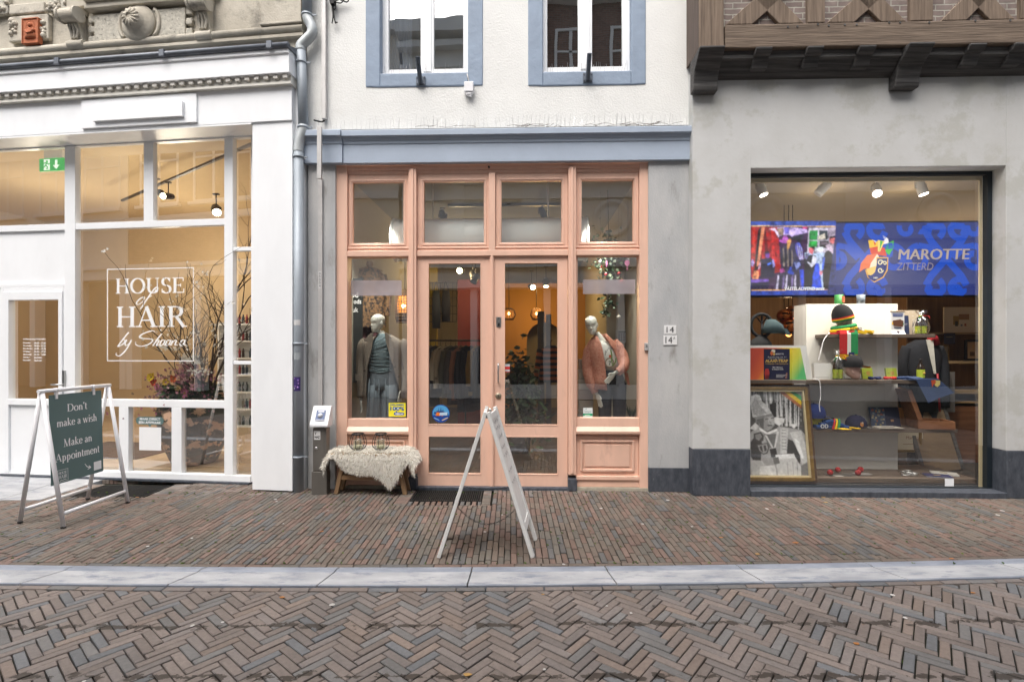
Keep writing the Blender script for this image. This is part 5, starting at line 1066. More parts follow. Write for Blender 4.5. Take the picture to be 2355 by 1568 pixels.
m.build('raised_figure', terra, T)
# metal service cabinet
cab = mat('brown_grey_metal', (.17, .16, .145), rough=.45, metal=.55, vary=.12, vscale=4, stretch=(1, 1, .25)); cabw = mat('white_enamel_lid', (.72, .73, .75), rough=.3, vary=.05, vscale=20)
cx_, cy_ = ground(735, 1138); T = thing('service_cabinet', 'narrow grey metal service cabinet with a sloping white lid beside the downpipe', 'cabinet', (cx_, cy_ + .06, 0), FC.th)
pm = 1.0 / (F_PX / cy_); X_ = lambda px: (px - 735) * pm; Zc = lambda py: (1138 - py) * pm * 1.0
m = MB(); m.box(X_(715), X_(750.5), -.05, .06, 0, Zc(1085)); m.box(X_(718), X_(749.5), -.045, .06, Zc(1085), Zc(985)); bd_ = m.build('body', cab, T, bevel=.004)
m = MB(); m.box(X_(720), X_(745), -.05, -.044, Zc(1082), Zc(982)); dr_ = m.build('door', cab, T, bevel=.003)
m = MB(); M_ = Matrix.Rotation(R(90), 4, 'X'); m.lathe([(.016, 0), (.016, .006), (.008, .008), (0, .008)], 14, (X_(726.5), -.05, Zc(1031)), 0, None, M_); m.build('lock', steel, dr_)
m = MB(); m.prism([(-.09, Zc(981)), (-.09, Zc(976)), (.02, Zc(935)), (.06, Zc(935)), (.06, Zc(981))], X_(714), X_(756), 'yz'); ld = m.build('sloping_lid', cabw, T, bevel=.004)
m = MB(); sl0, sl1 = Vector((0, -.085, Zc(974))), Vector((0, .012, Zc(937))); nn = Vector((0, -(sl1.z - sl0.z), sl1.y - sl0.y)).normalized()
def lidq(x0, x1, t0, t1, lift, col): m.add([Vector((x, 0, 0)) + sl0 + (sl1 - sl0) * t + nn * lift for x, t in ((x0, t0), (x1, t0), (x1, t1), (x0, t1))], [(0, 1, 2, 3)], 0, False, col)
lidq(-.05, .055, .18, .8, .006, (.12, .16, .28)); m.ball(tuple(Vector((.003, 0, 0)) + sl0 + (sl1 - sl0)*.48 + nn*.003), .03, 12, col=(.6, .62, .66)); lidq(-.03, .04, .68, .75, .008, (.7, .7, .72)); lidq(-.05, .055, .2, .24, .008, (.6, .6, .65)); m.build('sticker', prn, ld, fix=False)
m = MB(); m.box(X_(721.5), X_(736), -.0525, -.0505, Zc(1011), Zc(991), col=(.66, .66, .66)); text(m, 'NAZ', X_(723), X_(735), Zc(1008), Zc(1002), -.0535, col=(.02, .02, .02), bold=.04); text(m, 'V', X_(723), X_(727), Zc(1000), Zc(993), -.0535, col=(.02, .02, .02), bold=.04); m.build('torn_sticker', prn, dr_, fix=False)
# bench with sheepskin
bw_ = wood_mat('bench_timber', (.17, .10, .05), (.30, .19, .10), rough=.7, axis=2, scale=1.0, bump=.3); bw_h = wood_mat('bench_timber_long', (.20, .115, .055), (.33, .20, .10), rough=.7, axis=0, scale=1.0, bump=.3)
gx0, gyb = ground(770, 1138); gx1, _ = ground(931, 1138); bc = ((gx0 + gx1) / 2, gyb + .13); T = thing('wooden_bench', 'small rustic wooden bench under a sheepskin before the display window', 'bench', (bc[0], bc[1], 0), FC.th)
hw = (gx1 - gx0) / 2; bz = .44; dpt = .115
m = MB(); m.box(-hw + .04 - .08, hw - .04 + .08, -dpt - .02, dpt + .02, bz, bz + .035); m.build('seat', bw_h, T, bevel=.006)
for sx_ in (-1, 1):
    for sy_ in (-1, 1):
        m = MB(); m.bar((sx_ * hw, sy_ * (dpt - .03), 0), (sx_ * (hw - .1), sy_ * (dpt - .03), bz), .06, .045, up=(1, 0, 0)); m.build('leg', bw_, T, bevel=.005)
m = MB(); m.box(-hw + .055, hw - .055, -dpt + .005, -dpt + .045, .165, .215); m.box(-hw + .06, hw - .06, dpt - .05, dpt - .01, .165, .215); m.build('stretcher', bw_h, T, bevel=.005)
# sheepskin: a draped hide (u along, w across: front hang ... seat ... back hang) with tufts of wool
SK = thing('sheepskin', 'cream long-haired sheepskin draped over the wooden bench', 'sheepskin', (bc[0], bc[1], 0), FC.th)
hide = mat('tan_hide', (.42, .26, .09), rough=.8, vary=.1); wool = mat('cream_wool', (.78, .735, .64), rough=.9, col2=(.88, .86, .80), vscale=40); wool.node_tree.nodes['Principled BSDF'].inputs['Subsurface Weight'].default_value = 0.0
top_z = bz + .042; fr_y = -dpt - .045
def front_hang(u):      # how far the front edge hangs at u in [-1,1]
    pts = ((-1.02, .12), (-.9, .03), (-.75, .05), (-.5, .19), (-.2, .235), (.1, .235), (.3, .3), (.46, .40), (.6, .31), (.75, .16), (.88, .07), (1.0, .13))
    for (a, b), (c, d) in zip(pts[:-1], pts[1:]):
        if a <= u <= c: return b + (d - b) * (u - a) / (c - a)
    return .1
def skin(u, w_):        # w_ 0 at the front hem, 1 at the back hem
    x = u * (hw + .125); H_ = front_hang(u); Bk = .12 + .26 * max(0, 1 - abs(u + .72) / .25); tot = H_ + 2 * dpt + .09 + Bk; s_ = w_ * tot; z, y = 0, 0
    if s_ < H_: y, z = fr_y - .012 * math.sin((H_ - s_) / max(H_, .01) * 3), top_z - (H_ - s_)
    elif s_ < H_ + 2 * dpt + .09: y, z = fr_y + (s_ - H_), top_z + .008
    else: y, z = -fr_y, top_z - (s_ - H_ - 2 * dpt - .09)
    e = max(0, abs(x) - (hw + .03)); z -= e * e * 9 + e * .45
    return Vector((x, y, z))
nu, nw = 44, 30; rows = [[skin(-1 + 2 * i / nu, j_ / nw) + Vector((0, .012, -.014)) for j_ in range(nw + 1)] for i in range(nu + 1)]
m = MB(); m.loft(rows, 0, closed=False); m.build('hide', hide, SK, fix=False)
m = MB()
for k in range(30000):
    u = random.uniform(-1.0, 1.0); w_ = random.random(); p = skin(u, w_); pu = skin(min(1, u + .01), w_) - skin(max(-1, u - .01), w_); pw = skin(u, min(1, w_ + .01)) - skin(u, max(0, w_ - .01)); n_ = pu.cross(pw); 
    if n_.length < 1e-9: continue
    n_.normalize(); n_ = -n_ if (n_.y > 0.2 and p.y < 0) or (n_.z < 0 and abs(n_.z) > .5) or (n_.y < -.2 and p.y > 0) else n_
    if w_ > .8 and u > -.3: continue
    l = random.uniform(.026, .048); flat = p.z > top_z - .01
    d = (n_ * random.uniform(.35, .75) + Vector((random.gauss(0, .45), random.gauss(-.1, .3), random.gauss(-.05 if flat else -.75, .3))))
    d.normalize(); sdv = d.cross(Vector((random.gauss(0, 1), random.gauss(0, 1), random.gauss(0, 1)))).normalized() * random.uniform(.0016, .0034); mid = p + d * l * .55 + Vector((0, 0, .0 if flat else -.002)); tip = p + d * l + Vector((random.gauss(0, .006), random.gauss(0, .006), -.010))
    m.add([p - sdv, p + sdv, mid + sdv * .8, mid - sdv * .8, tip], [(0, 1, 2, 3), (3, 2, 4)], 0, True)
m.build('wool', wool, SK, fix=False)
# wire lanterns
jar = glass_mat('clear_jar', 3.2, (.93, .95, .92)); candle = mat('candle_wax', (.62, .58, .38), rough=.5)
def lantern(px, label):
    x = (px - CX) / F_PX * (bc[1] - .085); T = thing('wire_lantern', label, 'lantern', (x, bc[1] - .085, top_z + .022), 0, 'wire lanterns on the bench'); m = MB(); n = 12; prof = [(.052, 0), (.085, .035), (.098, .075), (.085, .13), (.062, .185)]
    for k in range(n): a = 2*math.pi*k/n; m.tube(spline([(r_*math.cos(a), r_*math.sin(a), z) for r_, z in prof], 4), .0028, 5)
    for r_, z, t_ in ((.052, 0, .003), (.062, .185, .005), (.064, .178, .004)): m.tube([(r_*math.cos(2*math.pi*k/20), r_*math.sin(2*math.pi*k/20), z) for k in range(21)], t_, 6)
    m.build('wire_cage', black_metal, T); m = MB(); m.lathe([(0, .004), (.05, .004), (.053, .02), (.053, .1), (.049, .108), (.052, .118), (.049, .118), (.046, .108), (.049, .098), (.049, .02), (0, .012)], 20); m.build('glass_jar', jar, T, fix=False); m = MB(); m.lathe([(.045, .013), (.045, .05), (0, .05)], 16); m.build('candle', candle, T)
lantern(823, 'black wire lantern with a candle jar, nearer the grey cabinet'); lantern(875.5, 'black wire lantern with a candle jar, nearer the shop doors')

# gum spots, leaves and scraps trodden into the clinkers
m = MB(); rl = random.Random(5)
for k in range(90):
    x, y = rl.uniform(-5, 5), rl.uniform(2.2, 5.7)
    if kerb_back(x) - KW - .1 < y < kerb_back(x): continue
    z = .0035 if y > kerb_back(x) else ROAD_Z + .0045; r = rl.uniform(.006, .02); a0 = rl.uniform(0, 6.28); leaf = rl.random() < .3
    m.prism([(x + r*math.cos(a)*rl.uniform(.7, 1.1) * (1.6 if leaf else 1), y + r*math.sin(a)*rl.uniform(.7, 1.1)) for a in [a0 + 2*math.pi*i/9 for i in range(9)]], z, z + .0015, 'xy', 0, rl.choice(((.34, .2, .06), (.3, .12, .03))) if leaf else rl.choice(((.45, .44, .42), (.36, .35, .33), (.5, .48, .46), (.05, .045, .04))))
tag(m.build('litter', prn, fix=False), 'tiny gum spots, leaf scraps and pebbles trodden into the brick paving', 'litter', kind='stuff')
m = MB()
for k in range(420):
    if rl.random() < .6: x, y, z = rl.uniform(-5, 5), 0, 0; y = kerb_back(x) + rl.uniform(.05, 1.9) ** 1.0; x = round(x / PW) * PW
    else: x, y = rl.uniform(-5, 5), rl.choice((5.85, 5.8, kerb_back(0) + .055)); z = 0
    c = rl.choice(((.09, .15, .03), (.06, .11, .02), (.12, .17, .04)))
    for j in range(4): a = rl.uniform(0, 6.28); l = rl.uniform(.006, .02); m.add([(x, y, z - .006), (x + .004*math.sin(a), y - .004*math.cos(a), z + l*.5), (x + l*math.cos(a), y + l*math.sin(a), z + l*.5)], [(0, 1, 2)], 0, False, c)
tag(m.build('moss_tufts', attr_mat('moss', .9), fix=False), 'tiny green moss tufts growing in the joints of the pavement', 'moss', kind='stuff')
# ================================================================== salon interior
sv_ = lambda px, py, v: (FL.U(px, v), v, FL.Z(px, py, v))
spot_black = mat('spot_black', (.03, .028, .025), rough=.4, metal=.3); lens_on = emit_mat('lamp_lens', (1.0, .85, .55), 14.0)
def track_spot(name, label, fr, u, v, z, aim, mat_, lens, r=.055, L=.16, group=None, drop=.13):
    T = at(name, label, 'spotlight', fr, u, v, z, group); d = Vector(aim).normalized()
    m = MB(); m.tube([(0, 0, drop), (0, 0, .03)], .008, 6); m.box(-.04, .04, -.02, .02, drop, drop + .02); m.bar((-r - .006, 0, .03), (r + .006, 0, .03), .02, .006); m.bar((-r - .006, 0, .03), (-r - .006, 0, -.02), .02, .006, up=(0, 1, 0)); m.bar((r + .006, 0, .03), (r + .006, 0, -.02), .02, .006, up=(0, 1, 0)); m.build('bracket', mat_, T)
    m = MB(); b = -d * L * .45; m.tube([b, b + d * L * .2, d * L * .3, d * L * .55], [r * .8, r * .95, r, r], 18, caps=True); m.build('lamp_body', mat_, T)
    if lens: m = MB(); m.tube([d * L * .552, d * L * .56], r * .86, 18); m.build('lens', lens, T)
    return T
tz = sv_(430, 420, 1.6)
T = at('track_rail', 'thin dark ceiling track carrying the salon spotlights', 'track rail', FL, sv_(280, 378, 2.6)[0], 2.6, sv_(280, 378, 2.6)[2])
m = MB(); p1 = Vector(sv_(280, 378, 2.6)); p2 = Vector(sv_(578, 484, .55)); p2.z = p1.z = (p1.z + p2.z) / 2 + .1; m.bar((0, 0, 0), p2 - p1, .035, .03); m.build('rail', spot_black, T)
T.location = FL.w(p1.x, p1.y, p1.z)
for (px, py, v, aim, lab) in ((387, 452, 1.55, (.05, -1, -.25), 'brightly lit black track spotlight aimed at the street above the salon lettering'), (361, 443, 1.75, (-.2, -1, -.3), 'half hidden lit track spotlight beside a window mullion of the salon'), (497, 482, 1.0, (.45, -.5, -.45), 'dark track spotlight tilted sideways above the branch arrangement')):
    u, v, z = sv_(px, py, v); track_spot('track_spotlight', lab, FL, u, v, z, aim, spot_black, emit_mat('hot_lens', (1.0, .82, .5), 30.0) if v > 1.2 else lens_on, .062 if v < 1.2 else .05, .2, 'salon spotlights', .2)
# emergency exit sign
u0, u1, z0, z1 = FL.rect(92, 394, 148, 365, .55); T = at('exit_sign', 'green lit emergency exit sign with a running figure hanging inside the salon', 'exit sign', FL, (u0+u1)/2, .55, (z0+z1)/2); w_, h_ = (u1-u0)/2, (z1-z0)/2
exg = emit_mat('exit_green', lin(20, 160, 60), .55); exw = emit_mat('exit_white', (.8, .9, .8), .6)
m = MB(); m.box(-w_, w_, -.01, .01, -h_, h_); m.build('face', exg, T); m = MB(); m.box(-w_*.5, w_, -.03, .03, h_, h_ + .1); m.build('housing', white_metal, T)
m = MB(); y = -.012; m.box(-w_*.62, -w_*.12, y, -.011, -h_*.85, h_*.85); M2 = MB()
m.prism([(w_*.3, h_*.7), (w_*.5, h_*.7), (w_*.5, -h_*.1), (w_*.68, -h_*.1), (w_*.4, -h_*.75), (w_*.12, -h_*.1), (w_*.3, -h_*.1)], y, -.011); m.build('symbols', exw, T)
m = MB(); m.ball((-w_*.33, -.0135, h_*.5), h_*.16, 8)
for pts in (((-.36, .3), (-.45, -.1)), ((-.45, -.1), (-.3, -.35), (-.36, -.75)), ((-.47, -.1), (-.62, -.45), (-.85, -.5)), ((-.36, .28), (-.2, .05), (-.12, .15)), ((-.37, .3), (-.6, .25), (-.66, 0))): m.ribbon([(a*w_, b*h_) for a, b in pts], [h_*.2] * len(pts), -.0135)
m.build('running_figure', exg, T, fix=False)
# vase with branches and blooms
vb = FL.Z(450, 1069, .75); vu, vv = FL.U(448, .75), .75; zt_v = FL.Z(448, 903, .75); VH = zt_v - .13; VR = (FL.U(517, .75) - FL.U(380, .75)) / 2
vase_m = mat('mottled_vase', (.018, .022, .02), rough=.6, col2=(.045, .048, .042), vscale=9, bump=.4, bscale=20, grime=((.56, .36, .24), 4.6, .535, .02), stretch=(1, 1, 1.5))
T = at('floor_vase', 'large dark mottled floor vase with a rust patched glaze inside the salon window', 'vase', FL, vu, vv, .13)
m = MB(); m.lathe([(VR*.55, 0), (VR*.62, .02), (VR*.85, VH*.3), (VR*.98, VH*.6), (VR, VH*.74), (VR*.93, VH*.88), (VR*.78, VH*.96), (VR*.8, VH), (VR*.74, VH), (VR*.7, VH*.93), (0, VH*.9)], 32); m.build('body', vase_m, T)
A_ = at('branch_arrangement', 'tall dry branches with white blossom and pink and purple blooms in the dark vase', 'flowers', FL, vu, vv, .13 + VH * .9)
twig = mat('dark_twig', (.055, .035, .022), rough=.9); rz = random.Random(4)
m = MB(); blossoms = []
def grow(p, d, l, r, depth):
    pts = [p]; q_ = p.copy(); dd = d.copy()
    for k in range(4):
        dd = (dd + Vector((rz.gauss(0, .2), rz.gauss(0, .16), rz.gauss(.04, .1)))).normalized(); q_ = q_ + dd * l / 4; pts.append(q_.copy())
    m.tube(pts, [r, r*.85, r*.7, r*.55, r*.4], 5, caps=False)
    if depth <= 0: blossoms.append(q_); return
    for k in range(rz.choice((2, 3, 3))): grow(pts[rz.choice((2, 3, 4))], (dd + Vector((rz.gauss(0, .45), rz.gauss(0, .35), rz.gauss(.1, .2)))).normalized(), l * rz.uniform(.5, .75), r * .55, depth - 1)
for k in range(13):
    a = rz.uniform(0, 6.28); grow(Vector((.12 * math.cos(a) + .06, .1 * math.sin(a), 0)), Vector((rz.uniform(-.45, .4), rz.uniform(-.3, .3), 1)).normalized(), rz.uniform(.55, 1.0), .012, 2)
for k in range(4): grow(Vector((.1 + .03 * k, .05, 0)), Vector((.12 + .08 * k, 0, 1)).normalized(), 1.5 - .1 * k, .017, 3)
m.build('branches', twig, A_, fix=False)
def petals(mb, c, r, n, col, rr, flat=.5):
    for k in range(n):
        a = 2*math.pi*k/n + rr.random(); t = Vector((math.cos(a), rr.uniform(-.6, .2), math.sin(a))); s_ = t.cross(Vector((0, 1, 0))).normalized() * r * .42
        mb.add([c, c + t*r*.55 + s_ + Vector((0, -r*.2, 0)), c + t*r, c + t*r*.55 - s_ + Vector((0, -r*.2, 0))], [(0, 1, 2, 3)], 0, False, col)
petal = attr_mat('petals', .7)
mw = MB()
for b in blossoms:
    if b.z < .95 or rz.random() < .25:
        for k in range(rz.choice((1, 2, 3))): petals(mw, b + Vector((rz.gauss(0, .03), rz.gauss(0, .02), rz.gauss(0, .03))), rz.uniform(.014, .024), 5, (.72, .70, .64), rz)
for k in range(6):
    p0 = Vector((rz.uniform(-.4, .35), rz.uniform(-.35, 0), rz.uniform(.25, .7)))
    for j in range(26): petals(mw, p0 + Vector((rz.uniform(-.16, .16), rz.gauss(0, .03), rz.gauss(0, .022))), rz.uniform(.014, .022), 5, (.74, .72, .66), rz)
mw.build('white_blossom', petal, A_, fix=False)
mp = MB()
for k in range(620):
    a = rz.uniform(0, 6.28); r = abs(rz.gauss(0, .28)); c = Vector((r * math.cos(a) - .03, r * math.sin(a) * .7 - .1, rz.uniform(.02, .52) - r * .35))
    petals(mp, c, rz.uniform(.014, .03), 4, rz.choice(((.32, .12, .17), (.42, .2, .22), (.25, .07, .13), (.2, .1, .13), (.5, .3, .3), (.16, .12, .09))), rz)
mp.build('pink_sprays', petal, A_, fix=False)
mf = MB()
for (x, z, r, c) in ((-.17, .13, .075, (.5, .26, .33)), (.14, .12, .07, (.36, .11, .18)), (-.13, .26, .05, (.6, .42, .04)), (-.02, .3, .055, (.6, .12, .03)), (.05, .18, .045, (.65, .45, .2)), (-.3, .25, .05, (.6, .08, .03)), (-.33, .32, .06, (.7, .5, .03)), (-.25, .2, .05, (.55, .2, .3)), (.26, .2, .05, (.5, .25, .3))):  # yellow and red ones imitate a coloured reflection on the glass
    for q_ in range(2): petals(mf, Vector((x, -.34 + .01*q_, z)), r, 6, tuple(v_*(1 - .25*q_) for v_ in c), rz)
    mf.ball((x, -.35, z), r*.2, 6, col=(.3, .2, .05))
mf.build('blooms', petal, A_, fix=False)
ml = MB()
for k in range(330):
    a = rz.uniform(0, 6.28); c = Vector((.22 * math.cos(a), .2 * math.sin(a) - .06, rz.uniform(-.02, .2))); t = Vector((math.cos(a) * .8 + rz.gauss(0, .3), math.sin(a) * .7 - .2, rz.uniform(-.5, .6))).normalized(); l = rz.uniform(.1, .24); s_ = t.cross(Vector((rz.random(), rz.random(), 1))).normalized() * l * .13
    ml.add([c, c + t*l*.5 + s_, c + t*l + Vector((0, 0, -l*.25)), c + t*l*.5 - s_], [(0, 1, 2, 3)], 0, False, rz.choice(((.035, .075, .03), (.05, .1, .045), (.03, .05, .03), (.075, .11, .05))))
ml.build('leaves', petal, A_, fix=False)
# white product shelf deep in the salon
su0, su1, sz0, sz1 = FL.rect(500, 905, 572, 740, 3.6); T = at('product_shelf', 'white shelving with dark bottles deep inside the salon', 'shelf', FL, su0, 3.6, .13)
m = MB(); H_ = sz1 - .13; Ww = su1 - su0 + .4
m.box(0, .03, 0, .3, 0, H_); m.box(Ww - .03, Ww, 0, .3, 0, H_); m.box(.03, Ww - .03, .28, .3, 0, H_)
for k in range(7): m.box(.03, Ww - .03, 0, .28, H_*k/6.2, H_*k/6.2 + .03)
m.build('case', white_paint, T); m = MB()
for k in range(7):
    for x in np.arange(.08, Ww - .08, .075):
        if rz.random() < .8: m.lathe([(.025, 0), (.025, .13), (.012, .15), (.012, .18)], 8, (float(x), .12, H_*k/6.2 + .031), col=rz.choice(((.02, .02, .02), (.05, .03, .02), (.3, .25, .2), (.03, .05, .08), (.3, .03, .03))))
m.build('bottles', prn, T)
T = at('floor_mat', 'dark brown entrance mat on the pale salon floor', 'mat', FL, FL.U(330, 1.4), 1.4, .131); m = MB(); m.box(-1.1, .45, -.6, .5, 0, .012); m.build('pile', mat('brown_mat', (.09, .05, .03), rough=1, vary=.3, vscale=50), T)
# ================================================================== figures
def head_rings(n=36):
    T_ = ((0.0, .074, -.035, .016), (.03, .083, -.015, .028), (.09, .088, .008, .040), (.16, .088, .032, .049), (.21, .0885, .045, .0535), (.28, .087, .058, .058), (.35, .086, .072, .0625), (.42, .084, .082, .066), (.48, .083, .089, .068), (.53, .0855, .094, .0695), (.58, .089, .098, .071), (.66, .089, .1, .073), (.75, .083, .098, .072), (.83, .072, .09, .066), (.9, .054, .074, .053), (.95, .036, .055, .037), (.985, .016, .03, .018), (1.0, .0, .006, .002))
    H_ = .235; rings = []
    ks = []
    for i in range(len(T_) - 1):
        for k in range(2): t = k / 2; ks.append(tuple(T_[i][c] * (1 - t) + T_[i+1][c] * t for c in range(4)))
    ks.append(T_[-1])
    for h, f, b, w_ in ks:
        r = []
        for j in range(n):
            a = 2*math.pi*j/n; ca, sa_ = math.cos(a), math.sin(a); y0 = (f - b) / 2; e = (f + b) / 2
            x = w_ * (abs(sa_) ** .92) * (1 if sa_ > 0 else -1); y = y0 + e * ca
            if ca > 0:
                da = math.atan2(sa_, ca)
                nose = math.exp(-(da / .15) ** 2) * (max(0, 1 - abs(h - .35) / .07) * .021 if h < .35 else max(0, 1 - (h - .35) / .24) * .021)
                eye = -.0095 * math.exp(-((abs(da) - .42) / .2) ** 2) * math.exp(-((h - .49) / .055) ** 2); brow = .004 * math.exp(-((h - .57) / .04) ** 2) * math.exp(-((abs(da) - .4) / .35) ** 2)
                lip = math.exp(-(da / .24) ** 2) * (.006 * math.exp(-((h - .215) / .022) ** 2) + .0065 * math.exp(-((h - .165) / .02) ** 2) - .005 * math.exp(-((h - .19) / .008) ** 2) - .005 * math.exp(-((h - .115) / .03) ** 2))
                y += nose + eye + brow + lip
            r.append(Vector((x, -y, h * H_)))
        rings.append(r)
    return rings
HEAD = head_rings()
def head(mb, M, mi=0, col=None):
    mb.loft([[M @ p for p in r] for r in HEAD], mi, col=col)
    for s_ in (-1, 1): mb.loft([[M @ Vector((s_ * (.064 + .012 * q_), .012 + .02*math.cos(a) * (1 - .2*q_), .108 + .032*math.sin(a) * (1 - .15*q_))) for a in [2*math.pi*k/10 for k in range(10)]] for q_ in (0, .6, 1)], mi, col=col)
def hand(mb, wrist, d, side, thumb, mi=0, curl=.35, L=.175):
    """d: towards the fingertips, side: across the palm towards the thumb"""
    d = Vector(d).normalized(); s_ = Vector(side); s_ = (s_ - d * s_.dot(d)).normalized(); n_ = d.cross(s_) * thumb; w = Vector(wrist); pl = L * .48
    mb.loft([[w + d * t * pl + s_ * math.cos(a) * wd + n_ * math.sin(a) * .011 for a in [2*math.pi*k/12 for k in range(12)]] for t, wd in ((-.15, .021), (.1, .023), (.5, .035), (.85, .039), (1.0, .036))], mi)
    for k, (o, l) in enumerate(((.027, .95), (.009, 1.05), (-.009, 1.0), (-.026, .8))):
        b = w + d * pl * .95 + s_ * o; fd = (d + s_ * o * 2.2).normalized(); fl = L * .52 * l; c = curl * (1 + .25 * k)
        p1 = b + fd * fl * .42; f2 = (fd + n_ * c * .5).normalized(); p2 = p1 + f2 * fl * .33; f3 = (fd + n_ * c).normalized(); p3 = p2 + f3 * fl * .25; mb.tube([b - fd * .01, b, p1, p2, p3], [.0085, .0088, .0082, .0072, .0055], 8, mi)
    b = w + d * pl * .25 + s_ * .026; t1 = (d * .75 + s_ * .75 + n_ * .25).normalized(); p1 = b + t1 * L * .2; p2 = p1 + (d * .95 + s_ * .3 + n_ * .3).normalized() * L * .17; mb.tube([b - t1 * .012, b, p1, p2], [.0105, .0105, .0092, .0068], 8, mi)
def ell(cx, cy, z, rx, ry, n=28, tilt=0.0, p=1.0): return [Vector((cx + rx*math.sin(a), cy - ry*math.cos(a), z + tilt*math.sin(a)*rx)) for a in [2*math.pi*k/n for k in range(n)]]
def smooth_body(mb, name, m, parent, vox=.0055):
    o = mb.build(name, m, parent); md = o.modifiers.new('join', 'REMESH'); md.mode = 'VOXEL'; md.voxel_size = vox; md.use_smooth_shade = True; s_ = o.modifiers.new('soft', 'SMOOTH'); s_.iterations = 3; s_.factor = .5; bake(o)
    for p in o.data.polygons: p.use_smooth = True
    return o
def shell(mb, rings_spec, th=None, n=40, mi=0):
    """open garment: (z, cx, cy, rx, ry, a_from, a_to) with angles from the front, degrees; goes round the back"""
    rows = []
    for (z, cx, cy, rx, ry, a0, a1) in rings_spec:
        rows.append([Vector((cx + rx*math.sin(R(a)), cy - ry*math.cos(R(a)), z + (.006*math.sin(R(a)*5 + z*20)))) for a in [a0 + (a1 - a0)*k/n for k in range(n + 1)]])
    mb.loft(rows, mi, closed=False)
man_white = mat('mannequin_gloss', (.66, .67, .60), rough=.28, coat=.3)
def cloth(name, c, vs=14, vary=.12, bump=.5, bs=38, col2=None, rough=.9): return mat(name, c, rough=rough, vary=vary, vscale=vs, bump=bump, bscale=bs, col2=col2)
# ---- figure in the blazer
VM = .42; k_ = .00145
T = at('mannequin', 'bald white mannequin in a brown tweed blazer, teal top and wide grey-blue trousers', 'mannequin', FC, FC.U((1000 + 350/2.959)*.78467, VM), VM, .3, 'window mannequins of the salmon shop')
x_ = lambda px: (px - 350) * k_; z_ = lambda py: 1.80 - (py - 583) * k_
m = MB(); Mh = Matrix.Translation((x_(318), .0, z_(752))) @ Matrix.Rotation(R(-40), 4, 'Z') @ Matrix.Rotation(R(-3), 4, 'Y'); head(m, Mh)
m.loft([ell(x_(335), .02, z_(735), .042, .048), ell(x_(348), .015, z_(765), .046, .05), ell(x_(355), .015, z_(790), .055, .058), ell(0.01, .01, 1.47, .12, .075), ell(.01, .01, 1.42, .175, .09), ell(.01, .0, 1.25, .135, .105), ell(.01, .0, 1.08, .12, .09), ell(.01, 0, .93, .16, .11)])
for wr, sh, el in (((x_(172), -.03, z_(1335)), (-.2, .02, 1.40), (-.245, .04, 1.08)), ((x_(535), -.03, z_(1262)), (.2, .02, 1.40), (.27, .05, 1.1))): m.tube([sh, Vector(sh).lerp(Vector(el), .5), el, Vector(el).lerp(Vector(wr), .5), wr], [.042, .04, .034, .028, .021], 12)
hand(m, (x_(172), -.03, z_(1330)), (.12, -.1, -1), (.6, -1, .1), 1, curl=.3); hand(m, (x_(540), -.03, z_(1245)), (-.3, -.15, -1), (-.6, -1, 0), -1, curl=.3)
smooth_body(m, 'body', man_white, T)
teal = cloth('teal_jersey', (.13, .185, .20), 10, .15, .8, 16, rough=.75); m = MB()
m.loft([ell(x_(352), .012, z_(762), .052, .056), ell(x_(356), .012, z_(782), .06, .066), ell(.01, .01, 1.475, .125, .082), ell(.01, .008, 1.42, .18, .098), ell(.01, .0, 1.30, .155, .118), ell(.01, .0, 1.2, .14, .11), ell(.01, 0, 1.085, .135, .098), ell(.01, 0, 1.03, .145, .103)])
for k in range(9):
    zz = 1.44 - k*.042; tl = -.05 + .012*k; m.tube(spline([(-.13, -.085, zz + tl*.6), (-.02, -.112, zz), (.14, -.085, zz - tl*1.2 + .03)], 5), .0055, 6)
m.tube(spline([(-.13, -.07, 1.1), (0, -.108, 1.085), (.145, -.06, 1.11)], 6), .013, 6); m.tube(spline([(-.13, -.07, 1.075), (.02, -.112, 1.06), (.145, -.06, 1.08)], 6), .011, 6)
m.build('top', teal, T)
tr = cloth('grey_blue_trousers', (.16, .195, .22), 10, .12, .5, 26); m = MB(); m.loft([ell(.01, 0, 1.07, .145, .104), ell(.01, 0, 1.02, .15, .108), ell(.01, 0, .92, .175, .12), ell(.01, 0, .84, .185, .12)])
for s_ in (-1, 1): m.loft([ell(.01 + s_*.08, 0, .9, .1, .115), ell(.01 + s_*.088, 0, .7, .105, .112), ell(.01 + s_*.095, 0, .4, .112, .115), ell(.01 + s_*.1, 0, .02, .118, .118)])
for s_, xx in ((-1, -.06), (1, .08), (1, .0), (-1, -.12)): m.tube([(xx, -.117, .98), (xx*1.1, -.121, .7), (xx*1.2, -.12, .3)], .006, 6)
m.build('trousers', tr, T)
tweed = mat('brown_tweed', (.19, .155, .12), rough=.95, col2=(.30, .26, .21), vscale=110, bump=.4, bscale=150, detail=3)
m = MB(); sp = []
for z, rx, ry, xa, xb in ((1.515, .085, .075, -.05, .075), (1.49, .14, .09, -.06, .085), (1.455, .215, .105, -.075, .10), (1.40, .245, .125, -.10, .13), (1.25, .24, .14, -.148, .155), (1.08, .235, .14, -.152, .18), (.93, .25, .145, -.158, .225), (.80, .265, .15, -.162, .245), (.73, .268, .15, -.162, .25)):
    cx = .02; a0 = math.degrees(math.asin(max(-1, min(1, (xb - cx)/rx)))); a1 = 360 + math.degrees(math.asin(max(-1, min(1, (xa - cx)/rx)))); sp.append((z, cx, .005, rx, ry, a0, a1))
shell(m, sp)
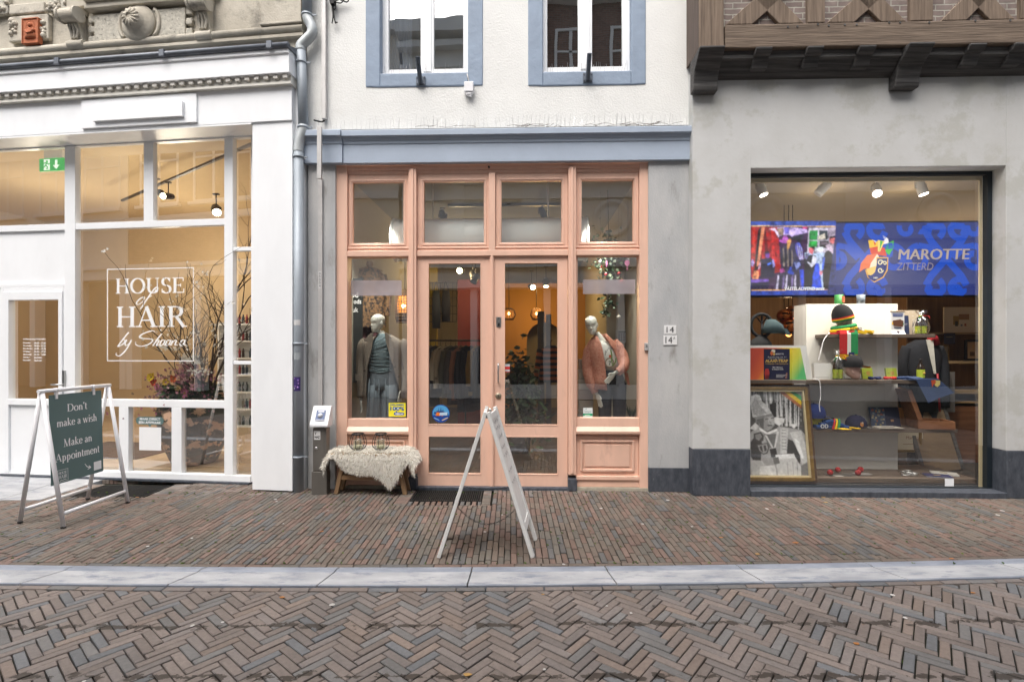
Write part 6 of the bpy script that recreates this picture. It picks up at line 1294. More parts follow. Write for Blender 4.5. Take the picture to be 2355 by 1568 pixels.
for pts, rr in ((((-.2, .01, 1.45), (-.245, .02, 1.38), (-.265, .03, 1.15), (x_(178), .0, .93), (x_(180), -.02, .735)), (.05, .07, .068, .062, .056)), (((.235, .01, 1.45), (.275, .02, 1.38), (.31, .03, 1.15), (.315, .0, .95), (.3, -.02, .80)), (.05, .07, .068, .062, .056))): m.tube(spline(pts, 4), [rr[min(len(rr)-1, i//4)] + (rr[min(len(rr)-1, i//4+1)] - rr[min(len(rr)-1, i//4)]) * (i % 4)/4 for i in range(17)], 14, caps=False)
o = m.build('blazer', tweed, T, fix=False); sd = o.modifiers.new('thick', 'SOLIDIFY'); sd.thickness = .008
m = MB(); yl = -.142
m.prism([(x_(305), z_(755)), (x_(280), z_(765)), (x_(222), z_(828)), (x_(262), z_(838)), (x_(228), z_(868)), (x_(240), z_(1000)), (x_(248), z_(1060)), (x_(268), z_(1000)), (x_(300), z_(850))], yl, yl + .012)
m.prism([(x_(402), z_(755)), (x_(425), z_(760)), (x_(465), z_(800)), (x_(438), z_(808)), (x_(482), z_(835)), (x_(482), z_(980)), (x_(468), z_(1030)), (x_(432), z_(900)), (x_(412), z_(830))], yl, yl + .012)
m.build('lapel', tweed, o, bevel=.004)
m = MB()
for a, b, c, d in ((155, 205, 1110, 1160), (548, 588, 1075, 1110)): m.prism([(x_(a), z_(c) + .005), (x_(b), z_(c)), (x_(b) - .002, z_(d)), (x_(a) + .002, z_(d))], -.155, -.146)
m.prism([(x_(483), z_(868)), (x_(540), z_(848)), (x_(541), z_(858)), (x_(484), z_(879))], -.128, -.12); m.build('pocket_flap', tweed, o)
m = MB(); M_ = Matrix.Rotation(R(90), 4, 'X')
for px, py in ((490, 1047), (522, 1130), (232, 1080)): m.lathe([(.013, 0), (.013, .004), (.009, .006), (0, .005)], 12, (x_(px), -.143, z_(py)), 0, None, M_)
m.build('button', mat('horn_button', (.05, .035, .022), rough=.3), o)
# ---- figure in the kimono jacket
T = at('mannequin', 'leaning bald white mannequin in an orange kimono jacket, printed white shirt and dark jeans', 'mannequin', FC, FC.U((1680 + 330/2.959)*.78467, VM), VM, .3, 'window mannequins of the salmon shop')
x_ = lambda px: (px - 330) * k_; z_ = lambda py: 1.757 - (py - 612) * k_
m = MB(); Mh = Matrix.Translation((x_(178), -.02, z_(770))) @ Matrix.Rotation(R(-13), 4, 'Y') @ Matrix.Rotation(R(-16), 4, 'Z') @ Matrix.Rotation(R(4), 4, 'X'); head(m, Mh)
m.loft([ell(x_(195), .01, z_(752), .042, .046, tilt=.2), ell(x_(222), .01, z_(785), .044, .048, tilt=.2), ell(x_(245), .01, z_(822), .058, .056), ell(x_(250), .01, z_(852), .13, .075), ell(x_(262), 0, z_(890), .17, .09), ell(x_(290), 0, z_(980), .135, .1), ell(x_(312), 0, z_(1080), .115, .088), ell(x_(330), 0, z_(1170), .16, .11)])
sl = [(x_(140), .02, z_(872)), (x_(108), .03, z_(1000)), (x_(130), .0, z_(1150)), (x_(200), -.04, z_(1275))]; m.tube(sl, [.043, .038, .032, .022], 12); hand(m, (x_(203), -.045, z_(1280)), (.32, -.1, -1), (.8, -1, .2), 1, curl=.25)
sr = [(x_(372), .02, z_(845)), (x_(430), .0, z_(960)), (x_(420), -.1, z_(1050)), (x_(345), -.15, z_(1092))]; m.tube(sr, [.043, .038, .032, .022], 12); hand(m, (x_(338), -.152, z_(1098)), (-.75, -.05, -.8), (-.7, -.3, .7), -1, curl=.3)
smooth_body(m, 'body', man_white, T)
tee = mat('white_shirt_cotton', (.62, .62, .57), rough=.9, vary=.06, vscale=20, bump=.5, bscale=25); m = MB(); m.loft([ell(x_(248), .005, z_(838), .1, .075), ell(x_(255), .005, z_(868), .165, .092), ell(x_(275), 0, z_(930), .155, .113), ell(x_(292), 0, z_(990), .142, .108), ell(x_(310), 0, z_(1085), .13, .098)]); o = m.build('shirt', tee, T)
m = MB(); pt = lambda px, py: (x_(px), z_(py)); yp = -.121
for pts in (((262, 950), (268, 925), (262, 905), (275, 925), (280, 900)), ((285, 905), (290, 880), (298, 900), (306, 885), (312, 905)), ((315, 895), (326, 880), (330, 905), (340, 890), (348, 902))): m.ribbon([pt(*p) for p in pts], [.006]*5, yp, col=(.02, .02, .03))
m.prism([(x_(300) + .055*math.cos(a), z_(1010) + .062*math.sin(a)) for a in [2*math.pi*k/20 for k in range(20)]], yp + .001, yp + .004, col=(.22, .15, .10)); m.prism([(x_(300) + .042*math.cos(a), z_(1010) + .048*math.sin(a)) for a in [2*math.pi*k/20 for k in range(20)]], yp, yp + .001, col=(.6, .58, .52))
m.ribbon([pt(308, 900), pt(318, 940), pt(318, 1000), pt(330, 1040)], [.016, .018, .016, .012], yp - .001, col=(.13, .22, .06)); m.ribbon([pt(355, 970), pt(350, 1000), pt(335, 1030)], [.016, .018, .01], yp - .001, col=(.13, .22, .06)); m.prism([(x_(304) + .016*math.cos(a), z_(955) + .018*math.sin(a)) for a in [2*math.pi*k/10 for k in range(10)]], yp - .002, yp, col=(.5, .08, .03)); text(m, '7', x_(292), x_(312), z_(1032), z_(995), yp - .002, col=(.03, .03, .03), bold=.03)
m.build('shirt_print', prn, o, fix=False)
jeans = cloth('black_jeans', (.014, .016, .022), 12, .2, .5, 40); m = MB(); m.loft([ell(x_(312), 0, z_(1075), .135, .1), ell(x_(325), 0, z_(1130), .155, .112), ell(x_(335), 0, z_(1210), .175, .115)])
for s_ in (-1, 1): m.loft([ell(x_(335) + s_*.085, 0, z_(1185), .09, .11), ell(x_(335) + s_*.09, 0, z_(1400), .08, .09), ell(x_(335) + s_*.09, 0, .02, .06, .065)])
m.build('jeans', jeans, T)
kim = mat('orange_brocade', (.42, .15, .085), rough=.6, col2=(.56, .28, .20), vscale=42, bump=.9, bscale=30, grime=((.33, .08, .05), 40, .56, .05)); m = MB(); sp = []
for py, cx, rx, ry, xa, xb in ((768, 238, .07, .07, 190, 262), (800, 242, .11, .088, 208, 275), (845, 250, .175, .104, 230, 300), (900, 258, .185, .12, 242, 335), (985, 276, .178, .125, 258, 368), (1080, 290, .18, .125, 268, 385), (1160, 288, .19, .128, 275, 395), (1238, 286, .195, .13, 280, 400)):
    X0 = x_(cx); a0 = math.degrees(math.asin(max(-.99, min(.99, (x_(xb) - X0)/rx)))); a1 = 360 + math.degrees(math.asin(max(-.99, min(.99, (x_(xa) - X0)/rx)))); sp.append((z_(py), X0, .0, rx, ry, a0, a1))
shell(m, sp)
def sleeve(pts, rr):
    S = spline(pts, 4); m.tube(S, [rr[min(len(rr)-1, i//4)] + (rr[min(len(rr)-1, i//4+1)] - rr[min(len(rr)-1, i//4)]) * (i % 4)/4 + .004*math.sin(i*2.1) for i in range(len(S))], 16, caps=False)
sleeve([(x_(168), .01, z_(848)), (x_(136), .02, z_(915)), (x_(124), .02, z_(1040)), (x_(148), -.02, z_(1170)), (x_(190), -.04, z_(1268))], (.05, .062, .064, .068, .04))
sleeve([(x_(350), .01, z_(832)), (x_(392), .01, z_(880)), (x_(432), -.03, z_(975)), (x_(420), -.11, z_(1045)), (x_(356), -.15, z_(1088))], (.05, .06, .062, .062, .042))
m.prism([(x_(430), z_(1080)), (x_(462), z_(1100)), (x_(478), z_(1200)), (x_(462), z_(1200)), (x_(440), z_(1140))], -.06, -.05)
o = m.build('kimono_jacket', kim, T, fix=False); sd = o.modifiers.new('thick', 'SOLIDIFY'); sd.thickness = .006
# ================================================================== clothes shop interior
CH = q(384) + .02
cu = lambda px, v: FC.U(px, v); czz = lambda px, py, v: FC.Z(px, py, v)
duct_m = mat('white_duct', (.84, .87, .84), rough=.45)
T = at('air_duct', 'wide white air duct lying across the shop behind the transom windows', 'duct', FC, cu(908, .6), .6, czz(1100, 552, .6)); L_d = cu(1349, .6) - cu(908, .6); rd = .27
m = MB(); m.tube([(0, 0, 0), (L_d, 0, 0)], rd, 28); m.tube([(0, 0, 0), (.03, 0, 0)], rd + .012, 28); m.tube([(L_d - .03, 0, 0), (L_d, 0, 0)], rd + .012, 28); m.build('pipe', duct_m, T)
m = MB()
for f in (.2, .8): m.tube([(L_d*f, 0, rd), (L_d*f, 0, 1.2)], .01, 6)
m.build('hanger', steel, T)
T = at('ceiling_track', 'dark ceiling track behind the transom windows of the salmon shop', 'track rail', FC, cu(1045, 1.6), 1.6, czz(1150, 475, 1.6)); m = MB(); m.box(-.1, cu(1290, 1.6) - cu(1045, 1.6), -.02, .02, 0, .035); m.build('rail', spot_black, T)
for px, py, lab in ((1018, 497, 'dark unlit spotlight on the transom track, nearer the downpipe side'), (1247, 489, 'dark spotlight on the transom track, nearer the house numbers')): track_spot('track_spotlight', lab, FC, cu(px, 1.6), 1.6, czz(px, py, 1.6), (.3 if px < 1100 else .35, -.2, -.9), spot_black, None, .05, .18, 'shop spotlights', .1)
for k, (px, py, v, lab) in enumerate(((1059, 621, 3.5, 'lit warm spotlight high behind the door pane with the round sticker'), (1255, 649, 4.2, 'lit hanging spotlight above the striped jumper'), (1222, 659, 4.4, 'small lit spotlight over the green plant'), (1087, 632, 3.4, 'unlit black spotlight beside the lit one near the red wall'), (1093, 640, 2.9, 'unlit tilted spotlight in front of the red wall'))):
    track_spot('track_spotlight', lab, FC, cu(px, v), v, czz(px, py, v), ((-.1, -1, -.3), (0, -.3, -1), (.3, -1, -.3), (.2, -.3, -.9), (-.4, -.3, -.8))[k], spot_black, lens_on if k < 3 else None, .06, .17, 'shop spotlights', .3)
yellow = mat('ochre_yellow_wall', (.34, .25, .04), rough=.9, vary=.05); red = mat('dark_red_panel', (.21, .035, .035), rough=.7, vary=.08)
T = at('yellow_wall_panel', 'ochre yellow wall panel behind the clothes rail', 'wall panel', FC, cu(960, 4.4), 4.4, .1); m = MB(); m.box(-.2, cu(1005, 4.4) - cu(960, 4.4), 0, .06, 0, 3.2); m.build('panel', yellow, T)
T = at('red_wall_panel', 'dark red wall panel in the middle of the clothes shop', 'wall panel', FC, cu(1052, 4.4), 4.4, .1); m = MB(); m.box(0, cu(1122, 4.4) - cu(1052, 4.4), 0, .06, 0, 2.95); m.build('panel', red, T)
T = at('warm_back_wall', 'warm ochre partition with an arched opening at the back of the shop', 'partition', FC, cu(1150, 6.2), 6.2, .1); W_ = cu(1500, 6.2) - cu(1150, 6.2); m = MB(); arch_pts = arc(1.05, 1.75, .42, .42, 0, 180, 12); m.prism([(-.1, 0), (.63, 0)] + [(p[0], p[1]) for p in reversed(arch_pts)] + [(1.47, 0), (W_, 0), (W_, 3.1), (-.1, 3.1)], 0, .08); m.build('panel', mat('warm_partition', (.40, .2, .05), rough=.9), T)
gw = cu(1236, 3.0)
T = at('grey_door_post', 'slim grey double post inside the clothes shop behind the striped jumper', 'post', FC, gw, 3.0, .1); m = MB(); m.box(0, .12, 0, .1, 0, 2.2); m.build('post', mat('grey_post', (.14, .15, .17), rough=.6), T); m = MB(); m.box(.15, .24, 0, .1, 0, 2.15); m.build('inner_post', mat('grey_post', (.14, .15, .17)), T)
# clothes rails
def garment(mb, x, y, ztop, w_, l, c, rr, turn=0.0):
    M = Matrix.Translation((x, y, ztop)) @ Matrix.Rotation(turn, 4, 'Z'); rows = []; n = 16
    for t, ww, dd in ((0, .05, .025), (.04, .12, .035), (.1, w_*.85, .05), (.3, w_*.9, .055), (.7, w_*.95, .06), (1, w_, .065)): rows.append([M @ Vector(((ww*math.sin(a)) * (1 + .05*math.sin(7*a + t*5)), -dd*math.cos(a) * (1 + .35*math.sin(6*a + t*3)), -t*l)) for a in [2*math.pi*k/n for k in range(n)]])
    mb.loft(rows, 0, col=c); 
    for s_ in (-1, 1): mb.tube([M @ Vector((s_*w_*.8, 0, -.09)), M @ Vector((s_*w_*1.12, .0, -l*.45)), M @ Vector((s_*w_*1.05, .01, -l*.8))], [.05, .05, .04], 10, col=c)
fabric = attr_mat('hung_fabric', .9); rg = random.Random(11)
def rail(label, fr, px0, px1, py, v, cols, l, lab_kind, w_=.22):
    u0, u1, z = cu(px0, v), cu(px1, v), czz((px0+px1)/2, py, v); T = at('clothes_rail', label, 'clothes rail', fr, u0, v, .1, 'clothes rails in the shop'); zz = z - .1; m = MB(); m.tube([(-.05, 0, zz), (u1-u0+.05, 0, zz)], .014, 8)
    for x in (-.04, u1-u0+.04): m.tube([(x, 0, 0), (x, 0, zz)], .014, 8); m.tube([(x, -.22, .02), (x, .22, .02)], .014, 8)
    m.build('rail', black_metal, T); n = len(cols)
    for k, (c, name, lk) in enumerate(cols):
        x = u0 + (u1-u0) * (k + .5) / n; g = at('hanging_garment', name, 'garment', fr, x, v, z, lab_kind, turn=R(rg.uniform(52, 70))); m = MB(); garment(m, 0, 0, -.09, w_, l * lk, c, rg); m.build('cloth', fabric, g, fix=False); m = MB(); m.tube([(-.18, 0, -.14), (0, 0, -.08), (.18, 0, -.14)], .008, 6); m.tube(spline([(0, 0, -.08), (.0, 0, -.03), (.025, 0, .0), (.0, 0, .018), (-.02, 0, .0)], 4), .004, 5); m.build('hanger', black_metal, g)
rail('black clothes rail with knitwear behind the pane with the round sticker', FC, 984, 1112, 783, 2.3, [((.14, .16, .14), 'grey green cardigan at the rail end by the yellow wall', 1.3), ((.012, .012, .014), 'black blouse hanging next to the grey green cardigan', 1.1), ((.42, .38, .3), 'cream long-sleeved blouse hanging on the clothes rail', .9), ((.4, .36, .28), 'beige pullover hanging behind the cream blouse', .8), ((.10, .105, .085), 'olive grey jumper on the clothes rail', 1.1), ((.09, .09, .10), 'charcoal jacket in the middle of the clothes rail', 1.25), ((.3, .15, .1), 'dusty salmon dress hanging on the clothes rail', 1.15), ((.02, .03, .05), 'dark navy coat hanging beside the salmon dress', 1.4), ((.018, .025, .045), 'long navy dress beside the sparkling shirt', 1.4), ((.28, .2, .07), 'gold sequinned shirt at the end of the clothes rail', 1.05), ((.015, .02, .03), 'black trousers hanging past the gold sequinned shirt', 1.2)], .75, 'garments on the knitwear rail')
rail('second clothes rail with dark coats in front of the red wall', FC, 1075, 1122, 800, 3.4, [((.03, .03, .035), 'black wool coat on the rail by the red wall', 1.3), ((.05, .06, .08), 'slate blue coat on the rail by the red wall', 1.2), ((.16, .1, .06), 'camel brown coat on the rail by the red wall', 1.25), ((.02, .02, .025), 'black dress at the end of the rail by the red wall', 1.35)], .75, 'coats by the red wall')
T = at('wall_rack', 'black wire wall rack with small bags hanging on the yellow wall', 'wall rack', FC, cu(985, 4.3), 4.3, czz(985, 740, 4.3)); m = MB(); w_, h_ = cu(1050, 4.3) - cu(985, 4.3), czz(985, 650, 4.3) - czz(985, 740, 4.3)
for k in range(8): m.tube([(w_*k/7, 0, 0), (w_*k/7, 0, h_)], .006, 5)
for k in range(6): m.tube([(0, 0, h_*k/5), (w_, 0, h_*k/5)], .006, 5)
m.build('wire_grid', black_metal, T)
for k, (px, py, w0, h0, c, lab) in enumerate(((1003, 735, .16, .75, (.03, .035, .05), 'dark slate bag hanging from the wire wall rack'), (1025, 720, .17, .62, (.02, .02, .03), 'black narrow bag hanging next to the slate bag'))):
    g = at('hanging_bag', lab, 'bag', FC, cu(px, 4.2), 4.2, czz(px, py + 20, 4.2), 'bags on the wall rack'); m = MB(); m.loft([ell(0, 0, 0, w0*.5, .05), ell(0, 0, h0*.6, w0*.55, .06), ell(0, 0, h0, w0*.4, .03)], col=c); m.tube(spline([(-w0*.3, 0, h0), (0, 0, h0 + .18), (w0*.3, 0, h0)], 5), .008, 5, col=c); m.build('cloth', fabric, g)
u, v = cu(1266, 2.6), 2.6; g = at('striped_jumper', 'orange and dark grey striped jumper hanging behind the door pane', 'jumper', FC, u, v, czz(1266, 790, v), turn=R(20)); m = MB(); 
mm = MB(); n = 16; zs_ = [-.03 - .62*k/13 for k in range(14)]
for k in range(13):
    ww = .2 * (.35 + .65*min(1, k/2)); mm.loft([ell(0, 0, zs_[k], ww, .075), ell(0, 0, zs_[k+1], .2 * (.35 + .65*min(1, (k+1)/2)), .075)], 0, caps=False, col=(.42, .13, .06) if k % 2 else (.045, .045, .05))
for s_ in (-1, 1):
    for k in range(9): p = Vector((s_*.19, 0, -.1)).lerp(Vector((s_*.28, -.02, -.6)), k/9); q_ = Vector((s_*.19, 0, -.1)).lerp(Vector((s_*.28, -.02, -.6)), (k+1)/9); mm.tube([p, q_], .055 - .002*k, 10, col=(.42, .13, .06) if k % 2 else (.045, .045, .05), caps=False)
mm.build('knit', fabric, g, fix=False); m = MB(); m.tube(spline([(0, 0, -.03), (0, 0, .03), (.03, 0, .06)], 4), .005, 5); m.build('hanger', black_metal, g)
# things hanging behind the tweed figure
leo = mat('leopard_print', (.20, .11, .05), rough=.8, vary=.1, grime=((.018, .014, .012), 26, .5, .03))
g = at('leopard_blouse', 'leopard print blouse hanging above the tweed blazer figure', 'blouse', FC, cu(850, .85), .85, czz(850, 612, .85), turn=R(25)); m = MB(); garment(m, 0, 0, -.02, .22, .8, None, rg); m.build('cloth', leo, g, fix=False); m = MB(); m.ball((0, 0, .03), .05, 10); m.tube([(-.17, 0, -.06), (0, 0, -.01), (.17, 0, -.06)], .012, 6); m.build('wooden_hanger', bw_, g)
g = at('burgundy_trousers', 'dark burgundy trousers hanging under the leopard blouse', 'trousers', FC, cu(846, .9), .9, czz(850, 720, .9), turn=R(25)); m = MB(); m.loft([ell(0, 0, .0, .12, .05), ell(0, 0, -.25, .15, .06)]); m.tube([(-.07, 0, -.2), (-.08, 0, -.9)], .075, 12); m.tube([(.07, 0, -.2), (.08, 0, -.9)], .075, 12); m.build('cloth', cloth('burgundy_cloth', (.05, .012, .016)), g)
g = at('chalkboard', 'tall black chalkboard with white brush lettering at the window edge', 'chalkboard', FC, cu(806, .55), .55, czz(806, 880, .55)); m = MB(); hh = czz(806, 640, .55) - czz(806, 880, .55); m.box(-.02, .15, 0, .03, 0, hh); m.build('board', mat('chalk_black', (.022, .025, .024), rough=.9), g, bevel=.004)
m = MB(); ys = -.002
for w0, zf, x0, x1 in (('od', .86, .0, .1), ('ods', .8, .04, .14), ('luk', .72, .01, .1)): text(m, w0, x0, x1, hh*zf - .06, hh*zf, ys, bold=.02)
m.build('chalk_lettering', letter_white, g, fix=False)
for (px, py, v, r, hgt, lab) in ((931, 705, .8, .125, .42, 'large woven cylinder lamp glowing orange above the tweed figure'), (1170, 722, 3.6, .13, .22, 'small round woven lamp glowing behind the door'), (1233, 722, 4.3, .12, .24, 'small woven drum lamp glowing further back in the shop')):
    T = at('woven_lamp', lab, 'pendant lamp', FC, cu(px, v), v, czz(px, py, v), 'woven pendant lamps'); wv = mat('woven_cane', (.16, .085, .035), rough=.8); m = MB(); n = 22; prof = [(r*.86, -hgt/2), (r, -hgt*.3), (r, hgt*.35), (r*.8, hgt/2)] if r > .124 and v < 1 else [(r*.6, -hgt/2), (r, -hgt*.1), (r*.8, hgt*.3), (r*.35, hgt/2)]
    for k in range(n): a = 2*math.pi*k/n; m.tube([(pr*math.cos(a), pr*math.sin(a), z) for pr, z in prof], .006, 5)
    rows_n = 11
    for k in range(rows_n + 1):
        t = k / rows_n; zz = -hgt/2 + hgt*t
        for (ra, za), (rb, zb) in zip(prof[:-1], prof[1:]):
            if za - 1e-6 <= zz <= zb + 1e-6: rr_ = ra + (rb-ra)*(zz-za)/(zb-za)
        m.tube([(rr_*math.cos(2*math.pi*j_/24), rr_*math.sin(2*math.pi*j_/24), zz) for j_ in range(25)], .007 if (t < .3 and v < 1) else .005, 5, caps=False)
    if v < 1: m.lathe([(r*.87, -hgt/2), (r*.99, -hgt*.22)], 24)
    m.build('cane_shade', wv, T); m = MB(); m.lathe([(r*.7, -hgt*.34), (r*.8, 0), (r*.7, hgt*.34)], 16); m.build('glowing_liner', emit_mat('amber_glow', (1.0, .34, .05), .9 if v < 1 else 1.4), T); m = MB(); m.ball((0, -r*.75, 0), .03, 10); m.build('bulb', emit_mat('warm_bulb', (1.0, .7, .3), 8.0), T); m = MB(); m.tube([(0, 0, hgt/2), (0, 0, CH - czz(px, py, v))], .006, 6); m.build('cord', black_metal, T)
# plants
leafc = attr_mat('leaf_green', .55)
def leaves(mb, c, R_, n, cols, rr, l=(.06, .12), wd=.45, droop=.3):
    for k in range(n):
        p = Vector(c) + Vector((rr.gauss(0, R_[0]), rr.gauss(0, R_[1]), rr.gauss(0, R_[2]))); t = Vector((rr.gauss(0, 1), rr.gauss(0, .8), rr.gauss(-droop, .6))).normalized(); ll = rr.uniform(*l); s_ = t.cross(Vector((rr.gauss(0, 1), rr.gauss(0, 1), rr.gauss(0, 1)))).normalized() * ll * wd * .5
        mb.add([p, p + t*ll*.35 + s_, p + t*ll*.7 + s_*.8, p + t*ll, p + t*ll*.7 - s_*.8, p + t*ll*.35 - s_], [(0, 1, 2, 3, 4, 5)], 0, False, rr.choice(cols))
greens = [(.03, .06, .025), (.05, .09, .03), (.02, .04, .02), (.07, .11, .05), (.09, .12, .07)]
T = at('potted_plant', 'tall leafy green plant standing behind the door handle', 'plant', FC, cu(1195, 1.7), 1.7, .1); m = MB(); m.lathe([(.14, 0), (.18, .32), (.16, .32), (0, .28)], 20); m.build('pot', mat('dark_pot', (.05, .05, .05), rough=.5), T)
m = MB(); zpl2 = 1.55
for c, R_, n in (((-.05, 0, .75), (.12, .1, .22), 330), ((.1, -.05, .45), (.14, .1, .18), 260), ((-.02, 0, 1.15), (.09, .08, .2), 230), ((.12, 0, .95), (.1, .1, .15), 160)): leaves(m, c, R_, n, greens, rg, (.07, .15))
m.build('leaves', leafc, T, fix=False); m = MB()
for k in range(6): m.tube(spline([(0, 0, .28), (rg.gauss(0, .06), rg.gauss(0, .05), .7), (rg.gauss(0, .12), rg.gauss(0, .1), 1.25)], 4), .008, 5)
m.build('stems', twig, T)
T = at('hanging_garland', 'green eucalyptus garland with small red and silver baubles above the kimono figure', 'garland', FC, cu(1397, .6), .6, czz(1397, 600, .6)); m = MB()
for c, R_, n in (((-.02, 0, -.03), (.11, .06, .07), 150), ((.03, 0, -.2), (.06, .05, .09), 90), ((-.02, 0, .25), (.09, .06, .1), 110), ((.0, 0, -.5), (.045, .04, .07), 50), ((-.03, 0, -.62), (.03, .03, .06), 26)): leaves(m, c, R_, n, greens + [(.14, .19, .13), (.2, .24, .16)], rg, (.03, .06), .8)
m.build('leaves', leafc, T, fix=False)
m = MB(); m.tube(spline([(0, 0, .9), (.01, 0, .3), (0, 0, -.1), (.01, 0, -.4), (-.03, 0, -.7)], 5), .006, 5); m.build('stem', twig, T)
bauble = attr_mat('bauble', .12, spec=.9)
for x, z, r, c, lab in ((-.1, -.02, .026, (.45, .45, .45), 'silver bauble at the top corner of the kimono window'), (-.1, -.09, .022, (.45, .02, .03), 'small red bauble at the top of the garland'), (-.03, -.18, .02, (.5, .04, .06), 'red bauble in the middle of the garland'), (.13, -.17, .024, (.35, .015, .025), 'dark red bauble hanging beside the garland'), (.17, -.27, .028, (.5, .03, .03), 'red and white bauble hanging lowest beside the garland'), (.13, -.72, .027, (.35, .33, .28), 'silver mirrored bauble hanging over the keypad'), (.25, 0, .024, (.5, .5, .5), 'clear bauble in the upper corner near the house numbers')):
    b = at('bauble', lab, 'bauble', FC, cu(1397, .6) + x, .55, czz(1397, 600, .6) + z, 'baubles in the kimono window'); m = MB(); m.ball((0, 0, 0), r, 14, col=c); m.tube([(0, 0, r), (0, 0, r + .012)], .006, 8, col=(.4, .35, .2)); m.build('ball', bauble, b); m = MB(); m.tube([(0, 0, r), (0, 0, .9)], .0012, 4); m.build('thread', black_metal, b)
for px, lab in ((1394.5, 'slim pink paper ornament near the garland'), (1442, 'round pink paper ornament on a stem beside the garland')):
    b = at('paper_ornament', lab, 'ornament', FC, cu(px, .3), .3, czz(px, 605, .3)); m = MB(); rx = .012 if px < 1400 else .03; m.prism([(rx*math.cos(a), .036*math.sin(a)) for a in [2*math.pi*k/16 for k in range(16)]], 0, .004); m.box(-.005, .005, 0, .004, -.085 if px > 1400 else -.05, -.03); m.build('disc', mat('pink_card', (.62, .2, .38), rough=.7), b); m = MB(); m.tube([(0, .002, .03), (0, .002, .8)], .001, 4); m.build('thread', black_metal, b)
T = at('alarm_keypad', 'grey alarm keypad on the wall behind the kimono figure', 'keypad', FC, cu(1432, 1.25), 1.25, czz(1432, 774, 1.25)); m = MB(); m.box(-.1, .1, -.03, .03, -.09, .09); m.build('case', mat('grey_plastic', (.33, .34, .33), rough=.5), T, bevel=.006); m = MB()
for i in range(4):
    for j_ in range(3): m.box(-.07 + j_*.032, -.047 + j_*.032, -.036, -.03, -.06 + i*.028, -.04 + i*.028)
m.box(-.07, .03, -.034, -.03, .055, .075); m.build('keys', black_metal, T)
T = at('wall_partition', 'cream side partition behind the kimono figure', 'partition', FC, cu(1395, 1.3), 1.3, .1); m = MB(); m.box(0, 1.2, 0, .1, 0, 3.0); m.build('panel', mat('cream_partition', (.36, .33, .26), rough=.9), T)
boxm = attr_mat('gift_box', .7)
zb0 = .5
for k in range(8):
    wbx = .19; T = at('gift_box', ('cream' if k % 2 else 'brown') + ' lettered gift box in the tall pile beside the kimono figure', 'gift box', FC, cu(1336, .5), .5, zb0 + k * .128, 'gift boxes piled beside the kimono figure'); m = MB(); c = ((.36, .33, .27), (.27, .2, .15), (.4, .37, .31))[k % 3]; m.box(-.02, .15, 0, .15, 0, .088, col=c); m.box(-.024, .154, -.004, .154, .088, .12, col=c); m.build('box', boxm, T)
    T['label'] = ['lowest cream gift box in the tall pile beside the kimono figure', 'tan gift box, second from the bottom of the pile', 'pale gift box, third from the bottom of the pile', 'cream gift box, fourth from the bottom of the pile', 'tan gift box, fourth from the top of the pile', 'pale gift box, third from the top of the pile', 'cream gift box, second from the top of the pile', 'topmost tan gift box of the pile beside the kimono figure'][k]
T = at('spiky_plant', 'spiky potted plant in a blue pot low behind the kimono window', 'plant', FC, cu(1452, .55), .55, .62); m = MB(); m.lathe([(.06, 0), (.08, .14), (.07, .14), (0, .12)], 16); m.build('pot', mat('blue_glaze', (.05, .16, .3), rough=.3), T); m = MB()
for k in range(26): a = rg.uniform(0, 6.28); t = Vector((math.cos(a)*.5, math.sin(a)*.4, 1)).normalized(); l = rg.uniform(.14, .24); s_ = t.cross(Vector((0, 1, .2))).normalized()*.012; p = Vector((0, 0, .13)); m.add([p - s_, p + s_, p + t*l], [(0, 1, 2)], 0, False, rg.choice(greens))
m.build('leaves', leafc, T, fix=False)
T = at('display_platform', 'low white platform under the window mannequins', 'platform', FC, cu(800, .2), .2, .1); m = MB(); m.box(-.1, .86, -.02, .7, 0, .2); m.box(cu(1326, .2) - cu(800, .2), cu(1475, .2) - cu(800, .2), -.02, .7, 0, .2); m.build('plinth', white_paint, T)
# ================================================================== carnival society shop (right house)
U, Z = FR.U, FR.Z
cpx = lambda x: 1687.0 + .3002 * x                # readings from an enlarged view, in photo units
cpy = lambda y: 706.2 + .3002 * y
def A3(x, y, v): return U(cpx(x), v), Z(cpx(x), cpy(y), v)
shelf_m = wood_mat('smoked_oak_board', (.085, .062, .047), (.15, .115, .09), rough=.55, axis=0, scale=.7, bump=.1); panel_white = mat('grey_white_panel', (.80, .785, .73), rough=.7, vary=.03)
PVZ = .80
px0, px1 = U(1853, PVZ), U(2064, PVZ); pz1 = Z(1950, 699, PVZ)
T = at('display_unit', 'white backed display unit with four dark oak shelves behind the big window', 'display unit', FR, px0, PVZ, .06)
z0 = .06; m = MB(); m.box(0, px1-px0, 0, .05, 0, pz1 - z0); m.box(-.0, .1, .05, .3, 0, pz1 - z0); m.build('back_panel', panel_white, T, bevel=.004)
SH = {}
for key, (xa, xb, yf, vf) in {'top': (720, 1545, 205, .52), 'mid': (140, 1410, 556, .40), 'low': (600, 1715, 931, .46), 'base': (640, 1860, 1310, .34)}.items():
    a, b = U(cpx(xa), vf), U(cpx(xb), vf); zt_ = Z(cpx((xa+xb)/2), cpy(yf + (2 if key != 'base' else 0)), vf); th = .042 if key != 'base' else zt_ - .065
    if key == 'mid': a -= .25
    m = MB(); m.box(a - px0, b - px0, vf - PVZ, -.002 if key != 'base' else .25, zt_ - th - z0, zt_ - z0); m.build('shelf' if key != 'base' else 'base_platform', shelf_m, T, bevel=.003); SH[key] = zt_
on = lambda key, x, v: (U(cpx(x), v), v, SH[key] + .001)
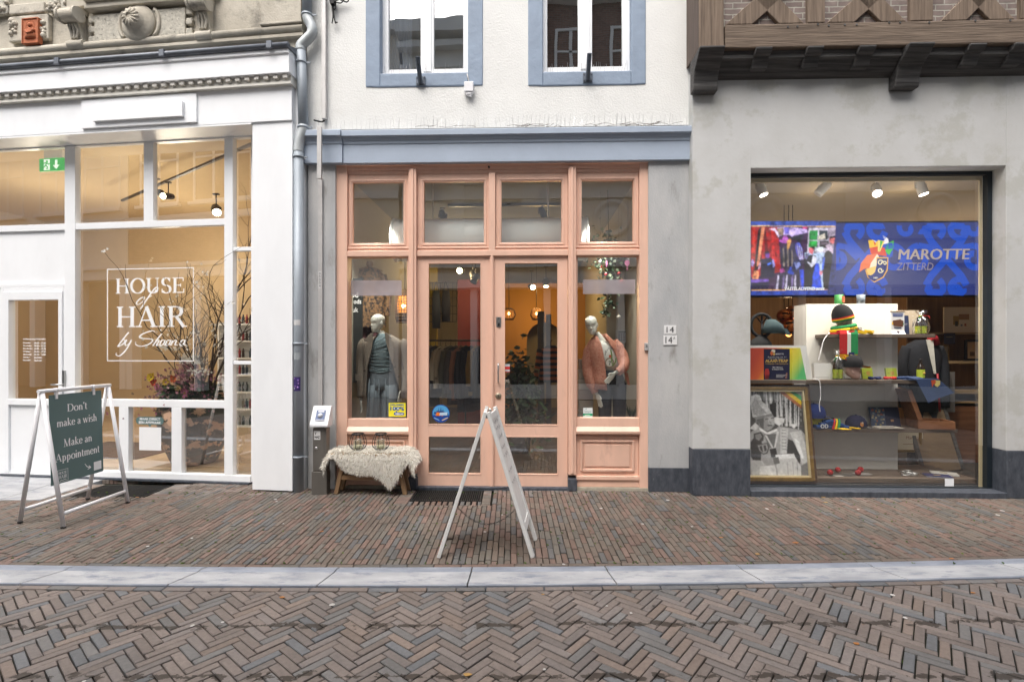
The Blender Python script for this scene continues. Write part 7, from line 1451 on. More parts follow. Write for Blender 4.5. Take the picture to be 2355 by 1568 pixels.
# ---- LED display wall
DV = 1.0; d2 = lambda x, y: (U(1687 + .26656*x, DV), Z(1687 + .26656*x, 392.3 + .26656*y, DV))
du0 = d2(60, 0)[0]; du1 = d2(2160, 0)[0]; dz1 = d2(1100, 452)[1]; dz0 = d2(1100, 1075)[1]
T = at('display_screen', 'long blue lit display screen with a stage photograph and a jester emblem', 'screen', FR, du0, DV, dz0)
led = attr_mat('led_pixels', .7, .62, .1)
m = MB(); m.box(-.02, du1 - du0 + .02, .012, .09, -.02, dz1 - dz0 + .02); m.build('housing', black_metal, T)
def L(x, y): a, b = d2(x, y); return (a - du0, b - dz0)
lay = [0]
def poly(mb, pts, col, lift=None):
    lay[0] += 1; y = -.00015 * lay[0] if lift is None else lift; mb.add([(p[0], y, p[1]) for p in [L(*q_) for q_ in pts]], [tuple(range(len(pts)))], 0, False, col)
def stroke(mb, pts, w_, col):
    lay[0] += 1; P = [L(*q_) for q_ in pts]; k = d2(1, 0)[0] - d2(0, 0)[0]; mb.ribbon(P, [w_ * k] * len(P), -.00015 * lay[0], 0, col)
m = MB(); navy = lin(50, 58, 118); blu = lin(30, 78, 190)
m.box(0, du1 - du0, .0, .0115, 0, dz1 - dz0, 0, None, navy); m.build('blue_banner', led, T, fix=False)
m = MB(); lay[0] = 0
def curl(cx, cy, r, a0, sgn, w_=55, turns=1.25):
    pts = []
    for k in range(28): t = k / 27; a = R(a0 + sgn * 360 * turns * t); rr = r * (1 - .62 * t); pts.append((cx + rr*math.cos(a), cy - rr*math.sin(a)))
    return pts
for (ox, oy, fx) in ((1130, 700, 1), (1830, 700, 1)):
    for sx_ in (-1, 1):
        for sy_ in (-1, 1):
            c = curl(ox + sx_*110, oy + 60 - sy_*265, 95, -60 if sy_ > 0 else 60, -sx_*sy_, turns=.85)
            stroke(m, [p for p in [(ox, oy+60), (ox+sx_*130, oy+60-sy_*150), (ox+sx_*175, oy+60-sy_*230)] if 455 < p[1] < 1072], 60, blu)
            stroke(m, [(x, y) for x, y in c if 475 < y < 1055], 55, blu)
        c2 = curl(ox + sx_*240, oy + 60, 110, 90 if sx_ > 0 else 90, -sx_, turns=1.0); stroke(m, [(min(max(x, 880), 2125), y) for x, y in c2], 55, blu); stroke(m, [(ox + sx_*60, oy + 60), (ox + sx_*160, oy - 40), (ox + sx_*240, oy - 52)], 52, blu)
for cx_, sgn in ((1490, 1), (1600, -1), (1960, -1), (2080, 1)): stroke(m, [(x, y) for x, y in curl(cx_, 500, 70, 150, sgn, turns=.7) if y > 470], 45, blu)
for cx_, sgn in ((1000, -1), (1200, 1), (1700, -1), (1900, 1)): stroke(m, [(x, y) for x, y in curl(cx_, 1040, 55, 0, sgn, turns=.8) if y < 1058], 40, blu)
m.build('scroll_ornament', led, T, fix=False)
# emblem
m = MB(); lay[0] = 8
O_, Y_, G_, RD = lin(240, 118, 70), lin(250, 200, 60), lin(70, 185, 60), lin(225, 70, 40); cream = lin(255, 235, 205); gold = lin(230, 170, 70)
poly(m, [(1180, 640), (1195, 590), (1240, 560), (1290, 560), (1330, 590), (1338, 640), (1320, 700), (1200, 700)], lin(250, 245, 250))
poly(m, [(1158, 602), (1200, 600), (1222, 625), (1240, 600), (1240, 660), (1170, 672)], Y_); poly(m, [(1378, 602), (1330, 628), (1310, 700), (1325, 725), (1365, 690), (1378, 655)], G_); poly(m, [(1298, 690), (1330, 620), (1345, 640), (1380, 655), (1340, 730)], lin(60, 190, 70))
poly(m, [(1170, 668), (1240, 655), (1300, 668), (1318, 740), (1180, 720)], RD); poly(m, [(1240, 600), (1300, 610), (1260, 700), (1240, 700)], lin(255, 220, 120)); poly(m, [(1262, 605), (1285, 612), (1255, 690)], lin(90, 190, 80)); poly(m, [(1200, 605), (1225, 630), (1215, 650)], RD)
poly(m, [(1078, 880), (1095, 800), (1150, 730), (1230, 715), (1250, 740), (1232, 812), (1180, 840), (1120, 850)], O_); poly(m, [(1155, 890), (1180, 800), (1235, 720), (1250, 745), (1228, 830), (1200, 895), (1175, 905)], cream); poly(m, [(1140, 850), (1228, 822), (1215, 880), (1180, 905), (1155, 895)], lin(250, 205, 110))
poly(m, [(1228, 748), (1332, 748), (1326, 860), (1290, 925), (1210, 968), (1150, 920), (1130, 855), (1145, 860), (1165, 905), (1210, 950), (1232, 900)], gold); poly(m, [(1236, 760), (1322, 758), (1316, 855), (1284, 915), (1212, 956), (1160, 915), (1180, 912), (1222, 870)], lin(25, 45, 120))
for c in (curl(1262, 795, 24, 0, 1, turns=1.1), curl(1262, 860, 24, 0, -1, turns=1.1), curl(1300, 800, 18, 180, -1, turns=1)): stroke(m, c, 9, lin(250, 235, 190))
poly(m, [(1148, 902), (1180, 905), (1210, 958), (1170, 935)], lin(25, 45, 120))
m.build('jester_emblem', led, T, fix=False)
m = MB(); gold_t = lin(178, 160, 150); a, b = L(1405, 772), L(2008, 678); [text(m, 'MAROTTE', a[0] + dx_, b[0] + dx_, a[1], b[1], -.022 - dx_*.1, col=gold_t, slant=.1) for dx_ in (0, .005, .01)]; a, b = L(1390, 862), L(1725, 798); text(m, 'ZITTERD', a[0], b[0] - .03, a[1], b[1], -.022, col=lin(150, 138, 150), slant=.15); a, b = L(1195, 935), L(1232, 920); text(m, '1881', a[0], b[0], a[1], b[1], -.022, col=lin(240, 230, 210), bold=.03); m.build('emblem_lettering', led, T, fix=False)
# stage photograph on the same screen
m = MB(); lay[0] = 1
PS = []; P = lambda pts, c: PS.append((pts, lin(*c)))
P([(55, 50), (1640, 70), (1640, 170), (55, 140)], (58, 84, 175)); P([(55, 160), (1630, 172), (1490, 1330), (65, 1330)], (60, 30, 70)); P([(55, 160), (560, 165), (620, 1000), (60, 1100)], (165, 25, 30)); P([(300, 165), (330, 165), (420, 900), (330, 900)], (110, 12, 22)); P([(430, 165), (460, 165), (520, 800), (450, 800)], (205, 40, 40)); P([(100, 165), (140, 165), (140, 700), (70, 800)], (205, 45, 35))
P([(190, 225), (250, 160), (255, 900), (120, 1000)], (30, 12, 28)); P([(255, 165), (318, 165), (215, 860), (165, 900)], (245, 150, 110)); P([(125, 975), (205, 985), (200, 1125), (85, 1125)], (255, 160, 110)); P([(60, 1140), (400, 1135), (390, 1180), (60, 1200)], (120, 85, 185)); P([(60, 1200), (400, 1180), (390, 1325), (65, 1325)], (22, 18, 60))
P([(1130, 180), (1490, 180), (1500, 640), (1100, 640)], (205, 195, 215)); P([(1145, 230), (1300, 230), (1290, 410), (1140, 410)], (40, 150, 70)); P([(1140, 430), (1290, 430), (1285, 540), (1130, 540)], (50, 190, 80)); P([(1320, 235), (1480, 235), (1480, 410), (1320, 410)], (42, 52, 62)); P([(1330, 430), (1500, 430), (1500, 560), (1330, 560)], (40, 36, 40)); P([(1500, 180), (1630, 175), (1600, 600), (1500, 640)], (165, 150, 170)); P([(1250, 545), (1395, 545), (1395, 615), (1250, 620)], (235, 245, 255)); P([(1060, 640), (1600, 640), (1520, 1320), (1050, 1320)], (185, 205, 240)); P([(1180, 820), (1320, 850), (1380, 1320), (1190, 1290)], (40, 80, 225))
P([(245, 760), (440, 730), (510, 900), (490, 1100), (240, 1110)], (28, 26, 60)); P([(330, 640), (405, 640), (405, 720), (380, 745), (330, 720)], (120, 60, 160)); P([(320, 620), (390, 612), (410, 650), (325, 665)], (28, 18, 50)); P([(195, 870), (250, 790), (240, 900), (200, 960)], (215, 165, 195)); P([(360, 850), (440, 815), (440, 850), (370, 880)], (70, 115, 230)); P([(450, 790), (480, 760), (510, 890), (470, 930)], (150, 150, 225)); P([(62, 800), (95, 760), (125, 830), (95, 905), (58, 870)], (190, 165, 235))
# costumed figure
P([(600, 600), (760, 470), (960, 450), (1040, 620), (1020, 960), (1000, 1320), (480, 1320), (560, 1080), (640, 900)], (58, 50, 78)); P([(880, 470), (960, 455), (1030, 600), (1040, 760), (960, 780), (900, 640)], (85, 95, 205))
for k in range(7): P([(890 + k*20, 480 + k*12), (900 + k*20, 480 + k*12), (960 + k*14, 770), (945 + k*14, 770)], (205, 205, 240) if k % 2 else (95, 35, 120))
for k in range(9): P([(560 + k*52, 1060), (585 + k*52, 1060), (560 + k*56, 1318), (525 + k*56, 1318)], ((205, 195, 225), (38, 30, 60), (125, 105, 160))[k % 3])
for k in range(5): P([(650 + k*40, 560 + k*10), (672 + k*40, 555 + k*10), (690 + k*38, 900), (660 + k*38, 900)], ((135, 120, 110), (40, 32, 50))[k % 2])
P([(840, 800), (960, 760), (1000, 880), (900, 1000), (820, 960)], (38, 44, 92)); P([(860, 820), (960, 820), (985, 880), (900, 960)], (140, 150, 215)); P([(800, 900), (860, 1040), (800, 1050), (740, 1010)], (35, 70, 190)); P([(590, 950), (690, 930), (690, 1000), (610, 1020)], (175, 70, 150)); P([(960, 960), (1040, 960), (1040, 1320), (1000, 1320)], (45, 75, 215))
P([(600, 340), (720, 320), (760, 400), (720, 470), (640, 455), (590, 430)], (180, 90, 185)); P([(590, 345), (660, 330), (640, 400), (590, 400)], (70, 34, 62)); P([(725, 420), (790, 380), (810, 420), (770, 560), (735, 590)], (215, 155, 90)); P([(800, 370), (1060, 280), (980, 460)], (52, 52, 82)); P([(820, 380), (1020, 310), (960, 430)], (30, 28, 46))
P([(545, 180), (660, 165), (780, 165), (1100, 210), (1110, 270), (850, 330), (820, 355), (780, 310), (640, 320), (570, 330)], (205, 180, 245)); P([(545, 190), (660, 175), (660, 315), (580, 325)], (160, 135, 120)); P([(400, 205), (500, 180), (560, 260), (585, 360), (560, 345), (500, 235)], (235, 215, 250)); P([(680, 170), (780, 170), (760, 290), (690, 290)], (115, 105, 215)); P([(1010, 165), (1110, 170), (1110, 205), (1020, 200)], (205, 45, 125))
# musicians
P([(1050, 760), (1160, 680), (1270, 700), (1280, 760), (1210, 1060), (1190, 1290), (1050, 1290)], (28, 28, 44)); P([(1130, 560), (1200, 540), (1230, 600), (1200, 680), (1140, 650)], (225, 110, 120)); P([(1140, 540), (1240, 525), (1250, 590), (1210, 570)], (40, 28, 38)); P([(1210, 700), (1290, 740), (1260, 850), (1180, 920), (1100, 810), (1180, 850)], (215, 215, 235)); P([(1050, 720), (1140, 640), (1150, 660), (1090, 780)], (120, 115, 160))
P([(1430, 640), (1500, 600), (1580, 680), (1560, 900), (1530, 1320), (1400, 1320), (1380, 900)], (32, 30, 38)); P([(1520, 360), (1615, 345), (1610, 470), (1550, 490), (1515, 430)], (228, 122, 125)); P([(1510, 350), (1615, 335), (1615, 370), (1525, 395)], (46, 30, 32)); P([(1310, 340), (1430, 285), (1440, 390), (1310, 410)], (215, 205, 190)); P([(1350, 440), (1560, 470), (1550, 510), (1350, 500)], (120, 105, 120)); P([(1440, 520), (1510, 480), (1580, 580), (1585, 670), (1500, 600)], (225, 200, 225)); P([(1390, 720), (1430, 740), (1400, 960), (1370, 960)], (75, 110, 225)); P([(1330, 980), (1390, 990), (1370, 1070), (1330, 1050)], (220, 130, 150))
P([(55, 1340), (1495, 1325), (1480, 1430), (60, 1430)], (36, 66, 165)); P([(55, 133), (1640, 155), (1640, 168), (55, 146)], (250, 200, 110)); P([(65, 1332), (1495, 1328), (1495, 1340), (65, 1344)], (250, 190, 100))
a, b = L(55*.4625 + 118, 1430*.4625 + 412), L(1640*.4625 + 118, 50*.4625 + 412); P([(1640, 50), (1640, 168), (1480, 1430), (1640, 1430)], (50, 58, 118)); grid_print('stage_photograph', PS, a[0], b[0], a[1], b[1], -.012, led, T, (55, 1640, 50, 1430), 190, 165, 1, .22, lin(50, 58, 118))
m = MB(); a, b = L(425, 1036), L(690, 1006); text(m, 'VÁSTELAOVEND', a[0], b[0], a[1], b[1] + .012, -.022, col=(.95, .95, .95), bold=.015, slant=.15); a, b = L(698, 1034), L(772, 1012); text(m, '2025', a[0], b[0], a[1], b[1], -.022, col=(.95, .95, .95), bold=.05, slant=.15); m.build('caption_lettering', led, T, fix=False)
# ---- ceiling spots
wspot = mat('white_spot', (.66, .66, .62), rough=.35); wl = emit_mat('shop_lens', (1.0, .88, .72), 9.0)
for px, py, aim, lit, lab in ((1749, 432, (.25, -.25, -1), 1, 'white ceiling spot over the stage photograph, nearest the plaster corner'), (1894, 432, (-.7, .3, -.8), 0, 'white ceiling spot turned away from the street, showing its fins'), (2014, 436, (-.35, -.75, -.8), 1, 'white ceiling spot tilted so that its lit lens faces the street'), (2117, 430, (.2, -.2, -1), 1, 'white ceiling spot nearest the dark window jamb')):
    u, z = U(px, .7), Z(px, py, .7); track_spot('ceiling_spot', lab, FR, u, .7, z, aim, wspot, wl if lit else None, .056, .19, 'white ceiling spots in the shop window', .11)
# ---- things on the shelves
felt = attr_mat('knitted_wool', .95); cardp = attr_mat('printed_card'); bottle_m = mat('brown_bottle_glass', (.02, .012, .008), rough=.12, coat=.5); skinp = mat('pink_foam_head', (.62, .40, .34), rough=.6); lime = attr_mat('printed_label')
RED, YEL, GRN, NAV = (.42, .02, .02), (.72, .45, .01), (.02, .22, .07), (.012, .02, .09)
s_px = lambda v: (U(2000, v) - U(1000, v)) / 1000 * .3002        # metres per enlarged pixel
# foam head under the beanie
u, v, z = on('top', 840, .62); k = s_px(.62)
T = at('foam_bust', 'pale pink foam display head under the black knitted hat on the top shelf', 'display head', FR, u, v, z); m = MB(); m.lathe([(.09, 0), (.075, .03), (.06, .06)], 20); head(m, Matrix.Translation((.0, 0, .04)) @ Matrix.Rotation(R(75), 4, 'Z')); m.build('head', skinp, T)
T = at('knitted_hat', 'black knitted hat with a red yellow green band on the foam head', 'hat', FR, u, v, z + .17); m = MB(); hh = .23
prof = [(.116, .0), (.122, .02), (.12, .05), (.112, .1), (.09, .15), (.055, .19), (.02, .205), (0, .205)]
Mt = Matrix.Rotation(R(-14), 4, 'Y'); bands = [(.116, .0, .122, .02, GRN), (.122, .02, .122, .035, YEL), (.122, .035, .12, .05, RED)]
for r0, z0_, r1, z1_, c in bands: m.lathe([(r0, z0_), (r1, z1_)], 24, (0, 0, 0), 0, c, Mt)
m.lathe(prof[2:], 24, (0, 0, 0), 0, (.012, .012, .014), Mt); m.build('knit', felt, T, fix=False)
T = at('striped_scarf', 'red yellow green scarf with yellow fringe hanging from the top shelf', 'scarf', FR, u, v, z); m = MB()
for zz, rr, c in ((.02, .135, RED), (.055, .13, YEL), (.09, .12, GRN)): m.tube([(rr*math.cos(a) , rr*.9*math.sin(a), zz + .02*math.cos(a)) for a in [2*math.pi*i/20 for i in range(21)]], .026, 8, col=c)
hx0, hx1 = -80*k, 50*k; vf = .50 - .62; zb_ = Z(cpx(840), cpy(398), .5) - z
for i, c in enumerate((RED, RED, (.65, .62, .58), GRN, GRN)): xa = hx0 + (hx1-hx0)*i/5; xb = hx0 + (hx1-hx0)*(i+1)/5; m.prism([(vf - .012, .05), (vf - .03, .0), (vf - .028, zb_ + .06), (vf - .014, zb_ + .06), (vf - .012, -.0), (.0, .04)], xa, xb, 'yz', 0, c)
for i in range(16): xa = hx0 + (hx1-hx0)*(i+.5)/16; m.tube([(xa, vf - .02, zb_ + .06), (xa + random.uniform(-.006, .006), vf - .024, zb_)], .006, 5, col=YEL)
m.prism([(.08, .02), (.2, .0), (.24, .02), (.12, .06)], -.1, -.03, 'xz', 0, YEL)
for i in range(8): m.tube([(.2, -.08, .02 + .004*i), (.27 + random.uniform(-.02, .03), -.08 - random.random()*.05, .0 + .006*i)], .007, 5, col=YEL)
for sx_, sz_ in ((.0, -.28),): m.prism([(sx_ - .03 , sz_ + .06), (sx_ + .035, sz_ + .06), (sx_ + .03, sz_ - .02), (sx_, sz_ - .06), (sx_ - .03, sz_ - .02)], vf - .034, vf - .0305, 'xz', 0, NAV); m.prism([(sx_ - .015, sz_ + .035), (sx_ + .02, sz_ + .03), (sx_, sz_ - .03)], vf - .036, vf - .034, 'xz', 0, (.5, .4, .2))
text(m, 'ZITTERD', -.02, .13, .045, .08, -.146, col=(.02, .02, .03), bold=.03); m.build('knit', felt, T, fix=False)
# pennant
u, v, z = on('top', 1245, .6); T = at('hanging_pennant', 'white cloth pennant with blue lettering and a house picture on the top shelf', 'pennant', FR, u, v, z); m = MB(); ph = 172*s_px(.6); pw = 50*s_px(.6)
rows = [[Vector((x, -.02 - .06*max(0, (.15 - t))**1.5*8 - .0*i, ph*t)) for i, x in enumerate((-pw, 0, pw))] for t in (0, .05, .1, .2, 1)]; m.loft(rows, 0, closed=False, smooth=False, col=(.68, .68, .70)); m.prism([(-.05, ph*.36), (.06, ph*.32), (.07, ph*.58), (.03, ph*.66), (-.06, ph*.6)], -.0225, -.021, 'xz', 0, (.12, .05, .03)); m.prism([(-.045, ph*.26), (.045, ph*.24), (.045, ph*.3), (-.045, ph*.32)], -.0225, -.021, 'xz', 0, (.06, .06, .10)); m.prism([(-.07, ph*.42), (-.055, ph*.42), (-.05, ph*.55), (-.065, ph*.55)], -.0222, -.0208, 'xz', 0, YEL); m.prism([(.06, ph*.4), (.075, ph*.4), (.07, ph*.52), (.058, ph*.52)], -.0222, -.0208, 'xz', 0, GRN)
for t in (.86, .79): m.box(-.06, .06, -.0225, -.021, ph*t, ph*t + .012, 0, None, (.03, .06, .22))
m.ball((0, -.026, ph*.08), .018, 8, col=(.1, .08, .1)); m.build('cloth', cardp, T, fix=False); m = MB(); m.tube([(-pw - .01, -.02, ph), (pw + .01, -.02, ph)], .006, 6); m.tube([(-pw, -.02, ph), (0, -.0, ph + .1), (pw, -.02, ph)], .0015, 4); m.build('rod', bw_, T)
def flat_card(name, label, cat, key, x, v, w_, h_, c, lean=8, marks=(), th=.006, group=None):
    u, vv, z = on(key, x, v); k = s_px(v); T = at(name, label, cat, FR, u, vv, z, group); M = Matrix.Rotation(R(-lean), 4, 'X'); m = MB(); m.box(-w_*k/2, w_*k/2, 0, th, 0, h_*k, 0, M, c)
    for (x0, x1, y0, y1, cc) in marks: m.box((x0 - .5)*w_*k, (x1 - .5)*w_*k, -.0015, 0, y0*h_*k, y1*h_*k, 0, M, cc)
    m.build('card', cardp, T, fix=False); return T
flat_card('booklet', 'narrow navy booklet standing behind the white pennant', 'booklet', 'top', 1315, .72, 58, 145, (.02, .03, .08), 4, ((.2, .8, .55, .58, (.3, .3, .35)), (.2, .7, .48, .5, (.3, .3, .35))))
flat_card('patterned_board', 'pale board with a white leaf pattern behind the bottle bag', 'board', 'top', 1335, .78, 170, 185, (.50, .42, .32), 2, tuple((a, a + .05, b, b + .03, (.62, .58, .5)) for a in (.1, .3, .5, .7, .9) for b in (.15, .3, .45, .6, .75, .9)))
def bottle(mb, x, y, h, r, cap=(.02, .02, .02)): mb.lathe([(r*.9, 0), (r, .01), (r, h*.55), (r*.8, h*.66), (r*.36, h*.78), (r*.33, h*.94), (r*.42, h*.95), (r*.42, h), (0, h)], 16, (x, y, 0))
def bottle_bag(key, x, v, n, w_, h_, label):
    u, vv, z = on(key, x, v); k = s_px(v); T = at('bottle_gift_bag', label, 'gift bag', FR, u, vv, z, 'clear gift bags with bottles'); hb = h_*k*.72; r = w_*k/2/n*.86
    for i in range(n):
        xx = (i - (n-1)/2)*2*r*1.04; m = MB(); bottle(m, xx, 0, hb, r); b = m.build('bottle', bottle_m, T); m = MB(); m.lathe([(r + .001, hb*.06), (r + .001, hb*.48)], 16, (xx, 0, 0), 0, (.42, .5, .04)); m.ball((xx + .01, -r, hb*.28), r*.3, 8, col=(.5, .3, .06)); m.build('label', lime, b, fix=False)
    fl = glass_mat('cellophane', 5.0, (.93, .94, .92), wob=.6); m = MB(); rows = []
    for t, rr in ((0, 1.0), (.3, 1.06), (.62, .9), (.76, .3), (.8, .2), (.86, .34), (1.0, .72)): rows.append([Vector((math.sin(a)*w_*k*.55*rr*(1 + .14*math.sin(5*a + t*9)), -math.cos(a)*.06*(rr + .2)*(1 + .2*math.sin(7*a)), t*h_*k + (.02*math.sin(9*a) if t > .9 else 0))) for a in [2*math.pi*i/26 for i in range(26)]])
    m.loft(rows, 0, caps=False); m.build('cellophane', fl, T, fix=False); m = MB(); m.tube([(.02*math.cos(a), -.02*math.sin(a), h_*k*.79) for a in [2*math.pi*i/10 for i in range(11)]], .006, 6, col=YEL); m.tube(spline([(0, -.02, h_*k*.79), (-.05, -.05, h_*k*.74), (-.07, -.05, h_*k*.6)], 4), .004, 5, col=GRN); m.tube(spline([(0, -.02, h_*k*.79), (.05, -.05, h_*k*.78), (.07, -.05, h_*k*.66)], 4), .004, 5, col=RED); m.build('ribbon', felt, T)
bottle_bag('top', 1432, .6, 2, 92, 176, 'cellophane bag with two lime labelled bottles on the top shelf'); bottle_bag('mid', 795, .5, 2, 82, 225, 'cellophane bag with two lime labelled bottles beside the black cap')
flat_card('white_card', 'plain white card with small print standing beside the pale cord', 'card', 'mid', 683, .55, 130, 122, (.66, .66, .64), 3, ((.1, .85, .1, .14, (.4, .4, .4)),), th=.05)
# cap on a foam head
u, v, z = on('mid', 915, .5); k = s_px(.5); T = at('foam_bust', 'pink foam display head lying under the black peaked cap', 'display head', FR, u, v, z); m = MB(); head(m, Matrix.Translation((-.02, 0, .0)) @ Matrix.Rotation(R(80), 4, 'Z')); m.build('head', skinp, T)
def cap(label, key, x, v, zoff, sc, c, under, facing=1, emblem=True):
    u, vv, z = on(key, x, v); T = at('peaked_cap', label, 'cap', FR, u, vv, z + zoff, 'peaked caps'); m = MB(); m.lathe([(.095, 0), (.1, .025), (.098, .06), (.08, .1), (.045, .125), (.01, .132), (0, .132)], 24, (0, 0, 0), 0, c, Matrix.Diagonal((sc, sc, sc, 1)))
    m.ball((0, 0, .134*sc), .008, 6, col=c); P_ = []
    for i in range(13): a = R(-62 + 124*i/12); P_.append((a, .1))
    top = [Vector((facing*(.085 + .085*math.cos(a))*sc, -math.sin(a)*.098*sc, (.022 - .022*math.cos(a)*1.2)*sc)) for a, _ in P_]; inn = [Vector((facing*.085*math.cos(a)*sc, -math.sin(a)*.098*sc, .022*sc)) for a, _ in P_]
    m.loft([inn, top], 0, closed=False, col=c); m.loft([[p - Vector((0, 0, .006)) for p in inn], [p - Vector((0, 0, .006)) for p in top]], 0, closed=False, col=under); m.tube(top, .004, 5, col=under)
    if emblem: m.prism([(-.02, .04), (.0, .02), (.02, .04), (.018, .075), (-.018, .075)], -.1*sc, -.098*sc, 'xz', 0, (.5, .2, .06)); m.ball((.005, -.1*sc, .07), .012, 8, col=(.6, .45, .3))
    m.build('crown', felt, T, fix=False); return T
cap('black peaked cap with a green seam and yellow red brim edge on the foam head', 'mid', 905, .5, .15, 1.15, (.012, .012, .014), (.6, .2, .02), 1, False)
cap('dark navy cap with a jester badge on the third shelf', 'low', 935, .58, .0, 1.15, (.012, .014, .04), (.012, .014, .04), -1)
for x, lab, vv in ((1025, 'lime disc sleeve behind the navy bow tie', .62), (1210, 'lime disc sleeve behind the red bow tie', .62)): flat_card('disc_sleeve', lab, 'disc', 'mid', x, vv, 86, 84, (.40, .48, .05), 10, ((.45, .75, .35, .7, (.5, .3, .08)), (.0, .06, 0, 1, (.02, .02, .02)), (.2, .35, .5, .55, (.2, .25, .03))), th=.01, group='disc sleeves on the middle shelf')
for x, c, lab in ((1078, NAV, 'navy bow tie lying on the middle shelf'), (1195, RED, 'red bow tie lying on the middle shelf')):
    u, v, z = on('mid', x, .5); T = at('bow_tie', lab, 'bow tie', FR, u, v, z); m = MB()
    for s_ in (-1, 1): m.loft([[Vector((s_*x_, .03*w_*math.cos(a), .018 + .018*w_*math.sin(a))) for a in [2*math.pi*i/10 for i in range(10)]] for x_, w_ in ((.0, .4), (.03, 1.0), (.06, 1.1), (.065, .5))], 0, col=c)
    m.ball((0, -.01, .02), .016, 8, col=c); m.build('silk', felt, T, fix=False)
u, v, z = on('mid', 1430, .5); T = at('beer_bottle', 'single brown bottle with a lime label on the blue cloth', 'bottle', FR, U(cpx(1430), .5), .5, z + .008); m = MB(); hb = 150*s_px(.5); bottle(m, 0, 0, hb, .041); b = m.build('bottle', bottle_m, T); m = MB(); m.lathe([(.042, hb*.07), (.042, hb*.48)], 16, (0, 0, 0), 0, (.42, .5, .04)); m.ball((.01, -.042, hb*.3), .014, 8, col=(.5, .3, .06)); m.build('label', lime, b, fix=False)
# blue cloth draped over the shelf end
T = at('blue_cloth', 'blue cloth with a jester crest draped over the end of the middle shelf', 'cloth', FR, U(cpx(1430), .45), .45, SH['mid']); m = MB(); o0 = U(cpx(1430), .45); cl = mat('royal_blue_cloth', (.03, .055, .135), rough=.8, vary=.15, vscale=9)
ccp = lambda x, y, v=.36: Vector((U(cpx(x), v) - o0, v - .45, Z(cpx(x), cpy(y), v) - SH['mid']))
m.add([ccp(1395, 553), ccp(1560, 545), ccp(1690, 655), ccp(1560, 700), ccp(1490, 735)], [(0, 1, 2, 3, 4)]); m.add([Vector((ccp(1320, 540).x, .2, .006)), Vector((ccp(1550, 540).x, .15, .006)), ccp(1560, 545), ccp(1395, 553), Vector((ccp(1330, 540).x, -.04, .008))], [(0, 1, 2, 3, 4)])
for k in range(4): m.tube(spline([Vector((ccp(1320 + k*30, 540).x, .1 - .04*k, .015)), Vector((ccp(1370 + k*20, 540).x, .02, .03)), Vector((ccp(1420 + k*20, 545).x, -.03, .012))], 4), .014, 6)
o = m.build('fabric', cl, T); sd = o.modifiers.new('thick', 'SOLIDIFY'); sd.thickness = .004; m = MB(); e = lambda x, y: (ccp(x, y).x, ccp(x, y).z); yy = -.099
m.prism([e(1508, 560), e(1540, 556), e(1545, 580), e(1525, 590), e(1515, 612)], yy, yy + .004, 'xz', 0, (.5, .08, .03)); m.prism([e(1540, 560), e(1575, 562), e(1575, 592), e(1555, 612), e(1535, 600)], yy, yy + .004, 'xz', 0, (.55, .45, .15)); m.build('crest', cardp, T)
# gradient poster board
T = at('poster_board', 'red yellow green board with a dark trap concert poster on the middle shelf', 'poster', FR, U(cpx(350), .45), .45, SH['mid']); o0 = U(cpx(350), .45); pz = lambda y: Z(cpx(350), cpy(y), .45) - SH['mid'] - 0; pxx = lambda x: U(cpx(x), .45) - o0
m = MB(); m.prism([(pxx(40), .004), (pxx(602), .004), (pxx(552), pz(293)), (pxx(40), pz(293))], .0, .012); bd_ = m.build('white_board', mat('white_foam_board', (.70, .70, .68), rough=.5), T)
grad = bpy.data.materials.new('rainbow_print'); grad.use_nodes = True; nt = grad.node_tree; tc = nt.nodes.new('ShaderNodeTexCoord'); sp = nt.nodes.new('ShaderNodeSeparateXYZ'); nt.links.new(tc.outputs['Generated'], sp.inputs[0]); mz = nt.nodes.new('ShaderNodeMath'); mz.operation = 'MULTIPLY_ADD'; mz.inputs[1].default_value = -.3; nt.links.new(sp.outputs['Z'], mz.inputs[0]); nt.links.new(sp.outputs['X'], mz.inputs[2]); rp = nt.nodes.new('ShaderNodeValToRGB'); els = rp.color_ramp.elements; els[0].position = .0; els[0].color = (.5, .07, .04, 1); els[1].position = .85; els[1].color = (.06, .42, .12, 1); e_ = els.new(.22); e_.color = (.62, .12, .04, 1); e_ = els.new(.45); e_.color = (.72, .52, .03, 1); e_ = els.new(.66); e_.color = (.55, .58, .05, 1); nt.links.new(mz.outputs[0], rp.inputs[0]); nt.links.new(rp.outputs[0], nt.nodes['Principled BSDF'].inputs['Base Color'])
m = MB(); m.prism([(pxx(60), pz(557)), (pxx(556), pz(557)), (pxx(508), pz(312)), (pxx(60), pz(312))], -.003, -.0005); m.build('rainbow_print', grad, bd_)
m = MB(); m.box(pxx(228), pxx(426), -.007, -.0035, pz(556), pz(320), 0, None, (.012, .014, .045)); yb = -.0085
text(m, 'MAROTTE', pxx(318), pxx(378), pz(364), pz(353), yb, col=(.6, .6, .62), bold=.02); text(m, 'ALAAF-TRAP', pxx(238), pxx(412), pz(422), pz(400), yb, col=(.5, .33, .08), bold=.04); text(m, 'Ontvangst 11de Sjtadsprins', pxx(240), pxx(412), pz(440), pz(428), yb, col=(.45, .3, .08), bold=.02); text(m, 'Zaoterdig 16 11', pxx(256), pxx(398), pz(388), pz(378), yb, col=(.6, .6, .6)); text(m, 'Aanvangk 18.00 uur', pxx(270), pxx(388), pz(398), pz(391), yb, col=(.6, .6, .6)); text(m, 'Big Benny', pxx(295), pxx(372), pz(467), pz(456), yb, col=(.65, .65, .65), bold=.02); text(m, 'en Beppie Kraft', pxx(290), pxx(376), pz(482), pz(471), yb, col=(.65, .65, .65), bold=.02)
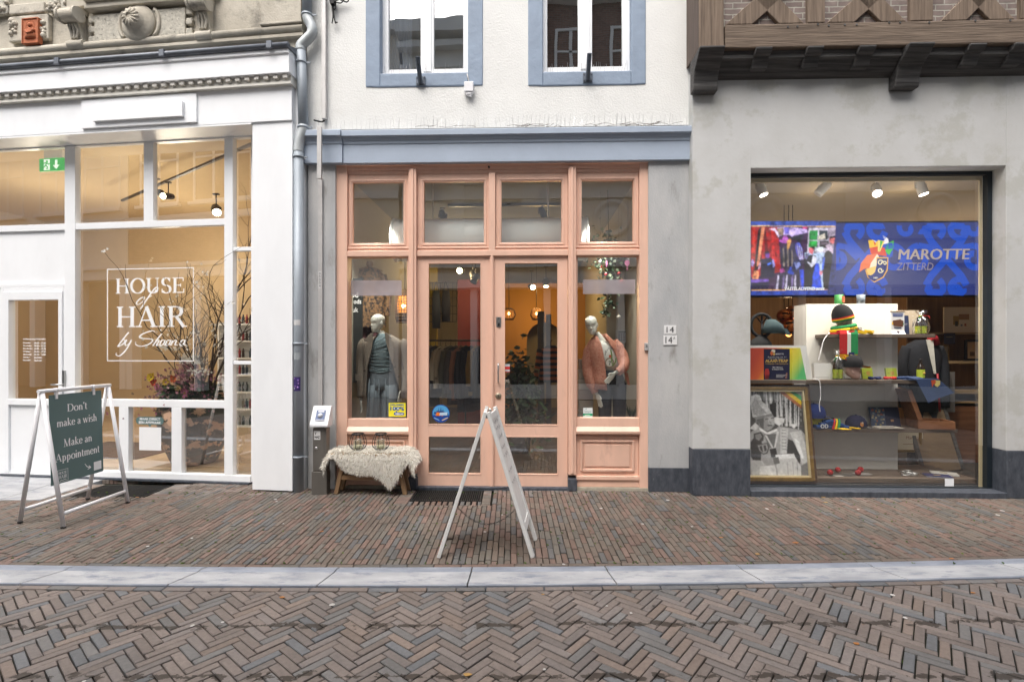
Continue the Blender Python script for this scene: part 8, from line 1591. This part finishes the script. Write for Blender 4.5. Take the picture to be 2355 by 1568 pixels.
for k in range(3): m.box(pxx(322), pxx(400 - k*12), yb, yb + .001, pz(520 + k*9), pz(516 + k*9), 0, None, (.4, .4, .42))
q_ = lambda pts, c: m.prism([(pxx(a), pz(b)) for a, b in pts], yb, yb + .0012, 'xz', 0, c)
q_([(275, 355), (283, 335), (297, 340), (300, 360), (285, 372)], (.5, .12, .04)); q_([(283, 335), (295, 322), (315, 330), (312, 348), (297, 345)], (.6, .55, .45)); q_([(298, 350), (314, 350), (312, 368), (300, 372)], (.5, .35, .1)); q_([(238, 550), (232, 500), (240, 472), (262, 470), (270, 500), (265, 550)], (.35, .03, .03)); q_([(236, 552), (240, 520), (268, 520), (272, 552)], (.02, .02, .03)); q_([(390, 545), (398, 500), (408, 505), (404, 545)], (.25, .12, .1)); m.build('dark_poster', cardp, bd_, fix=False)
# white cord
T = at('power_cable', 'thin white cord hanging down beside the middle shelf', 'cord', FR, U(cpx(640), .5), .5, SH['mid']); o0 = U(cpx(640), .5); cp = lambda x, y, v=.39: (U(cpx(x), v) - o0, v - .5, Z(cpx(x), cpy(y), v) - SH['mid']); m = MB(); m.tube(spline([cp(735, 195, .55), cp(690, 250, .5), cp(668, 330, .48), cp(645, 415, .47)], 6), .005, 6); m.tube(spline([cp(600, 548), cp(650, 560), cp(660, 600), cp(665, 680), cp(655, 740), cp(660, 800)], 6), .005, 6); m.build('flex', white_metal, T)
# framed monochrome portrait
PF0 = .27; T = at('framed_portrait', 'large gilt framed monochrome portrait of a person in carnival costume leaning at the window corner', 'picture', FR, U(cpx(385), PF0), PF0 + .02, .075); k = s_px(PF0); lean = R(-9); Mr = Matrix.Rotation(lean, 4, 'X') @ Matrix.Rotation(R(0), 4, 'Z')
FHt = (Z(cpx(385), cpy(598), PF0 + .1) - .075) / math.cos(lean); x1_ = U(cpx(640), PF0) - U(cpx(385), PF0); xt_ = U(cpx(560), PF0 + .16) - U(cpx(385), PF0); x0_ = -x1_ * 1.55; gilt = mat('gilt_frame', (.22, .13, .03), rough=.4, metal=.4, vary=.25, vscale=14); gilt_d = mat('dark_frame_edge', (.06, .03, .015), rough=.5)
m = MB(); fw = .085; frame_rect(m, x0_, x1_, 0, FHt, fw * .35, -.03, .03); fo = m; fo.v = [Mr @ Vector(p) for p in fo.v]; fr1 = fo.build('outer_moulding', gilt_d, T, bevel=.004)
m = MB(); frame_rect(m, x0_ + fw*.35, x1_ - fw*.35, fw*.35, FHt - fw*.35, fw*.45, -.042, .01); m.v = [Mr @ Vector(p) for p in m.v]; m.build('gilt_moulding', gilt, T, bevel=.006)
m = MB(); frame_rect(m, x0_ + fw*.8, x1_ - fw*.8, fw*.8, FHt - fw*.8, fw*.2, -.03, .005); m.v = [Mr @ Vector(p) for p in m.v]; m.build('cream_slip', cream_t, T)
pa0, pa1, pb0, pb1 = x1_ - fw - (x1_ - x0_ - 2*fw), x1_ - fw, fw, FHt - fw
PG = []; vis0 = U(cpx(138), PF0) - U(cpx(385), PF0)
def G(pts, g_, col=None): c = col or ((g_/255.0)**2.2,) * 3; PG.append(([((px - 70) / (780 + 110*(py - 140)/1330 - 50), (py - 150) / 1320) for px, py in pts], c))
rp_ = random.Random(3)
for q_i in range(46): x = rp_.uniform(-200, 800); w_ = rp_.uniform(3, 13); y1 = rp_.uniform(420, 760); G([(x, 150), (x + w_, 150), (x + rp_.uniform(-20, 30) + w_, y1), (x + rp_.uniform(-20, 30), y1)], rp_.choice((170, 190, 140, 205, 110)))
G([(380, 350), (470, 320), (470, 560), (390, 560)], 45); G([(600, 160), (760, 160), (760, 600), (640, 560)], 60)
for q_i in range(14): x = rp_.uniform(480, 800); G([(x, 150), (x + 6, 150), (x + rp_.uniform(-15, 25) + 6, 700), (x + rp_.uniform(-15, 25), 700)], 195)
G([(500, 152), (575, 152), (800, 370), (800, 425)], 0, (.34, .12, .05)); G([(575, 152), (645, 152), (800, 300), (800, 372)], 0, (.62, .42, .02)); G([(645, 152), (710, 152), (800, 225), (800, 302)], 0, (.04, .26, .09)); G([(710, 152), (800, 152), (800, 226)], 150)
G([(150, 560), (130, 330), (145, 230), (210, 190), (260, 215), (280, 300), (350, 380), (420, 520), (300, 540), (200, 580)], 185); G([(160, 520), (150, 350), (200, 210), (230, 260), (240, 360), (300, 420), (340, 500), (220, 545)], 150)
for q_i in range(70):
    t = rp_.random(); y = 230 + 310*t; x = rp_.uniform(150 + 10*t, 260 + 150*t); s_ = rp_.uniform(6, 16); G([(x, y), (x + s_, y + 3), (x + s_*.6, y + s_)], rp_.choice((225, 110, 210, 80)))
G([(165, 560), (410, 500), (430, 545), (190, 600)], 120)
G([(225, 600), (420, 530), (440, 600), (440, 690), (400, 745), (340, 780), (270, 745), (225, 680)], 135); G([(225, 600), (300, 570), (290, 760), (240, 700)], 85); G([(350, 560), (430, 545), (437, 680), (370, 700)], 160); G([(310, 590), (360, 578), (362, 592), (312, 600)], 50); G([(395, 572), (430, 560), (432, 574), (397, 585)], 55); G([(372, 600), (402, 660), (372, 662)], 118); G([(340, 685), (410, 675), (405, 695), (350, 702)], 60)
G([(70, 1470), (70, 900), (110, 800), (230, 700), (330, 800), (440, 770), (500, 700), (800, 760), (850, 830), (900, 1240), (900, 1470)], 150); G([(440, 565), (580, 575), (570, 640), (500, 700), (440, 650)], 200); G([(100, 740), (180, 650), (230, 700), (180, 770)], 190); G([(225, 720), (340, 800), (470, 740), (480, 770), (345, 840), (240, 770)], 215)
G([(90, 1180), (100, 960), (150, 880), (260, 930), (230, 1240), (120, 1230)], 52); G([(150, 820), (250, 790), (290, 850), (280, 930), (200, 970), (150, 900)], 60); G([(170, 840), (240, 815), (265, 870), (220, 930), (175, 900)], 125); G([(180, 990), (340, 960), (360, 1040), (330, 1130), (270, 1150), (210, 1100)], 70); G([(200, 1005), (325, 980), (340, 1045), (315, 1110), (270, 1130), (222, 1085)], 145); G([(215, 1020), (255, 1010), (270, 1110), (235, 1080)], 60); G([(275, 1005), (315, 1000), (318, 1080), (290, 1105)], 62)
G([(290, 830), (480, 820), (430, 1030), (360, 1040)], 95); G([(300, 840), (330, 845), (420, 1050), (400, 1060)], 185); G([(470, 780), (500, 790), (440, 1050), (425, 1040)], 195); G([(360, 1060), (450, 1040), (470, 1180), (380, 1190)], 35)
G([(520, 730), (620, 740), (600, 1120), (510, 1130)], 190)
for q_i in range(7): G([(525, 770 + q_i*50), (610, 745 + q_i*50), (612, 752 + q_i*50), (527, 777 + q_i*50)], 115); G([(525, 745 + q_i*50), (610, 775 + q_i*50), (608, 782 + q_i*50), (523, 752 + q_i*50)], 115)
G([(650, 800), (800, 770), (860, 1000), (890, 1250), (820, 1300), (760, 1100), (690, 930)], 185); G([(620, 900), (690, 930), (790, 1160), (790, 1290), (720, 1240), (600, 1120)], 48); G([(700, 880), (770, 940), (840, 1200), (810, 1210), (740, 1050)], 220)
G([(85, 1240), (250, 1240), (280, 1300), (200, 1450), (90, 1460)], 175); G([(205, 1330), (420, 1310), (440, 1380), (440, 1460), (200, 1450)], 205); G([(440, 1200), (720, 1180), (800, 1340), (800, 1465), (470, 1465)], 185)
for x in (600, 680, 740): G([(x, 1250), (x + 6, 1250), (x + 16, 1460), (x + 10, 1460)], 105)
G([(440, 1150), (700, 1130), (720, 1190), (450, 1230)], 215); G([(400, 1200), (480, 1180), (500, 1280), (420, 1300)], 100); G([(800, 1310), (900, 1260), (920, 1465), (800, 1465)], 110); G([(650, 665), (745, 670), (710, 735), (680, 720)], 205)
fx = (pa0 - vis0) / (pa1 - vis0); grid_print('monochrome_photograph', PG, pa0, pa1, pb0, pb1, -.002, cardp, T, (fx, 1, 0, 1), 190, 220, 1, .06, (.05, .05, .048), Mr)
# third shelf
u, v, z = on('low', 615, .58); T = at('foam_bust', 'bright yellow display head under a blue cap on the third shelf', 'display head', FR, u, v, z); m = MB(); head(m, Matrix.Translation((0, 0, -.02)) @ Matrix.Rotation(R(70), 4, 'Z') @ Matrix.Diagonal((1.1, 1.1, .9, 1))); m.build('head', mat('yellow_foam', (.62, .55, .07), rough=.6), T)
cap('blue cap on the yellow display head beside the gilt frame', 'low', 612, .58, .12, 1.3, (.02, .035, .14), (.02, .035, .14), 1, False)
T = at('blue_scarf', 'crumpled blue scarf with rainbow stripes and yellow fringe on the third shelf', 'scarf', FR, *on('low', 740, .52)); m = MB(); k = s_px(.52)
for j_, (z_, n_) in enumerate(((.02, 3), (.055, 2), (.085, 1))):
    for i in range(n_ + 1): x0 = (-130 + j_*35)*k; x1 = (110 - j_*40)*k; m.tube(spline([(x0, -.06 + .05*i, z_*.8), ((x0+x1)/2, -.04 + .05*i, z_ + .012*math.sin(i*3)), (x1, -.06 + .05*i, z_*.7)], 5), .026, 8, col=(.015, .05, .16))
for i, c in enumerate((RED, YEL, GRN)): m.tube(spline([(-.03 + .03*i, -.1, .0), (.0 + .03*i, -.08, .07), (.03 + .03*i, -.02, .11)], 4), .012, 6, col=c)
for i in range(12): m.tube([(.02 + random.random()*.08, -.1, .01), (.05 + random.random()*.12, -.13, .002)], .007, 5, col=YEL); m.tube([(100*k, -.03, .02), (170*k + random.random()*.03, -.05 - random.random()*.05, .006)], .007, 5, col=YEL)
text(m, 'OD', -.17, -.08, .01, .06, -.092, col=(.7, .7, .72), bold=.02); m.build('knit', felt, T, fix=False)
u, v, z = on('low', 1000, .5); T = at('key_ring_pile', 'small pile of black and white key rings on the third shelf', 'key rings', FR, u, v, z); m = MB()
for i in range(40): c = Vector((random.gauss(0, .05), random.gauss(0, .03), .006 + random.random()*.012)); m.tube([c + Vector((.012*math.cos(a), .012*math.sin(a), random.uniform(-.002, .002))) for a in [2*math.pi*q_/8 for q_ in range(9)]], .0025, 4, col=random.choice(((.02, .02, .02), (.5, .5, .5), (.1, .08, .05))))
m.build('rings', prn, T, fix=False); T['kind'] = 'thing'
u, v, z = on('low', 1185, .52); T = at('newspaper', 'folded newspaper lying before the two books on the third shelf', 'newspaper', FR, u, v, z); m = MB(); m.box(-.15, .14, -.07, .08, 0, .012, col=(.48, .44, .38)); m.box(-.13, .1, -.06, .07, .012, .018, col=(.55, .5, .42)); m.box(-.1, .05, -.05, .0, .018, .019, col=(.12, .1, .1)); m.box(-.15, .145, -.072, -.07, .003, .009, col=(.15, .12, .1)); m.build('pages', cardp, T, fix=False)
bmix = tuple((random.uniform(.02, .85), 0, random.uniform(.02, .9), 0, random.choice(((.25, .2, .1), (.05, .12, .2), (.3, .1, .06), (.15, .2, .22), (.35, .3, .2)))) for _ in range(34)); bmix = tuple((a, a + .13, b, b + .09, c) for a, _, b, _, c in bmix)
flat_card('picture_book', 'book with a colourful crowd photograph on its cover, standing on the third shelf', 'book', 'low', 1115, .66, 108, 148, (.05, .07, .12), 12, bmix, .03, 'books on the third shelf'); flat_card('navy_book', 'plain navy book with a tiny gold emblem beside the picture book', 'book', 'low', 1225, .66, 108, 148, (.02, .024, .055), 12, ((.35, .55, .25, .36, (.4, .22, .1)),), .03, 'books on the third shelf')
# wooden box with open lid
boxw = wood_mat('mahogany', (.17, .065, .028), (.27, .12, .055), rough=.45, axis=0, scale=.8, bump=.1); u, v, z = on('low', 1500, .58); T = at('wooden_box', 'open mahogany box with a raised lid on the third shelf', 'box', FR, u, v, z, turn=R(-12)); k = s_px(.58); m = MB(); bw2, bh2, bd2 = .19, .1, .15
m.box(-bw2, bw2, -bd2, bd2, 0, .015); m.box(-bw2, bw2, -bd2, -bd2 + .014, .015, bh2); m.box(-bw2, bw2, bd2 - .014, bd2, .015, bh2); m.box(-bw2, -bw2 + .014, -bd2 + .014, bd2 - .014, .015, bh2); m.box(bw2 - .014, bw2, -bd2 + .014, bd2 - .014, .015, bh2); m.build('case', boxw, T, bevel=.003); m = MB(); Mx = Matrix.Translation((-bw2, 0, bh2)) @ Matrix.Rotation(R(-108), 4, 'Y'); m.box(0, 2*bw2, -bd2, bd2, -.05, 0, 0, Mx); m.build('lid', boxw, T, bevel=.003)
m = MB(); m.box(-.06, .1, -.08, .08, .016, .07); m.build('lining', mat('straw_lining', (.2, .14, .07), rough=.95, vary=.4, vscale=40), T)
# base platform
u, v, z = on('base', 800, .5); T = at('paper_sheets', 'dark printed sheets lying on the base platform under the red balls', 'papers', FR, u, v, z); m = MB(); m.box(-.16, .1, -.1, .04, 0, .003, col=(.1, .09, .08)); m.box(-.1, .0, -.12, -.06, .003, .006, col=(.4, .38, .34)); m.box(.1, .36, -.06, .06, 0, .004, col=(.12, .11, .1)); m.box(.2, .4, -.02, .07, .004, .007, col=(.3, .28, .26)); m.build('sheets', cardp, T, fix=False)
for x, vv, lab in ((737, .46, 'red felt ball at the front of the sheets, nearer the portrait'), (797, .6, 'red felt ball at the back of the sheets, nearer the portrait'), (950, .46, 'red felt ball at the front end of the sheets'), (970, .62, 'red felt ball at the back end of the sheets')):
    u, v, z = on('base', x, vv); T = at('red_ball', lab, 'ball', FR, u, v, z, 'red felt balls on the base platform'); m = MB(); m.ball((0, 0, .036), .034, 14); m.build('ball', mat('red_felt', (.33, .015, .02), rough=.95, vary=.2, vscale=90), T)
u, v, z = on('base', 1340, .5); T = at('silver_brooches', 'crumpled silver ornament on the base platform', 'ornament', FR, u, v, z); m = MB()
for i in range(9): m.tube(spline([(random.gauss(0, .05), random.gauss(0, .03), .006 + .004*i) for _ in range(4)], 4), .006, 5)
m.build('metal', steel, T)
for x, vv, c, t_, lab in ((1560, .44, (.02, .03, .11), R(-20), 'navy booklet lying flat at the end of the base platform'), (1610, .56, (.58, .57, .53), R(-28), 'white booklet lying on the base platform behind the navy one')):
    u, v, z = on('base', x, vv); T = at('flat_booklet', lab, 'booklet', FR, u, v, z, turn=t_); m = MB(); m.box(-.13, .13, -.08, .08, 0, .004, col=c); m.box(-.128, .128, -.078, .078, .004, .012, col=(.6, .6, .58)); m.box(-.13, .13, -.08, .08, .012, .016, col=c); m.box(-.04, .03, -.02, .03, .016, .0165, col=(.3, .22, .12)); m.build('pages', cardp, T, fix=False)
a, b, c, d = FR.rect(2171, 1117, 2191.5, 1100, .2); m = MB(); m.box(a, b, .192, .1935, c, d); m.build('white_card_sticker', letter_white, swn)
# goods behind: suit figure, easel board, gold frame, wall shelves
T = at('suit_mannequin', 'headless tailcoat mannequin with a red bow behind the display unit', 'mannequin', FR, U(cpx(1445), 1.25), 1.25, .06); black_c = cloth('black_suit', (.012, .014, .02), 20); m = MB(); zt_ = Z(cpx(1440), cpy(250), 1.25) - .06
m.loft([ell(0, 0, .75, .19, .13), ell(0, 0, zt_ - .45, .2, .13), ell(0, 0, zt_ - .18, .24, .13), ell(0, 0, zt_ - .06, .2, .11), ell(0, 0, zt_, .08, .08)])
for s_ in (-1, 1): m.tube(spline([(s_*.2, 0, zt_ - .1), (s_*.27, 0, zt_ - .35), (s_*.26, -.03, .8)], 4), .065, 10)
for s_ in (-1, 1): m.tube([(s_*.09, 0, .8), (s_*.1, 0, .02)], .09, 12)
m.build('tailcoat', black_c, T); m = MB(); m.prism([(-.06, zt_), (.03, zt_), (.07, zt_ - .45), (.04, zt_ - .45)], -.142, -.135); m.build('shirt_front', tee, T); m = MB(); m.tube([(.0, -.13, zt_ + .03), (.06, -.12, zt_ + .02), (.1, -.1, zt_ - .06)], .045, 10); m.tube([(.08, -.15, zt_ - .45), (.11, -.15, zt_ - .95)], .012, 6); m.build('red_sash', mat('red_silk', (.36, .02, .03), rough=.5), T)
T = at('easel_board', 'brown easel board leaning under the wooden box', 'easel', FR, U(cpx(1600), 1.0), 1.0, .06); k = s_px(1.0); m = MB(); Ml = Matrix.Rotation(R(-14), 4, 'X') @ Matrix.Rotation(R(-6), 4, 'Y'); hz_ = .78; m.box(-.22, .24, 0, .02, .0, hz_, 0, Ml); m.build('board', wood_mat('brown_board', (.16, .11, .065), (.2, .14, .085), axis=0, scale=.6, bump=.05), T); m = MB(); m.box(.24, .285, -.01, .03, 0, hz_ + .02, 0, Ml); m.box(-.265, -.22, -.01, .03, 0, hz_ + .02, 0, Ml); m.build('upright', black_wood, T)
T = at('gold_framed_certificate', 'gold framed certificate standing on the floor behind the display unit', 'picture', FR, U(cpx(1330), 1.1), 1.1, Z(cpx(1330), cpy(1108), 1.1)); k = s_px(1.1); m = MB(); frame_rect(m, -100*k, 100*k, 0, 190*k, .03, -.02, .02); m.build('frame', gilt, T, bevel=.005); m = MB(); m.box(-.2, .2, .0, .01, .03, 190*k - .03, col=(.5, .44, .33)); text(m, 'Marotte', -.02, .16, .17, .21, -.002, col=(.2, .08, .06)); m.box(-.06, .1, -.001, 0, .1, .106, col=(.2, .1, .08)); m.build('certificate', cardp, T, fix=False)
oak_l = wood_mat('light_oak_shelf', (.30, .2, .1), (.4, .28, .15), rough=.5, axis=0, scale=.7, bump=.1)
WVv = 1.5; T = at('wall_shelving', 'light oak wall shelves along the panelled side of the shop', 'shelf', FR, U(cpx(1450), WVv), WVv, .06); o0 = U(cpx(1450), WVv); SW = {}
for key, y0, y1, xa in (('a', 193, 206, 1490), ('b', 412, 432, 1530), ('c', 640, 662, 1560), ('d', 722, 735, 1600)): zz0, zz1 = Z(cpx(1750), cpy(y1), WVv) - .06, Z(cpx(1750), cpy(y0), WVv) - .06; m = MB(); m.box(U(cpx(xa - 60), WVv) - o0, U(cpx(2060), WVv) - o0, 0, .34, zz0, zz1); m.build('shelf', oak_l, T); SW[key] = zz1 + .06
m = MB(); m.box(U(cpx(1560), WVv) - o0, U(cpx(2060), WVv) - o0, .02, .36, .0, SW['d'] - .13); m.build('cabinet', boxw, T); m = MB(); m.box(U(cpx(1470), WVv) - o0, U(cpx(2060), WVv) - o0, .345, .37, .5, 2.4); m.build('back_panel', warm_wood, T)
def framed(key, x, w_, h_, fc, pc, label, marks, fwid=.02):
    v = WVv + .12; T = at('framed_picture', label, 'picture', FR, U(cpx(x), v), v, SW[key] + .002, 'framed pictures on the wall shelves'); k = s_px(v); m = MB(); W2, H2 = w_*k/2, h_*k
    if fwid: frame_rect(m, -W2, W2, 0, H2, fwid, -.01, .015); m.build('frame', fc, T, bevel=.003)
    m = MB(); m.box(-W2 + fwid, W2 - fwid, -.002, .012, fwid, H2 - fwid, col=pc)
    for a_, b_, c_, d_, cc in marks: m.box(a_*W2, b_*W2, -.004, -.002, c_*H2, d_*H2, 0, None, cc)
    m.build('picture', cardp, T, fix=False)
framed('a', 1750, 275, 192, black_metal, (.55, .47, .36), 'large pale picture with a small coloured drawing on the top wall shelf', ((-.5, -.2, .3, .65, (.3, .2, .06)), (-.4, -.25, .25, .45, (.06, .07, .05)), (-.2, .35, .5, .72, (.28, .16, .08)), (-.1, .0, .25, .32, (.1, .14, .18)), (.1, .2, .25, .35, (.3, .1, .06))), .0)
framed('b', 1598, 96, 116, gilt, (.3, .25, .18), 'small gilt framed charter on the second wall shelf', ((.1, .35, .2, .38, (.45, .4, .3)),), .015); framed('b', 1830, 118, 158, black_metal, (.42, .27, .15), 'black framed plaque on the second wall shelf', ((-.4, .2, .22, .42, (.12, .07, .04)), (-.1, .15, .6, .75, (.5, .3, .12))), .03)
T = at('small_dark_sign', 'small dark notice hanging from the top wall shelf', 'sign', FR, U(cpx(1648), WVv - .01), WVv - .02, SW['a'] - .1); m = MB(); m.box(-.075, .075, 0, .006, -.06, .09, col=(.012, .012, .03)); m.box(-.05, .04, -.001, 0, .03, .036, col=(.3, .25, .1)); m.build('plate', cardp, T, fix=False)
flat = at('exhibit_board', 'tall grey display panel with a faint drawing beside the tailcoat', 'panel', FR, U(cpx(1612), 1.35), 1.35, SW['c'] - .28); m = MB(); k = s_px(1.35); m.box(-78*k, 78*k, 0, .01, 0, 305*k, col=(.20, .19, .18)); m.box(-40*k, 40*k, -.002, 0, 120*k, 230*k, col=(.16, .15, .145)); m.build('board', cardp, flat, fix=False)
# hats on a stand and copper lamps
T = at('hat_stand', 'dark hat stand with caps hanging in the window corner', 'hat stand', FR, U(cpx(215), .62), .62, SH['mid'] + .002); felt_d = mat('dark_felt', (.02, .022, .024), rough=.9); felt_t = mat('teal_felt', (.05, .085, .095), rough=.9); m = MB(); hs2 = .78; m.tube([(0, 0, 0), (0, 0, hs2)], .014, 8); m.lathe([(.1, 0), (.09, .02), (.02, .03)], 18)
for k in range(4): a = R(90*k + 20); m.tube(spline([(0, 0, hs2 - .1), (.06*math.cos(a), .06*math.sin(a), hs2 - .04), (.1*math.cos(a), .1*math.sin(a), hs2)], 4), .008, 6)
m.build('stand', black_metal, T); m = MB()
m.tube([(.13*math.cos(a) - .02, -.03, hs2 - .12 + .14*math.sin(a)) for a in [2*math.pi*i/18 for i in range(19)]], .02, 8); m.loft([ell(-.06, -.06, hs2 - .4, .16, .08), ell(-.05, -.05, hs2 - .34, .14, .09), ell(-.02, -.03, hs2 - .25, .05, .05)]); m.loft([ell(.02, -.06, .13, .02, .02), ell(.0, -.06, .26, .14, .07), ell(.0, -.05, .3, .16, .08)]); m.build('dark_caps', felt_d, T); m = MB(); m.loft([ell(.1, -.08, hs2 - .22, .15, .08), ell(.1, -.08, hs2 - .12, .11, .09), ell(.08, -.06, hs2 - .05, .05, .05)]); m.prism([(.15, hs2 - .22), (.3, hs2 - .25), (.25, hs2 - .17), (.16, hs2 - .14)], -.12, -.1); m.build('teal_cap', felt_t, T)
copper = mat('polished_copper', (.55, .19, .06), rough=.08, metal=1.0); glow = emit_mat('copper_bulb', (1.0, .33, .07), 5.0)
for x, y, r, lab in ((420, 150, .14, 'large round copper lamp hanging lowest behind the hat stand'), (385, 65, .1, 'smaller round copper lamp above the large one'), (450, 40, .11, 'round copper lamp hanging highest beside the display unit')):
    v = 1.6; T = at('copper_lamp', lab, 'pendant lamp', FR, U(cpx(x), v), v, Z(cpx(x), cpy(y), v), 'copper pendant lamps'); m = MB(); kk = 12; m.lathe([(r*math.sin(math.pi*i/kk), r*.92*math.cos(math.pi*i/kk)) for i in range(0, kk - 1)], 28); m.build('globe', copper, T); m = MB(); m.ball((0, 0, -r*.75), r*.28, 12); m.build('bulb', glow, T); m = MB(); m.tube([(0, 0, r*.9), (0, 0, 3.7 - Z(cpx(x), cpy(y), v))], .005, 6); m.build('cord', black_metal, T)
for x, w_, h_, c, lab, v in ((520, 70, 190, (.3, .03, .03), 'red framed sheet on the panelled wall beside the copper lamps', 2.0), (400, 105, 60, (.5, .42, .3), 'pale notice behind the rainbow poster board', 1.8)):
    T = at('wall_notice', lab, 'notice', FR, U(cpx(x), v), v, Z(cpx(x), cpy(190 if x > 500 else 330), v)); k = s_px(v); m = MB(); frame_rect(m, -w_*k/2, w_*k/2, 0, h_*k*.6, .012, -.004, .01); m.add([], []); m.box(-w_*k/2 + .012, w_*k/2 - .012, 0, .008, .012, h_*k*.6 - .012); m.build('sheet', mat('notice_red' if x > 500 else 'notice_pale', c, rough=.6), T)
m = MB(); T = at('tin_can', 'green and red striped tin on top of the display unit', 'tin', FR, U(1687 + .26656*905, .85), .85, pz1 + .001); m.lathe([(.05, 0), (.05, .12), (0, .12)], 16, col=(.05, .25, .06)); m.lathe([(.0505, .02), (.0505, .1)], 16, (0.02, 0, 0), 0, (.4, .12, .06)); m.build('can', prn, T, fix=False)
T = at('glass_tumbler', 'grey blue tumbler on top of the display unit', 'tumbler', FR, U(1687 + .26656*1095, .85), .85, pz1 + .001); m = MB(); m.lathe([(.045, 0), (.05, .12), (.046, .12), (.042, .01), (0, .01)], 16); m.build('cup', mat('grey_blue_glaze', (.2, .24, .28), rough=.2), T)
# ------------------------------------------------------------------ light of the lit lamps indoors, plus added fill lights
W = (1.0, .88, .69)
for px, py, v, e in ((387, 470, 1.7, 34), (100, 470, 2.2, 42), (-250, 430, 2.5, 42), (420, 520, 3.2, 40)): lamp('salon_lamp_light', FL, FL.U(px, v), v, 3.2, e, W, .25)
for px, v, z, e, c in ((1059, 3.3, 3.0, 24, (1, .75, .4)), (1255, 4.1, 2.7, 26, (1, .66, .28)), (1222, 5.2, 2.4, 20, (1, .6, .2)), ): lamp('shop_lamp_light', FC, FC.U(px, v), v, z, e, c, .1)
for px, e in ((862, 150), (1385, 150)): lamp('mannequin_fill_light', FC, FC.U(px, .16), .16, 3.3, e, (1, .97, .9), .12, 60, (.0, .3, -1))  # added spots without fittings, only to brighten the mannequins
for px, v, z, e in ((1749, .36, 3.4, 26), (2014, .36, 3.4, 28), (2117, .36, 3.4, 28), (2200, 2.6, 2.4, 26), (1810, 2.6, 2.3, 16), (1890, 1.02, 3.42, 3), (2090, 1.02, 3.42, 3)): lamp('display_lamp_and_fill', FR, FR.U(px, v), v, z, e * (3.0 if v < 1 else 1), (1.0, .9, .78) if v < 1 else (1.0, .7, .4), .08, 95 if v < 1 else None, (0, .3, -1))  # last two are added points without fittings, brightening ceiling and spot bodies

u, v, z = sv_(470, 500, .95); lamp('salon_spot_light', FL, u - .1, v - .25, z, 85, (1, .88, .68), .06, 60, (-.15, -.05, -1))
for px in (1850, 2060): lamp('display_lamp_and_fill', FR, FR.U(px, .42), .42, 3.05, 3.5, (1, .92, .82), .05)  # added fill points, no lamp hangs here; they lift the white spot bodies
